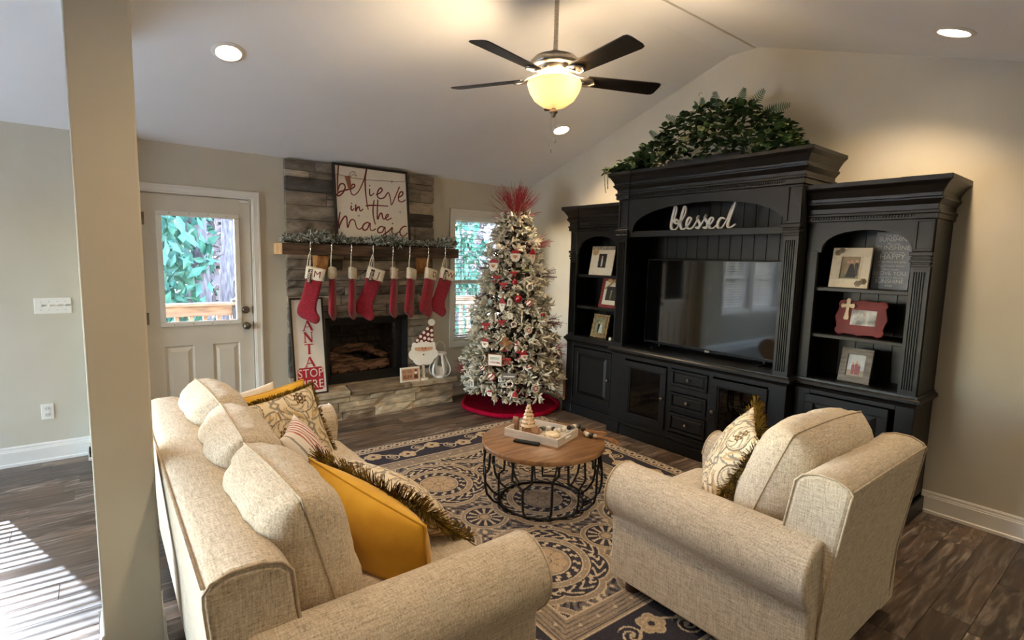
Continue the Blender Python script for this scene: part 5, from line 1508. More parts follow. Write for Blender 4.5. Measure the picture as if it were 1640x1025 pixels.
tg_.add(q + q2, [(0, 1, 2, 3), (7, 6, 5, 4), (0, 4, 5, 1), (1, 5, 6, 2), (2, 6, 7, 3), (3, 7, 4, 0)]); tg_.build('tag', mat('brown_tag', srgb(140, 84, 58), .7, c2=srgb(158, 98, 70)), tw, fix=True)
# flocked garland
m_flock = mat('flocked_needles', srgb(255, 255, 255), .9, attr='Col', c2=srgb(230, 230, 230), scale=40, lo=.3, hi=.7)
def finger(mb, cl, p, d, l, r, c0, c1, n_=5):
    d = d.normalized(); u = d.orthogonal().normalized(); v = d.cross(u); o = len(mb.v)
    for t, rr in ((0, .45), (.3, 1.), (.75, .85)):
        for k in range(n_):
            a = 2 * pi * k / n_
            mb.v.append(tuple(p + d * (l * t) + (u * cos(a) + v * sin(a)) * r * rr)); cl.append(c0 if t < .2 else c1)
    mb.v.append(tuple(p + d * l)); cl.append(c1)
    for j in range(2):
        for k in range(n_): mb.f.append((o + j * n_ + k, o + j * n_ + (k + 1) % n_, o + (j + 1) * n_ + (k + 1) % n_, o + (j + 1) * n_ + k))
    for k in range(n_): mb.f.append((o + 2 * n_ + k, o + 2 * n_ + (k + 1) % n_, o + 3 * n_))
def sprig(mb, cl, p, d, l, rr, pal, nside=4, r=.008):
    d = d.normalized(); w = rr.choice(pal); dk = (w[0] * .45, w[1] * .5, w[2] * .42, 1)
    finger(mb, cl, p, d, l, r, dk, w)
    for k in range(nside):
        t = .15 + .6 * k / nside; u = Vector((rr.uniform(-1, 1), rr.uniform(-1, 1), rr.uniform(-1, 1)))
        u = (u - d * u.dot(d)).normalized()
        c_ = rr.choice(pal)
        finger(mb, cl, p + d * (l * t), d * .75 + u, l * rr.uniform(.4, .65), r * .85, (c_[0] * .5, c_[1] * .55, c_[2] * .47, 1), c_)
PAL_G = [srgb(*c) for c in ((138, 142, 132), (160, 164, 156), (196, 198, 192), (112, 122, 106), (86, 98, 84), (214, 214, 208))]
gg = thing('mantel_garland', 'frosted pine garland lying along the mantel shelf', 'garland', (-2.04, -.16, 1.69))
mb = MB(); cl = []; rr = random.Random(8)
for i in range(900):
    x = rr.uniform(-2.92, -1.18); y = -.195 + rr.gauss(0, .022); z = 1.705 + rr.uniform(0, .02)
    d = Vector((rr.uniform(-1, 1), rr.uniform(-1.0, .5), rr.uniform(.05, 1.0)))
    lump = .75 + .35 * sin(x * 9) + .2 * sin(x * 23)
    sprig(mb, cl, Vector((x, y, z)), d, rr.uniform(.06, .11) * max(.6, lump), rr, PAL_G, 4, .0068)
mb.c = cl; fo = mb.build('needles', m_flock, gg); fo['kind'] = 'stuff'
MB().tube([(-2.92 + i * .06, -.195 + .01 * sin(i), 1.7) for i in range(30)], .008, 6).build('stem', mat('garland_stem', srgb(70, 56, 40), .9), gg)

# stockings
m_stock = mat('red_wool', srgb(120, 8, 28), .95, c2=srgb(146, 14, 40), scale=60, bump=.25, bscale=120, sheen=.3)
m_cuff = mat('cream_cuff', srgb(226, 214, 190), .95, c2=srgb(236, 226, 206), scale=50, bump=.2, bscale=120)
m_tagw = mat('dark_wood_tag', srgb(52, 34, 26), .6, c2=srgb(70, 46, 34))
def puff(outline, t_):
    """pillow-like extrusion of an outline lying in XZ"""
    mb = MB(); n_ = len(outline); cx = sum(p[0] for p in outline) / n_; cz = sum(p[1] for p in outline) / n_
    o = 0
    lay = ((1.0, 0), (.93, .55), (.72, .9), (.4, 1.0))
    for sg in (-1, 1):
        base = len(mb.v)
        for k, (s_, y) in enumerate(lay):
            for (x, z) in outline: mb.v.append((x + (cx - x) * (1 - s_), sg * y * t_, z + (cz - z) * (1 - s_)))
        for k in range(len(lay) - 1):
            for i in range(n_):
                q = (base + k * n_ + i, base + k * n_ + (i + 1) % n_, base + (k + 1) * n_ + (i + 1) % n_, base + (k + 1) * n_ + i)
                mb.f.append(q)
        mb.f.append(tuple(base + 3 * n_ + i for i in range(n_)))
    return mb
SOCK = smooth_path([(-.07, .41), (-.075, .30), (-.085, .20), (-.10, .12), (-.095, .06), (-.055, .028), (.0, .012), (.05, -.005), (.085, -.004), (.108, .025), (.104, .062), (.075, .10), (.06, .16), (.066, .24), (.073, .32), (.076, .41)], 3)
CUFF = [(-.082, .395), (-.085, .50), (.088, .50), (.09, .395)]
HX = [-2.725, -2.534, -2.346, -2.13, -1.922, -1.738, -1.524, -1.323]
def stocking(x, yaw, label, letter=None, name=None, tilt=0., ltr_side=0):
    hz = 1.60
    t_ = thing('stocking', label, 'stocking', (x, -.275, hz), 'red stockings on the mantel', rot=(0, radians(tilt), radians(yaw)))
    OFF = -.615
    sock = puff([(p[0] + .07, p[1] + OFF) for p in SOCK], .029); so2 = sock.build('sock', m_stock, t_, smooth=True, world=False, fix=True)
    n_ = 8; ol = []
    ol = [(-.080, .385), (-.083, .44), (-.085, .50), (-.03, .502), (.03, .502), (.086, .50), (.088, .44), (.088, .385), (.03, .382), (-.03, .382)]
    cf = puff([(p[0] + .07, p[1] + OFF) for p in ol], .033); cf.build('cuff', m_cuff, t_, smooth=True, world=False, fix=True)
    MB().tube(smooth_path([(-.006, 0, .49 + OFF), (-.008, 0, .55 + OFF), (-.006, -.002, .60 + OFF), (0, 0, .618 + OFF), (.006, .002, .60 + OFF), (.010, .004, .55 + OFF), (.012, .004, .49 + OFF)], 4), .004, 6).build('hanging_loop', m_cuff, t_, smooth=True, world=False)
    if letter:
        sd = ltr_side if ltr_side else 1
        lm = xf(text_mb(letter, .085, .002), T((.098, -.0335, .44 + OFF))); lm.build('monogram', m_red, t_, world=False)
    if name:
        ntg = MB().box(-.018, .018, -.040, -.035, -.07, .055, T((.035, 0, .425 + OFF))); no = ntg.build('name_tag', m_tagw, t_, world=False, bevel=.004)
        nm = xf(text_mb(name, .044, .002), T((.035, -.041, .418 + OFF)) @ R(0, 0, 90)); nm.build('name_lettering', m_cuff, no, world=False)
        MB().tube([(.035, -.044, .48 + OFF), (.02, -.03, .56 + OFF), (0, -.004, .612 + OFF)], .0022, 5).build('tag_cord', m_cuff, t_, world=False)
    hk = thing('mantel_hook', 'silver mantel hook of the %s stocking from the left' % ('first second third fourth fifth sixth seventh eighth'.split()[HX.index(x)]), 'hook', (x, -.25, 1.60))
    p = MB(); p.tube(smooth_path([(x + .012, -.20, 1.688), (x + .012, -.252, 1.690), (x + .012, -.257, 1.68), (x + .012, -.256, 1.63), (x + .008, -.258, 1.605), (x, -.275, 1.592), (x - .004, -.288, 1.60), (x - .004, -.29, 1.615)], 4), .0042, 7)
    p.ball((x + .012, -.258, 1.662), .010, 10, 7); p.build('hook_wire', mat('polished_silver', srgb(214, 210, 204), .15, 1.), hk, smooth=True)
    return t_
stocking(HX[0], -30, 'red stocking with a dark tag and letter M nearest the door', 'M', 'Mason', 10)
stocking(HX[1], 62, 'narrow edge on red stocking second from the left', None, None, 4)
stocking(HX[2], 58, 'narrow edge on red stocking third from the left', None, None, 4)
stocking(HX[3], -14, 'wide red stocking with a tag and letter J in the middle', 'J', 'Jodie', 16)
stocking(HX[4], 50, 'red stocking turned aside with letter D over the firebox', 'D', None, 6)
stocking(HX[5], 40, 'plain red stocking with no letter third from the right', None, None, 9)
stocking(HX[6], 22, 'red stocking with letter D and no tag near the right corbel', 'D', None, 12)
stocking(HX[7], -4, 'red stocking with a dark tag nearest the window', 'W', 'Mike', 16)

# ------------------------------------------------------------------ hearth things
# tall SANTA STOP HERE sign
m_ink = mat('crimson_ink', srgb(170, 26, 44), .7, c2=srgb(182, 34, 52))
m_wpaint = mat('white_painted_board', srgb(226, 218, 206), .8, c2=srgb(232, 225, 214), scale=8)
hh = .905; lean = math.degrees(atan2(.135, .895)); SWd = .302
ss = thing('santa_stop_sign', 'tall white framed sign reading SANTA STOP HERE leaning on the hearth', 'sign', (-2.707, -.205, HT), rot=(radians(-lean), 0, 0))
MB().box(-SWd / 2 + .004, SWd / 2 - .004, .0, .012, .004, hh - .004).build('board', m_wpaint, ss, world=False)
for bx in ((-SWd / 2, SWd / 2, -.012, .02, 0, .014), (-SWd / 2, SWd / 2, -.012, .02, hh - .014, hh)): MB().box(*bx).build('frame_rail', m_blackwood, ss, world=False)
for bx in ((-SWd / 2, -SWd / 2 + .014, -.012, .02, .014, hh - .014), (SWd / 2 - .014, SWd / 2, -.012, .02, .014, hh - .014)): MB().box(*bx).build('frame_stile', m_blackwood, ss, world=False)
def serif_letter(chx, cx, cz, w_, h_):
    """thick and thin capital strokes with slab serifs"""
    G = {'S': [[(.85, .78), (.72, .95), (.4, 1), (.14, .85), (.2, .62), (.55, .5), (.84, .34), (.82, .12), (.5, 0), (.2, .06), (.1, .26)]],
         'A': [[(.08, 0), (.48, 1)], [(.92, 0), (.48, 1)], [(.25, .36), (.75, .36)]], 'N': [[(.16, 0), (.16, 1)], [(.16, 1), (.84, 0)], [(.84, 0), (.84, 1)]], 'T': [[(.5, 0), (.5, 1)], [(.05, .97), (.95, .97)]]}
    SE = {'A': [(.08, 0), (.92, 0)], 'N': [(.16, 0), (.16, 1), (.84, 1)], 'T': [(.5, 0)], 'S': []}
    WT = {'A': (.08, .2, .07), 'N': (.08, .2, .08), 'T': (.2, .09), 'S': (.16,)}
    mb = MB()
    for k, s_ in enumerate(G[chx]):
        pp = smooth_path(s_, 5) if chx == 'S' else s_
        mb.ribbon([(cx + (u - .5) * w_, cz + (v - .5) * h_) for u, v in pp], WT[chx][k] * w_, .0015 + .0002 * k, T((0, 0, 0)))
    for u, v in SE[chx]: mb.box(cx + (u - .5) * w_ - .15 * w_, cx + (u - .5) * w_ + .15 * w_, -.0022, 0, cz + (v - .5) * h_ - .012 * h_ - .001, cz + (v - .5) * h_ + .03 * h_ + .001)
    return mb
for chx, z in zip('SANTA', (.755, .645, .535, .425, .305)):
    serif_letter(chx, .0, z, .092, .092).build('letter', m_ink, ss, world=False)
b_ = []
bw, bh = .118, .108
for sx, sz in ((1, 1), (-1, 1), (-1, -1), (1, -1)):
    c_ = [(bw, bh - .014), (bw - .014, bh - .014), (bw - .014, bh)]
    c_ = c_ if sx * sz > 0 else c_[::-1]
    b_ += [(sx * x, .145 + sz * z) for x, z in c_]
MB().prism(b_, -.0015, 0, 'y').build('stop_panel', m_ink, ss, world=False, fix=True)
xf(text_mb('STOP', .112, .0015, 1.05, sx=.85), T((0, -.0025, .196))).build('lettering', m_wpaint, ss, world=False)
xf(text_mb('HERE', .112, .0015, 1.05, sx=.85), T((0, -.0025, .092))).build('lettering', m_wpaint, ss, world=False)

# wooden Santa on a stand
m_beard = mat('beard_white', srgb(236, 228, 212), .8, c2=srgb(242, 236, 222), scale=9)
sn = thing('wooden_santa', 'flat wooden Santa head with a polka dot hat on a white stand', 'decoration', (-1.53, -.19, HT), rot=(0, 0, radians(-14)))
def disc_poly(cx, cz, r_, n_=20): return [(cx + r_ * cos(2 * pi * i / n_), cz + r_ * sin(2 * pi * i / n_)) for i in range(n_)]
MB().lathe([(.055, 0), (.056, .014), (.02, .02), (.016, .035), (.022, .06), (.014, .085), (.02, .11), (.014, .15)], (0, 0, 0), 16).build('stand', m_beard, sn, smooth='auto', world=False)
lob = []
for k, (a, r_) in enumerate([(90 + i * 360 / 72, 1) for i in range(72)]):
    t = radians(a); base = .128 if sin(t) < .25 else .118
    rr_ = base + .016 * abs(cos(3.5 * (t - pi / 2)))
    lob.append((rr_ * cos(t) * 1.12, .29 + rr_ * sin(t) * (1.0 if sin(t) < 0 else .95)))
MB().prism(lob, -.008, .008, 'y').build('beard', m_beard, sn, world=False, fix=True)
hat = [(-.105, .375), (-.085, .43), (-.03, .49), (.03, .54), (.085, .575), (.10, .57), (.105, .50), (.11, .375)]
MB().prism(hat, -.010, .004, 'y').build('hat', mat('hat_maroon', srgb(96, 22, 30), .7, c2=srgb(108, 28, 36)), sn, world=False, fix=True)
for (x, z) in ((.04, .545), (.085, .525), (.0, .505), (.045, .485), (.088, .475), (-.035, .465), (.01, .445), (.055, .435), (.09, .425), (-.07, .425), (-.025, .41), (.025, .398)):
    MB().prism(disc_poly(x, z, .0165, 14), -.0115, -.0095, 'y').build('polka_dot', m_beard, sn, world=False)
MB().prism(disc_poly(.085, .612, .036, 22), -.012, .006, 'y').build('pompom', m_beard, sn, world=False)
br = [(-.125, .365)] + [(-.125 + .25 * i / 20, .392 + .012 * abs(sin(pi * i / 4))) for i in range(21)] + [(.125, .365), (.11, .35), (-.11, .35)]
MB().prism(br, -.0125, .002, 'y').build('hat_band', m_beard, sn, world=False, fix=True)
MB().prism([(-.095, .318), (-.098, .35), (.098, .35), (.098, .318), (.03, .305), (-.03, .305)], -.0105, -.007, 'y').build('face', mat('face_peach', srgb(206, 156, 118), .8, c2=srgb(214, 166, 128)), sn, world=False, fix=True)
for x in (-.016, .016): MB().prism(disc_poly(x, .335, .007, 10), -.012, -.010, 'y').build('eye', m_black, sn, world=False)
MB().prism(disc_poly(0, .315, .013, 12), -.0135, -.010, 'y').build('nose', mat('nose_pink', srgb(198, 136, 110), .8), sn, world=False)
MB().prism([(-.06, .275), (-.03, .30), (0, .296), (.03, .30), (.06, .275), (.03, .268), (0, .282), (-.03, .268)], -.0115, -.008, 'y').build('moustache', m_beard, sn, world=False, fix=True)
MB().prism(disc_poly(0, .268, .008, 10), -.012, -.008, 'y').build('mouth', m_red, sn, world=False)
# small block sign
bs = thing('block_sign', 'small white framed block sign with brown letters on the hearth', 'sign', (-1.70, -.225, HT), rot=(radians(-4), 0, radians(-4)))
MB().box(-.108, .108, .0, .02, 0, .152).build('block', m_beard, bs, world=False, bevel=.002)
MB().box(-.092, .092, -.002, .0, .016, .136).build('panel', mat('kraft_panel', srgb(196, 150, 118), .8, c2=srgb(206, 160, 128)), bs, world=False)
m_br = mat('brown_letter', srgb(96, 52, 38), .7)
xf(text_mb('DO YOU', .044, .001, sx=.62), T((-.035, -.003, .105))).build('lettering', m_br, bs, world=False)
xf(text_mb('BELIEVE', .058, .001, sx=.52), T((-.030, -.003, .052))).build('lettering', m_br, bs, world=False)
MB().prism(disc_poly(.06, .09, .016, 14), -.005, -.002, 'y').build('white_dot', m_beard, bs, world=False)
MB().prism([(.04, .03), (.085, .03), (.08, .075), (.07, .125), (.05, .125)], -.0035, -.002, 'y').build('figure', m_br, bs, world=False)
# white slatted lantern with a candle
ln = thing('candle_lantern', 'white bulbous slatted lantern at the right end of the hearth', 'lantern', (-1.318, -.175, HT))
m_ww = mat('whitewashed_lantern', srgb(228, 226, 220), .7, c2=srgb(240, 238, 233), scale=20, stretch=(1, 1, 4))
lx, ly = -1.318, -.175
MB().lathe([(.070, 0), (.075, .004), (.075, .018), (.05, .022)], (lx, ly, HT), 24).build('lantern_base', m_ww, ln, smooth='auto')
MB().lathe([(.055, 0), (.070, .004), (.072, .022), (.066, .028), (.05, .03)], (lx, ly, HT + .245), 24).build('top_ring', m_ww, ln, smooth='auto')
for k in range(6):
    a = 2 * pi * k / 6 + .35
    pr = [(.072, .010), (.104, .030), (.120, .07), (.116, .115), (.094, .165), (.072, .215), (.064, .25)]
    MB_ = MB(); pts = smooth_path(pr, 4); vs = []; fs = []
    for r_, z_ in pts:
        for o_, q in ((.011, 0), (-.011, 0), (-.011, -.010), (.011, -.010)):
            rr_ = r_ + q
            vs.append((lx + rr_ * cos(a) - o_ * sin(a), ly + rr_ * sin(a) + o_ * cos(a), HT + z_))
    for i in range(len(pts) - 1):
        for j in range(4): fs.append((i * 4 + j, i * 4 + (j + 1) % 4, i * 4 + 4 + (j + 1) % 4, i * 4 + 4 + j))
    fs += [(0, 3, 2, 1), tuple(4 * (len(pts) - 1) + j for j in range(4))]
    MB_.add(vs, fs).build('slat', m_ww, ln, fix=True)
MB().tube(smooth_path([(lx - .06, ly, HT + .265), (lx - .062, ly, HT + .32), (lx - .04, ly, HT + .37), (lx, ly, HT + .39), (lx + .04, ly, HT + .37), (lx + .062, ly, HT + .32), (lx + .06, ly, HT + .265)], 5), .0045, 8).build('wire_handle', m_ww, ln, smooth=True)
cn = thing('pillar_candle', 'ivory pillar candle inside the white lantern', 'candle', (lx, ly, HT + .022))
MB().lathe([(.036, 0), (.037, .004), (.037, .09), (.034, .095), (.01, .092)], (lx, ly, HT + .022), 20).build('wax', mat('ivory_wax', srgb(226, 216, 196), .5, c2=srgb(232, 223, 206)), cn, smooth='auto')
MB().tube([(lx, ly, HT + .112), (lx, ly, HT + .128)], .0014, 5).build('wick', m_black, cn)
# ------------------------------------------------------------------ Christmas tree
AX, AY = -.72, -.68
m_trunk = mat('tree_trunk', srgb(70, 52, 38), .9, c2=srgb(92, 70, 52), scale=12)
xt = thing('christmas_tree', 'slim flocked Christmas tree in the corner by the window', 'tree', (AX, AY, .03))
MB().lathe([(.028, 0), (.026, 1.0), (.016, 2.05)], (AX, AY, .03), 10).build('trunk', m_trunk, xt)
st_ = MB()
for k in range(4):
    a = k * pi / 2 + .4; st_.tube([(AX + .02 * cos(a), AY + .02 * sin(a), .16), (AX + .2 * cos(a), AY + .2 * sin(a), .045)], .011, 6)
st_.build('stand', m_dark, xt)
def tree_r(z): return .505 - .195 * (max(z, .3) - .3) - .35 * max(0, .3 - z)
PAL_T = [srgb(*c) for c in ((240, 232, 215), (228, 220, 203), (212, 205, 188), (182, 179, 161), (134, 136, 118), (236, 226, 206), (222, 213, 195))]
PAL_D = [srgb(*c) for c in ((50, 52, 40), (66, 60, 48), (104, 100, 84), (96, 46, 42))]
mb = MB(); cl = []; md_ = MB(); cd_ = []; rr = random.Random(17); wood = MB()
z = .21; lev = 0
while z < 2.04:
    Rz = tree_r(z) if z < 1.75 else tree_r(1.75) * max(.42, (2.25 - z) / .50)
    nb_ = max(8, int(Rz * 38))
    for k in range(nb_):
        a = 2 * pi * (k + .5 * (lev % 2)) / nb_ + rr.uniform(-.12, .12)
        L1 = Rz * rr.uniform(.86, 1.08); drop = rr.uniform(-.02, .06) - .12 * Rz
        out = Vector((cos(a), sin(a), 0)); p0 = Vector((AX, AY, z + .03)); p1 = p0 + out * L1 + Vector((0, 0, drop))
        wood.tube([p0, p1], [.005, .003], 4, caps=False)
        ns = max(2, int(L1 / .095))
        for j in range(ns):
            t = .40 + .60 * (j + rr.random() * .5) / ns
            if t < .30: continue
            p = p0.lerp(p1, min(t, 1)); side = 1 if j % 2 else -1
            d = out + Vector((-sin(a), cos(a), 0)) * side * rr.uniform(.4, 1.0) + Vector((0, 0, rr.uniform(-.35, .55)))
            if t > .62: sprig(mb, cl, p, d, rr.uniform(.085, .135), rr, PAL_T, 4, .0125)
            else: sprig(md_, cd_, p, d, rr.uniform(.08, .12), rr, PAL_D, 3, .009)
        sprig(mb, cl, p1 - out * .03, out + Vector((0, 0, rr.uniform(-.45, .25))), rr.uniform(.10, .145), rr, PAL_T, 4, .0135)
    z += .060; lev += 1
for k in range(26):
    a = rr.uniform(0, 2 * pi); sprig(mb, cl, Vector((AX, AY, rr.uniform(1.96, 2.05))), Vector((cos(a) * .8, sin(a) * .8, rr.uniform(.3, 1.2))), .10, rr, PAL_T, 5, .009)
mb.c = cl; o = mb.build('flocked_tips', m_flock, xt); o['kind'] = 'stuff'
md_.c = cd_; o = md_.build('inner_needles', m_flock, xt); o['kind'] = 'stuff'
o = wood.build('branch_wires', m_trunk, xt); o['kind'] = 'stuff'
# skirt
sk = thing('tree_skirt', 'round crimson plush tree skirt on the floor under the tree', 'tree skirt', (AX, AY, 0))
pr = [(.03, .034), (.2, .03), (.36, .026), (.46, .024), (.505, .03), (.525, .022), (.530, .010), (.52, .001)]
vs = []; fs = []; n_ = 72
for r_, z_ in pr:
    for i in range(n_):
        a = 2 * pi * i / n_; q = 1 + .018 * sin(7 * a) * (r_ / .53)
        vs.append((AX + r_ * q * cos(a), AY + r_ * q * sin(a), max(.001, z_ + .006 * sin(11 * a + r_ * 9) * (r_ / .53))))
for j in range(len(pr) - 1):
    for i in range(n_): fs.append((j * n_ + i, j * n_ + (i + 1) % n_, (j + 1) * n_ + (i + 1) % n_, (j + 1) * n_ + i))
MB().add(vs, fs).build('plush', mat('crimson_plush', srgb(126, 0, 26), .95, c2=srgb(150, 4, 36), scale=30, bump=.4, bscale=160, spec=.1), sk, smooth=True, fix=True)
MB().tube([(AX + .518 * (1 + .018 * sin(7 * a)) * cos(a), AY + .518 * (1 + .018 * sin(7 * a)) * sin(a), .026) for a in [2 * pi * i / 90 for i in range(90)]], .024, 8, closed=True).build('fur_edge', mat('crimson_fur', srgb(148, 2, 36), 1., c2=srgb(178, 14, 52), scale=60, bump=.8, bscale=200, spec=.1), sk, smooth=True)
# twig sprays
m_twig = mat('red_twig', srgb(140, 24, 36), .6, c2=srgb(172, 44, 54), scale=20)
m_twigd = mat('plum_twig', srgb(74, 38, 44), .6, c2=srgb(104, 58, 64), scale=20)
def spray(name, label, base, axis, n_, l, spread, m_, seed, berry=True):
    t_ = thing(name, label, 'twig spray', base, 'twig sprays in the tree')
    rr = random.Random(seed); tw_ = MB(); be = MB(); axis = Vector(axis).normalized()
    for i in range(n_):
        d = (axis + Vector((rr.uniform(-1, 1), rr.uniform(-1, 1), rr.uniform(-1, 1))) * spread).normalized(); b0 = Vector(base); L1 = l * rr.uniform(.65, 1.05)
        bend = Vector((rr.uniform(-1, 1), rr.uniform(-1, 1), rr.uniform(-1, .4))) * .03
        p1 = b0 + d * L1 * .55 + bend * .4; p2 = b0 + d * L1 + bend
        tw_.tube([b0, p1, p2], [.0028, .0020, .0012], 4)
        for k in range(2):
            e = p1 + (d + Vector((rr.uniform(-1, 1), rr.uniform(-1, 1), rr.uniform(-1, 1))) * .5).normalized() * L1 * .4
            tw_.tube([p1, e], [.0022, .0012], 3)
            if berry: be.ball(e, .0036, 5, 4)
        if berry: be.ball(p2, .0042, 5, 4)
    tw_.build('twigs', m_, t_)
    if berry: be.build('berries', m_, t_)['kind'] = 'stuff'
spray('twig_topper', 'bushy red twig spray bursting from the top of the tree', (AX, AY, 2.03), (0, -.1, .36), 95, .37, .95, m_twig, 1, False)
def cone_pt(a, z, k=1.0): return (AX + tree_r(z) * k * cos(a), AY + tree_r(z) * k * sin(a), z)
spray('twig_spray', 'short plum twig spray at the upper right of the tree', cone_pt(radians(-55), 1.72, .75), (.55, -.75, .35), 12, .24, .35, m_twig, 2)
spray('twig_spray', 'plum berry spray on the right side at mid height', cone_pt(radians(-50), 1.42, .8), (.6, -.7, .2), 14, .24, .35, m_twigd, 3)
spray('twig_spray', 'dark berry spray low on the right side of the tree', cone_pt(radians(-48), .93, .85), (.62, -.72, .1), 16, .22, .4, m_twigd, 4)
spray('twig_spray', 'wide red twig spray lowest on the right side', cone_pt(radians(-48), .62, .85), (.62, -.72, .15), 18, .24, .45, m_twig, 5)
spray('twig_spray', 'red twig spray low on the left of the tree', cone_pt(radians(150), .42, .9), (-.85, -.1, .1), 12, .20, .4, m_twig, 6)
spray('twig_spray', 'faint twig spray before the window at mid height', cone_pt(radians(165), 1.5, .85), (-.9, .0, .15), 10, .22, .3, m_twigd, 7)
spray('twig_spray', 'plum twig spray poking left before the lower window sash', cone_pt(radians(160), 1.22, .9), (-.9, 0, .1), 10, .18, .35, m_twigd, 8)
# ornaments
m_gred = mat('glossy_red', srgb(130, 8, 24), .12, coat=.8, c2=srgb(150, 14, 32))
m_mred = mat('matte_red', srgb(150, 22, 34), .6, c2=srgb(168, 34, 44), scale=20)
m_gwht = mat('pearl_white', srgb(232, 224, 210), .25, c2=srgb(240, 234, 222), coat=.5)
m_ging = mat('gingerbread', srgb(134, 84, 44), .8, c2=srgb(154, 100, 56), scale=12)
m_gold = mat('cap_gold', srgb(200, 176, 120), .3, 1.)
m_sage = mat('sage_green', srgb(132, 138, 84), .7, c2=srgb(146, 152, 98))
m_steel = mat('pewter_plate', srgb(120, 114, 104), .5, .4, c2=srgb(138, 132, 122))
m_blue = mat('frosted_blue', srgb(140, 160, 176), .4, c2=srgb(170, 186, 198))
def orn(kind, p, label, s=1., mm=None, txt=None):
    P = Vector(p); o_ = Vector((P.x - AX, P.y - AY, 0)); f = atan2(o_.y, o_.x); P = Vector((AX, AY, P.z)) + o_.normalized() * (tree_r(P.z) + .075)
    t_ = thing('tree_ornament', label, 'ornament', P, 'ornaments on the tree', rot=(0, 0, f + pi / 2))
    B = lambda mb, nm, m_, **k: mb.build(nm, m_, t_, world=False, **k)
    top = .04 * s
    if kind == 'ball':
        B(MB().ball((0, 0, 0), .036 * s, 18, 12), 'globe', mm or m_gred, smooth=True); B(MB().lathe([(.009 * s, 0), (.009 * s, .012 * s), (.004 * s, .014 * s)], (0, 0, .034 * s), 10), 'cap', m_gold); top = .046 * s
    elif kind == 'swirl':
        B(MB().ball((0, 0, 0), .036 * s, 18, 12), 'globe', m_gwht, smooth=True)
        for k in range(4):
            a0 = k * pi / 2; pts = [(.0362 * s * cos(t) * cos(a0 + t * 1.2), .0362 * s * cos(t) * sin(a0 + t * 1.2), .0362 * s * sin(t)) for t in [(-1.3 + 2.6 * i / 14) for i in range(15)]]
            B(MB().tube(pts, .006 * s, 6), 'red_swirl', m_gred, smooth=True)
        B(MB().lathe([(.009 * s, 0), (.009 * s, .012 * s)], (0, 0, .034 * s), 10), 'cap', m_gold); top = .046 * s
    elif kind == 'santa':
        pts = [((.05 + .004 * cos(9 * t)) * s * cos(t), (.05 + .004 * cos(9 * t)) * s * sin(t)) for t in [2 * pi * i / 36 for i in range(36)]]
        B(MB().prism(pts, -.006, .006, 'y'), 'beard', m_gwht, fix=True)
        B(MB().prism(disc_poly(0, .008 * s, .026 * s, 18), -.010, -.006, 'y'), 'face', MATS['face_peach'])
        B(MB().prism([(-.05 * s, .022 * s), (-.035 * s, .055 * s), (0, .072 * s), (.035 * s, .055 * s), (.05 * s, .022 * s)], -.009, .007, 'y'), 'hat', m_mred, fix=True)
        B(MB().prism([(-.052 * s, .016 * s), (-.052 * s, .03 * s), (.052 * s, .03 * s), (.052 * s, .016 * s)], -.012, .006, 'y'), 'hat_trim', m_gwht, fix=True)
        for x in (-.01, .01): B(MB().prism(disc_poly(x * s, .007 * s, .003 * s, 8), -.0115, -.0095, 'y'), 'eye', m_black)
        B(MB().ball((0, -.011, -.004 * s), .006 * s, 8, 6), 'nose', m_mred, smooth=True); top = .07 * s
    elif kind == 'slimsanta':
        B(MB().prism([(-.03 * s, .02 * s), (-.022 * s, -.03 * s), (0, -.065 * s), (.022 * s, -.03 * s), (.03 * s, .02 * s)], -.006, .006, 'y'), 'beard', m_gwht, fix=True)
        B(MB().prism([(-.03 * s, .018 * s), (-.012 * s, .055 * s), (.004 * s, .07 * s), (.03 * s, .018 * s)], -.008, .007, 'y'), 'hat', m_mred, fix=True); B(MB().ball((0, -.008, 0), .006 * s, 8, 6), 'nose', m_mred, smooth=True); top = .07 * s
    elif kind == 'sign':
        w_, h_ = .072 * s, .056 * s
        B(MB().box(-w_, w_, -.004, .006, -h_, h_), 'board', m_gwht, bevel=.001)
        rect = MB(); rect_frame(rect, -w_ - .005, w_ + .005, -h_ - .005, h_ + .005, .007, -.007, .008); B(rect, 'border', m_ging)
        B(xf(text_mb('MERRY', .042 * s, .001, sx=.8), T((0, -.005, .012 * s))), 'lettering', m_sage); B(xf(text_mb('CHRISTMAS', .030 * s, .001, sx=.75), T((0, -.005, -.026 * s))), 'lettering', m_mred); top = h_
    elif kind == 'plate':
        B(MB().box(-.075 * s, .075 * s, -.004, .004, -.03 * s, .03 * s), 'plate', mm or m_steel, bevel=.003)
        B(MB().box(-.055 * s, .055 * s, -.006, -.004, -.008 * s, .002 * s), 'engraving', m_gwht); top = .03 * s
    elif kind == 'disc':
        B(MB().prism(disc_poly(0, 0, .042 * s, 24), -.004, .004, 'y'), 'disc', mm or m_gwht); r2 = MB().tube([(.038 * s * cos(2 * pi * i / 24), -.0045, .038 * s * sin(2 * pi * i / 24)) for i in range(24)], .0022, 5, closed=True); B(r2, 'rim', m_sage)
        if txt: B(xf(text_mb(txt, .055 * s, .001), T((0, -.005, 0))), 'letter', m_sage)
        else:
            k = MB()
            for i in range(7): a = 2 * pi * i / 7; k.prism(disc_poly(.02 * s * cos(a), .02 * s * sin(a), .007 * s, 8), -.006, -.004, 'y')
            B(k, 'flower', mm and m_gwht or m_mred)
    elif kind == 'bell':
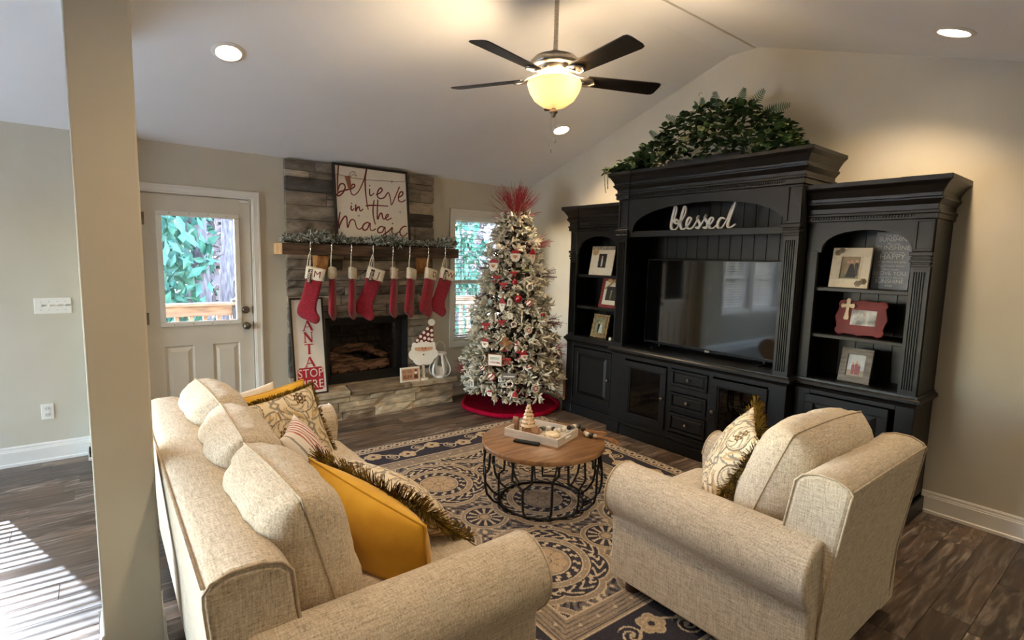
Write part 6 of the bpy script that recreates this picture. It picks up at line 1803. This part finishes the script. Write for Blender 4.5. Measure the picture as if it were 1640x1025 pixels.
        B(MB().lathe([(.034 * s, 0), (.036 * s, .004 * s), (.028 * s, .014 * s), (.022 * s, .04 * s), (.012 * s, .055 * s), (.004 * s, .06 * s)], (0, 0, -.03 * s), 18), 'bell', mm or m_mred, smooth='auto'); B(MB().lathe([(.0375 * s, 0), (.0375 * s, .006 * s)], (0, 0, -.03 * s), 18), 'band', m_gwht); B(MB().ball((0, 0, -.034 * s), .008 * s, 8, 6), 'clapper', m_gold, smooth=True)
    elif kind == 'ginger':
        B(MB().ball((0, 0, .032 * s), .024 * s, 12, 8, (1, .4, 1)), 'head', m_ging, smooth=True); B(MB().prism([(-.014 * s, .018 * s), (-.045 * s, .016 * s), (-.048 * s, -.002 * s), (-.02 * s, -.004 * s), (-.034 * s, -.055 * s), (-.012 * s, -.058 * s), (0, -.03 * s), (.012 * s, -.058 * s), (.034 * s, -.055 * s), (.02 * s, -.004 * s), (.048 * s, -.002 * s), (.045 * s, .016 * s), (.014 * s, .018 * s)], -.008, .008, 'y'), 'body', m_ging, fix=True, bevel=.003)
        for i in range(3): B(MB().ball((0, -.009, .008 * s - i * .013 * s), .004 * s, 6, 5), 'button', m_gwht)
        B(MB().box(-.022 * s, .022 * s, -.010, .010, -.06 * s, -.036 * s), 'boots', m_mred, bevel=.004); top = .055 * s
    elif kind == 'penguin':
        B(MB().ball((0, 0, 0), .032 * s, 14, 10, (.8, .7, 1.3)), 'body', m_gwht, smooth=True); B(MB().ball((0, .002, .05 * s), .020 * s, 12, 8), 'head', m_gwht, smooth=True); B(MB().lathe([(.021 * s, 0), (.010 * s, .02 * s), (.001, .03 * s)], (0, 0, .058 * s), 10), 'hat', m_mred); B(MB().tube([(.02 * s * cos(2 * pi * i / 16), .02 * s * sin(2 * pi * i / 16), .034 * s) for i in range(16)], .006 * s, 6, closed=True), 'scarf', m_mred, smooth=True); top = .085 * s
    elif kind == 'house':
        B(MB().prism([(-.026 * s, -.045 * s), (-.026 * s, .03 * s), (0, .052 * s), (.026 * s, .03 * s), (.026 * s, -.045 * s)], -.005, .005, 'y'), 'tag', m_gwht, fix=True, bevel=.002); B(MB().box(-.012 * s, .012 * s, -.0065, -.005, -.03 * s, .02 * s), 'print', m_steel); top = .05 * s
    elif kind == 'bow':
        for sx in (-1, 1): B(MB().ball((sx * .03 * s, 0, .004 * s), .026 * s, 12, 8, (1.1, .45, .7)), 'loop', mm or m_mred, smooth=True); B(MB().prism([(0, 0), (sx * .012 * s, -.005 * s), (sx * .035 * s, -.065 * s), (sx * .015 * s, -.06 * s)], -.002, .002, 'y'), 'tail', mm or m_mred, fix=True)
        B(MB().ball((0, -.006, 0), .012 * s, 8, 6), 'knot', mm or m_mred, smooth=True); top = .01
    elif kind == 'wreath':
        B(MB().tube([(.036 * s * cos(2 * pi * i / 20), 0, .036 * s * sin(2 * pi * i / 20)) for i in range(20)], .010 * s, 7, closed=True), 'ring', mm or m_gwht, smooth=True)
        for i in range(5): a = 2 * pi * i / 5; B(MB().ball((.036 * s * cos(a), -.010 * s, .036 * s * sin(a)), .006 * s, 6, 5), 'berry', m_mred, smooth=True)
    elif kind == 'icicle':
        B(MB().lathe([(.012 * s, 0), (.015 * s, -.01), (.008 * s, -.05 * s), (.001, -.11 * s)], (0, 0, .04 * s), 8), 'icicle', m_gwht, smooth=True); B(MB().lathe([(.006 * s, 0), (.006 * s, .008 * s)], (0, 0, .04 * s), 8), 'cap', m_gold)
    elif kind == 'candy':
        n9 = 9; pts = smooth_path([(0, 0, -.05 * s), (0, 0, .03 * s), (.008 * s, 0, .05 * s), (.026 * s, 0, .056 * s), (.036 * s, 0, .04 * s)], 5)
        B(MB().tube(pts, .007 * s, 8), 'cane', m_gwht, smooth=True)
        for i in range(1, len(pts) - 1, 3): B(MB().tube([pts[i], pts[i + 1]], .0076 * s, 8), 'stripe', m_mred); top = .05 * s
    B(MB().tube([(0, 0, top), (.004, .004, top + .015), (0, .02, top + .02)], .001, 4), 'hook', m_gold)
    return t_
ORN = [('santa', (-.906, -.936, 1.618), 'round Santa face ornament near the top front of the tree', 1.0), ('santa', (-1.046, -.769, 1.518), 'large Santa face ornament at the upper left of the tree', 1.05),
 ('slimsanta', (-.733, -.995, 1.623), 'red hatted Santa ornament at the upper right of the tree', 1.2), ('ball', (-.94, -.979, 1.363), 'small crimson ball ornament above the big glossy red ball', .85),
 ('ball', (-.927, -1.03, 1.197), 'large glossy red ball ornament in the middle of the tree', 1.15), ('swirl', (-.83, -1.082, 1.154), 'white ball ornament with red swirls right of the glossy red ball', .9),
 ('slimsanta', (-1.056, -.934, 1.13), 'long bearded Santa ornament in the middle left', 1.1), ('house', (-1.001, -.984, 1.164), 'white house shaped tag ornament in the middle', .85), ('disc', (-1.012, -1.013, 1.029), 'round white ornament with a green letter S', .85),
 ('santa', (-1.198, -.845, .737), 'cream Santa face ornament low on the left', .8), ('ginger', (-1.08, -1.031, .754), 'brown gingerbread figure ornament', 1.25), ('penguin', (-.998, -1.108, .714), 'white penguin ornament with a red scarf', .85),
 ('sign', (-1.167, -.978, .59), 'white Merry Christmas board ornament', 1.0), ('swirl', (-1.243, -.873, .497), 'small red swirl ball ornament at the lower left', .75), ('swirl', (-1.209, -.978, .424), 'big white and red swirl ball near the bottom', 1.05),
 ('plate', (-1.088, -1.114, .442), 'grey engraved plate ornament near the bottom', 1.0), ('wreath', (-1.092, -1.133, .365), 'white wreath ornament under the grey plate', .9), ('bell', (-1.059, -1.184, .264), 'red bell ornament hanging over the skirt', .9),
 ('disc', (-.852, -1.261, .316), 'large cream disc ornament at the bottom right', 1.15), ('bow', (-1.052, -.824, 1.407), 'red bow ornament under the left Santa face', .8), ('bow', (-1.023, -.903, 1.341), 'dark red bow ornament left of the crimson ball', .8),
 ('bow', (-.934, -.958, 1.456), 'red bow ornament above the crimson ball', .7), ('ball', (-.666, -1.119, 1.03), 'small red ball ornament on the right edge', .6), ('bow', (-1.079, -.96, .971), 'red bow ornament below the green letter disc', .7),
 ('ball', (-1.115, -.812, 1.154), 'frosted blue ball ornament on the left edge', .8), ('icicle', (-1.107, -.901, 1.016), 'white icicle ornament on the left', 1.0), ('wreath', (-.992, -1.052, .945), 'white ring ornament right of the icicle', .7),
 ('disc', (-.862, -1.131, .89), 'striped disc ornament right of centre', 1.0), ('bow', (-1.167, -.806, .927), 'dark red bow ornament at the left edge', .9), ('bow', (-.954, -1.144, .672), 'dark red bow ornament right of the penguin', .9),
 ('santa', (-.935, -1.163, .629), 'small Santa face ornament right of the Merry Christmas board', .65), ('wreath', (-.796, -1.054, 1.315), 'pale ring ornament at the right middle', .9), ('plate', (-.81, -1.013, 1.483), 'sage green tag ornament at the upper right', .55),
 ('candy', (-.801, -.963, 1.721), 'candy cane ornament near the top right', .9), ('candy', (-.958, -.855, 1.716), 'candy cane ornament near the top left', .8), ('ball', (-.998, -.782, 1.715), 'pearl white ball ornament near the top left', .9),
 ('santa', (-1.248, -.985, .254), 'tiny Santa face ornament on a bottom branch', .5), ('house', (-1.306, -.77, .331), 'white house ornament at the bottom left', .9), ('house', (-1.158, -1.055, .408), 'white tag ornament beside the big swirl ball', .6), ('icicle', (-.917, -1.085, .994), 'white icicle ornament under the swirl ball', .8),
 ('bell', (-.882, -.83, 2.05), 'silver bell ornament under the red topper', .8), ('bow', (-1.02, -1.0, .60), 'red bow ornament right of the board', .8), ('ball', (-.90, -1.20, .52), 'dark red ball ornament low on the right', .8)]
for a in ORN:
    mm = m_blue if 'blue' in a[2] else m_gwht if 'pearl' in a[2] else m_sage if 'sage' in a[2] else m_silver if 'silver bell' in a[2] else None
    orn(a[0], a[1], a[2], a[3], mm, 'S' if 'letter S' in a[2] else None)
bxx = thing('cardboard_box', 'narrow tan cardboard box between the tree and the black cabinet', 'box', (-.15, -1.07, 0))
MB().box(-.27, -.03, -1.105, -1.035, .001, .30).build('carton', mat('tan_cardboard', srgb(166, 124, 84), .85, c2=srgb(180, 138, 98), scale=10), bxx, bevel=.002)
MB().box(-.2705, -.0295, -1.08, -1.06, .3, .3012).build('tape', m_plastic, bxx)
# ------------------------------------------------------------------ things on the cabinets
BLESSED = [[(2.345, 1.916), (2.366, 1.936), (2.387, 1.99), (2.399, 2.053), (2.381, 2.064), (2.365, 2.005), (2.35, 1.919), (2.36, 1.878), (2.395, 1.874), (2.423, 1.909), (2.406, 1.957), (2.383, 1.944), (2.401, 1.923), (2.441, 1.933), (2.48, 1.992), (2.489, 2.048), (2.472, 2.059), (2.453, 2.001), (2.441, 1.93), (2.455, 1.879), (2.488, 1.879), (2.525, 1.918), (2.545, 1.954), (2.528, 1.969), (2.507, 1.944), (2.503, 1.902), (2.524, 1.876), (2.56, 1.884), (2.594, 1.935), (2.613, 1.976), (2.602, 1.957), (2.628, 1.909), (2.614, 1.876), (2.585, 1.886)], [(2.60, 1.886), (2.626, 1.889), (2.657, 1.933), (2.683, 1.981), (2.671, 1.956), (2.699, 1.91), (2.683, 1.874), (2.655, 1.884)], [(2.67, 1.884), (2.691, 1.887), (2.726, 1.913), (2.748, 1.943), (2.732, 1.96), (2.712, 1.936), (2.709, 1.896), (2.732, 1.87), (2.764, 1.883), (2.795, 1.914)], [(2.848, 1.942), (2.818, 1.953), (2.794, 1.928), (2.788, 1.89), (2.807, 1.868), (2.835, 1.889), (2.866, 1.941), (2.889, 2.006), (2.916, 2.063), (2.921, 2.069), (2.908, 2.018), (2.883, 1.94), (2.875, 1.89), (2.894, 1.874), (2.94, 1.899)]]
bs_ = thing('blessed_sign', 'white script word sign reading blessed under the console arch', 'sign', (-.31, -2.64, 1.866))
mb = MB()
Mw = Matrix(((0, 1, 0, -.31), (-1, 0, 0, 0), (0, 0, 1, 0), (0, 0, 0, 1)))
for i, s_ in enumerate(BLESSED):
    p = smooth_path(s_, 6); n_ = len(p); ws = []
    for k in range(n_):
        a = p[max(k - 1, 0)]; b_ = p[min(k + 1, n_ - 1)]; ws.append(.0115 + .011 * max(0, -(b_[1] - a[1]) / (hypot(b_[0] - a[0], b_[1] - a[1]) + 1e-6)))
    mb.ribbon([(x, z + .006) for x, z in p], ws, .014 + i * .0004, Mw)
mb.build('script_letters', mat('white_enamel', srgb(240, 234, 222), .5, c2=srgb(244, 239, 229)), bs_)

def frame_thing(name, label, s_, d_, z_, lean, turn=0):
    """stands on a shelf, facing the room (-x); local x runs towards the viewer's right"""
    return thing(name, label, 'picture frame', (-d_, -s_, z_), 'framed photographs on the shelves', rot=(radians(-lean), 0, radians(-90 + turn)))
def fbox(t_, nm, m_, x0, x1, y0, y1, z0, z1, **k): return MB().box(x0, x1, y0, y1, z0, z1).build(nm, m_, t_, world=False, **k)
def ring4(t_, m_, w_, h_, b_, y0=-.008, y1=.012, nm='frame_side'):
    fbox(t_, nm, m_, -w_ / 2, w_ / 2, y0, y1, 0, b_, bevel=.002); fbox(t_, nm, m_, -w_ / 2, w_ / 2, y0, y1, h_ - b_, h_, bevel=.002)
    fbox(t_, nm, m_, -w_ / 2, -w_ / 2 + b_, y0, y1, b_, h_ - b_, bevel=.002); fbox(t_, nm, m_, w_ / 2 - b_, w_ / 2, y0, y1, b_, h_ - b_, bevel=.002)
def strut(t_, h_, lean):
    MB().box(-.02, .02, 0, .003, 0, h_ * .6, T((0, .012, h_ * .62)) @ R(0, 180 + lean * 2.3)).build('easel_strut', m_black, t_, world=False)
m_cream = mat('cream_distressed', srgb(222, 212, 190), .7, c2=srgb(206, 194, 170), scale=30, lo=.5, hi=.8)
m_rust = mat('rustic_strip', srgb(110, 98, 82), .8, c2=srgb(160, 148, 128), scale=30)
m_bur = mat('burlap', srgb(176, 142, 98), .9, c2=srgb(200, 168, 122), scale=60)
m_maroon = mat('maroon_paint', srgb(110, 28, 32), .55, c2=srgb(128, 38, 38), scale=12)
m_gilt = mat('antique_gilt', srgb(122, 98, 62), .5, .2, c2=srgb(172, 146, 102), scale=60, bump=.5)
m_greyw = mat('grey_barn_wood', srgb(112, 104, 96), .8, c2=srgb(146, 138, 128), scale=9, stretch=(1, 1, 6))
m_ph_dark = mat('photo_dark', srgb(42, 40, 40), .3, c2=srgb(66, 62, 60), scale=20)
m_ph_tan = mat('photo_tan', srgb(176, 156, 128), .3, c2=srgb(140, 124, 98), scale=14)
m_ph_sky = mat('photo_pale', srgb(206, 206, 204), .3, c2=srgb(176, 178, 176), scale=12)
m_ph_grn = mat('photo_green', srgb(96, 100, 74), .3, c2=srgb(150, 150, 116), scale=16)
m_ph_bw = mat('photo_grey', srgb(120, 120, 120), .3, c2=srgb(220, 220, 218), scale=16)
m_ph_blk = mat('photo_black', srgb(20, 18, 20), .4)
m_ph_red = mat('photo_red', srgb(140, 50, 52), .4)
m_ph_skin = mat('photo_skin', srgb(206, 164, 136), .4)
def figure(t_, x, z0, h_, m_body, wide=1., y=-.0005, skirt=False):
    b_ = [(x - .10 * h_ * wide, z0 + .72 * h_), (x - (.26 if skirt else .08) * h_ * wide, z0), (x + (.26 if skirt else .08) * h_ * wide, z0), (x + .10 * h_ * wide, z0 + .72 * h_), (x, z0 + .80 * h_)]
    MB().prism(b_, y - .0012, y, 'y').build('print_figure', m_body, t_, world=False, fix=True)
    MB().prism(disc_poly(x, z0 + .88 * h_, .09 * h_, 10), y - .0014, y, 'y').build('print_head', m_ph_skin, t_, world=False)
# far tower, top shelf
f1_ = frame_thing('picture_frame', 'cream frame with a button and small dark photo on the top far shelf', 1.50, .27, 1.456, 11)
fbox(f1_, 'board', m_cream, -.152, .152, 0, .014, 0, .29, bevel=.002); fbox(f1_, 'rustic_strip', m_rust, -.152, .152, -.006, 0, .255, .29)
fbox(f1_, 'photo', m_ph_dark, -.045, .058, -.002, 0, .075, .215); figure(f1_, .005, .085, .11, m_ph_sky, 1., -.002)
MB().lathe([(.034, 0), (.036, .006), (.030, .010), (.012, .010), (.010, .006)], (0, 0, 0), 20, T((-.098, 0, .232)) @ R(0, 90)).build('wooden_button', m_bur, f1_, world=False, smooth='auto'); strut(f1_, .29, 11)
f2_ = frame_thing('picture_frame', 'maroon frame with a cream mat and twine bow on the middle far shelf', 1.655, .27, 1.136, 14)
ring4(f2_, m_maroon, .30, .30, .03); fbox(f2_, 'mat_board', m_cream, -.125, .125, 0, .004, .025, .275); fbox(f2_, 'photo', m_ph_dark, -.085, .085, -.002, 0, .075, .215); figure(f2_, -.02, .08, .10, m_ph_grn, 1, -.002)
MB().tube(smooth_path([(-.10, -.012, .19), (-.06, -.014, .22), (-.02, -.016, .25), (.01, -.014, .285)], 4), .007, 6).build('twine', m_bur, f2_, world=False, smooth=True)
for sx in (-1, 1): MB().ball((-.01 + sx * .035, -.02, .272), .032, 12, 8, (1.1, .35, .62)).build('bow_loop', m_bur, f2_, world=False, smooth=True)
strut(f2_, .30, 14)
f3_ = frame_thing('picture_frame', 'ornate antique gold frame with a wedding photo on the lowest far shelf', 1.51, .27, .822, 14)
sc = []
W_, H_ = .108, .245
for i in range(64):
    t = i / 64 * 4; k = int(t); u = t - k; wv_ = .006 * abs(sin(u * pi * 4))
    c4 = [(-W_, 0), (W_, 0), (W_, H_), (-W_, H_)]; a, b_ = c4[k], c4[(k + 1) % 4]
    nx, nz = [(0, 1), (-1, 0), (0, -1), (1, 0)][k]
    sc.append((a[0] + (b_[0] - a[0]) * u + nx * wv_, a[1] + (b_[1] - a[1]) * u + nz * wv_))
MB().prism(sc, 0, .012, 'y').build('carved_frame', m_gilt, f3_, world=False, fix=True)
rect_m = MB(); rect_frame(rect_m, -.085, .085, .025, .222, .022, -.012, 0); rect_m.build('inner_moulding', m_gilt, f3_, world=False, bevel=.005)
fbox(f3_, 'photo', m_ph_grn, -.064, .064, -.002, 0, .046, .20); figure(f3_, -.012, .05, .12, m_ph_blk, 1.1, -.002); figure(f3_, .018, .05, .115, m_ph_sky, 1.0, -.002, True); strut(f3_, .245, 14)
wb_ = thing('keepsake_cube', 'tiny white cube beside the gold frame on the far shelf', 'ornament', (-.28, -1.70, .8215)); MB().box(-.30, -.27, -1.715, -1.685, .8215, .85).build('cube', m_plastic, wb_, bevel=.003); MB().box(-.298, -.272, -1.713, -1.687, .85, .853).build('lid', m_steel, wb_)
# near tower
f4_ = frame_thing('picture_frame', 'white distressed frame with metal flowers and a family photo on the top near shelf', 3.742, .27, 1.456, 9)
ring4(f4_, m_cream, .236, .27, .056, -.012, .012); rect_m = MB(); rect_frame(rect_m, -.066, .066, .052, .218, .008, -.016, -.004); rect_m.build('inner_bead', m_cream, f4_, world=False)
fbox(f4_, 'photo', m_ph_tan, -.062, .062, 0, .002, .056, .214); fbox(f4_, 'photo_lawn', m_ph_grn, -.062, .062, -.001, 0, .056, .10)
figure(f4_, -.018, .085, .10, m_ph_tan, 1, -.001); figure(f4_, .004, .07, .12, m_ph_blk, 1.0, -.0014, True); figure(f4_, .034, .08, .115, m_ph_dark, 1, -.001)
for (x, z) in ((-.085, .235), (-.062, .252), (.06, .03), (.09, .045)):
    k = MB()
    for i in range(6): a = 2 * pi * i / 6; k.ball((x + .012 * cos(a), -.015, z + .012 * sin(a)), .009, 8, 6, (1, .5, 1))
    k.ball((x, -.020, z), .007, 8, 6); k.build('metal_flower', m_rust, f4_, world=False, smooth=True)
strut(f4_, .27, 9)
f5_ = thing('sunshine_sign', 'grey board sign with white You are my sunshine verse on the top near shelf', 'sign', (-.17, -3.945, 1.456), rot=(radians(-5), 0, radians(-90)))
fbox(f5_, 'board', mat('slate_board', srgb(128, 134, 144), .6, c2=srgb(142, 148, 157), scale=12), -.105, .105, 0, .014, 0, .375, bevel=.002)
lines = [('You are my', .024, .352), ('SUNSHINE', .040, .326), ('My only', .024, .296), ('SUNSHINE', .042, .270), ('You make me', .024, .241), ('HAPPY', .050, .212), ('when skies are grey', .021, .181), ("You'll never know", .021, .154), ('How much', .021, .130), ('I LOVE YOU.', .036, .104), ("Please don't take my", .019, .078), ('SUNSHINE', .036, .052), ('away', .022, .026)]
m_chalk = mat('chalk_white', srgb(226, 226, 222), .8)
for t9, s9, z9 in lines: xf(text_mb(t9, s9, .001, sx=.95), T((0, -.0015, z9))).build('lettering', m_chalk, f5_, world=False)
f6_ = frame_thing('picture_frame', 'scalloped dark red frame with a cream wooden cross on the middle near shelf', 3.825, .26, 1.136, 12)
def plaque(w_, h_):
    pts = []
    for sx, sz in ((1, -1), (1, 1), (-1, 1), (-1, -1)):
        q = [(.0, -.5), (.10, -.47), (.28, -.46), (.36, -.5), (.44, -.46), (.47, -.36), (.44, -.28), (.47, -.12), (.5, 0)]
        q = [(x * w_ * sx, z * h_ * (-sz) * 1) for x, z in q]
        q = [(x, h_ / 2 + (z if sz < 0 else z)) for x, z in q]
        pts += q if sx * sz < 0 else q[::-1]
    return pts
pq = []
q0 = [(.0, -.5), (.10, -.47), (.28, -.46), (.36, -.5), (.44, -.46), (.47, -.36), (.44, -.28), (.47, -.12), (.5, 0)]
pq += [(x, z) for x, z in q0]; pq += [(x, -z) for x, z in q0[::-1][1:]]; pq += [(-x, -z) for x, z in q0[1:]]; pq += [(-x, z) for x, z in q0[::-1][1:-1]]
pq = [(x * .315, .125 + z * .245) for x, z in pq]
MB().prism(pq, 0, .016, 'y').build('plaque', m_maroon, f6_, world=False, bevel=.004, fix=True)
fbox(f6_, 'photo', m_ph_bw, -.058, .09, -.002, 0, .075, .178); figure(f6_, .02, .08, .08, m_ph_bw, 1.6, -.002)
cr_ = [(-.012, 0), (.012, 0), (.017, .012), (.010, .055), (.010, .085), (.036, .078), (.044, .095), (.036, .112), (.012, .108), (.014, .138), (0, .150), (-.014, .138), (-.012, .108), (-.036, .112), (-.044, .095), (-.036, .078), (-.010, .085), (-.010, .055), (-.017, .012)]
MB().prism([(x - .083, z + .105) for x, z in cr_], -.014, -.002, 'y').build('wooden_cross', m_birch, f6_, world=False, bevel=.002, fix=True); strut(f6_, .24, 12)
f7_ = frame_thing('picture_frame', 'grey wooden frame with a beach photo on the lowest near shelf', 3.825, .26, .822, 13)
ring4(f7_, m_greyw, .19, .232, .042, -.010, .012); fbox(f7_, 'photo', m_ph_sky, -.055, .055, 0, .002, .04, .192); fbox(f7_, 'photo_sand', m_ph_tan, -.055, .055, -.001, 0, .04, .085)
for x, h9 in ((-.016, .085), (.004, .095), (.02, .08)): figure(f7_, x, .055, h9, m_ph_red, 1, -.001)
strut(f7_, .232, 13)

# ------------------------------------------------------------------ greenery on top of the console
m_ivy = [mat('ivy_green_a', srgb(58, 84, 46), .5, c2=srgb(92, 118, 66), scale=20, rnd=.25), mat('ivy_green_b', srgb(40, 64, 36), .5, c2=srgb(66, 92, 50), scale=20, rnd=.25), mat('ivy_variegated', srgb(84, 112, 58), .5, c2=srgb(190, 196, 132), scale=40, rnd=.2)]
gp = thing('greenery_arrangement', 'full artificial ivy and fern arrangement on top of the media console', 'plant', (-.28, -2.66, 2.385))
MB().box(-.42, -.16, -3.0, -2.35, 2.386, 2.44).build('planter_box', m_black, gp, bevel=.01)
def leaf_mesh(mi, l, w_, cup):
    P = [(0, 0), (-.30, .12), (-.5, .38), (-.42, .62), (-.2, .85), (0, 1), (.2, .85), (.42, .62), (.5, .38), (.30, .12)]
    vs = [(0, 0, 0), (0, l * .5, -cup * l * .5), (0, l, -cup * l)]
    for x, y in P[1:5]: vs.append((x * w_, y * l, abs(x) * cup * l - cup * l * y * .6))
    for x, y in P[6:10]: vs.append((x * w_, y * l, abs(x) * cup * l - cup * l * y * .6))
    fs = [(0, 1, 4, 3), (1, 5, 4), (1, 2, 6, 5), (0, 10, 9, 1), (1, 9, 8), (1, 8, 7, 2)]
    me = MB().add(vs, fs).mesh('leaf'); me.materials.append(m_ivy[mi]); me.polygons.foreach_set('use_smooth', [True] * len(me.polygons)); return me
LM = [leaf_mesh(i % 3, .050 + .007 * (i % 4), .044 + .006 * (i % 3), .18 + .05 * (i % 2)) for i in range(6)]
TOPZ = [(1.74, 2.42), (1.85, 2.47), (2.0, 2.52), (2.12, 2.62), (2.28, 2.72), (2.45, 2.82), (2.6, 2.86), (2.8, 2.86), (3.0, 2.80), (3.15, 2.68), (3.28, 2.60), (3.36, 2.45)]
def topz(s_):
    for (a, za), (b_, zb) in zip(TOPZ, TOPZ[1:]):
        if a <= s_ <= b_: return za + (zb - za) * (s_ - a) / (b_ - a)
    return 2.44
rr = random.Random(23); inner = MB(); t0 = WORLD[gp.name]; stems = MB()
for i in range(1500):
    s_ = rr.uniform(1.74, 3.36); u = rr.random() ** .75; zt = topz(s_)
    z_ = 2.40 + (zt - 2.40) * u; th = .20 * sqrt(max(.05, 1 - u * u)) + .03
    d_ = .30 + rr.uniform(-1, 1) * th
    if i < 290: d_ = .33 + abs(rr.gauss(.0, 1)) * th * .6; d_ = min(d_, .53)
    dirv = Vector((-(d_ - .28) * 3 + rr.uniform(-.8, .4), (-(s_ - 2.6) * .6 + rr.uniform(-1, 1)), rr.uniform(-.5, .9))).normalized()
    q = dirv.to_track_quat('Y', 'Z').to_euler(); sc_ = rr.uniform(.75, 1.25)
    if i < 290: mesh_obj('leaf', LM[rr.randrange(6)], gp, (-d_ - t0.x, -s_ - t0.y, z_ - t0.z), (q.x, q.y, q.z + rr.uniform(-.4, .4)), (sc_,) * 3)
    else:
        me = LM[rr.randrange(6)]; M4 = T((-d_, -s_, z_)) @ q.to_matrix().to_4x4() @ Matrix.Scale(sc_, 4)
        inner.add([M4 @ v.co for v in me.vertices], [tuple(p.vertices) for p in me.polygons])
o = inner.build('inner_leaves', m_ivy[1], gp, smooth=True); o['kind'] = 'stuff'
def frond(p, d, l, seed):
    mb = MB(); d = Vector(d).normalized(); pts = []
    for i in range(13):
        t = i / 12; pts.append(Vector(p) + d * (l * t) + Vector((0, 0, -.25 * l * t * t)))
    mb.tube(pts, [.0022 * (1 - .7 * i / 12) for i in range(13)], 4)
    for i in range(2, 13):
        tg = (pts[i] - pts[i - 1]).normalized(); sd = tg.cross(Vector((1, .2, 0))).normalized(); ll = l * .24 * (1 - .65 * (i / 12) ** 2)
        for s_ in (-1, 1):
            e = pts[i] + sd * s_ * ll + tg * ll * .35; w_ = tg * .0045
            mb.add([pts[i] - w_, (pts[i] + e) / 2 - w_ * 1.1, e, (pts[i] + e) / 2 + w_ * 1.1, pts[i] + w_], [(0, 1, 2, 3, 4)])
    mb.build('fern_frond', m_ivy[1], gp)
for i, (s_, z_, ds, dz, l) in enumerate(((2.60, 2.78, .05, 1, .17), (2.72, 2.76, .02, 1, .22), (2.98, 2.70, .55, .8, .26), (3.02, 2.62, .8, .65, .26), (2.40, 2.72, -.6, .8, .20), (2.9, 2.76, .35, 1, .20), (2.2, 2.62, -.5, .9, .18), (3.1, 2.66, .9, .45, .24))):
    frond((-.33, -s_, z_), (-.25, -ds, dz), l, i)
cv = MB(); cv.tube(smooth_path([(-.34, -2.62, 2.84), (-.35, -2.60, 2.90), (-.36, -2.57, 2.93), (-.36, -2.585, 2.955), (-.36, -2.60, 2.94)], 5), .003, 5)
cv.tube(smooth_path([(-.5, -1.80, 2.44), (-.56, -1.79, 2.42), (-.58, -1.795, 2.36), (-.575, -1.80, 2.27), (-.57, -1.81, 2.21)], 5), .004, 5); cv.tube(smooth_path([(-.5, -1.84, 2.44), (-.57, -1.83, 2.41), (-.585, -1.84, 2.33), (-.58, -1.84, 2.24)], 5), .004, 5)
cv.build('trailing_vine', m_ivy[2], gp)
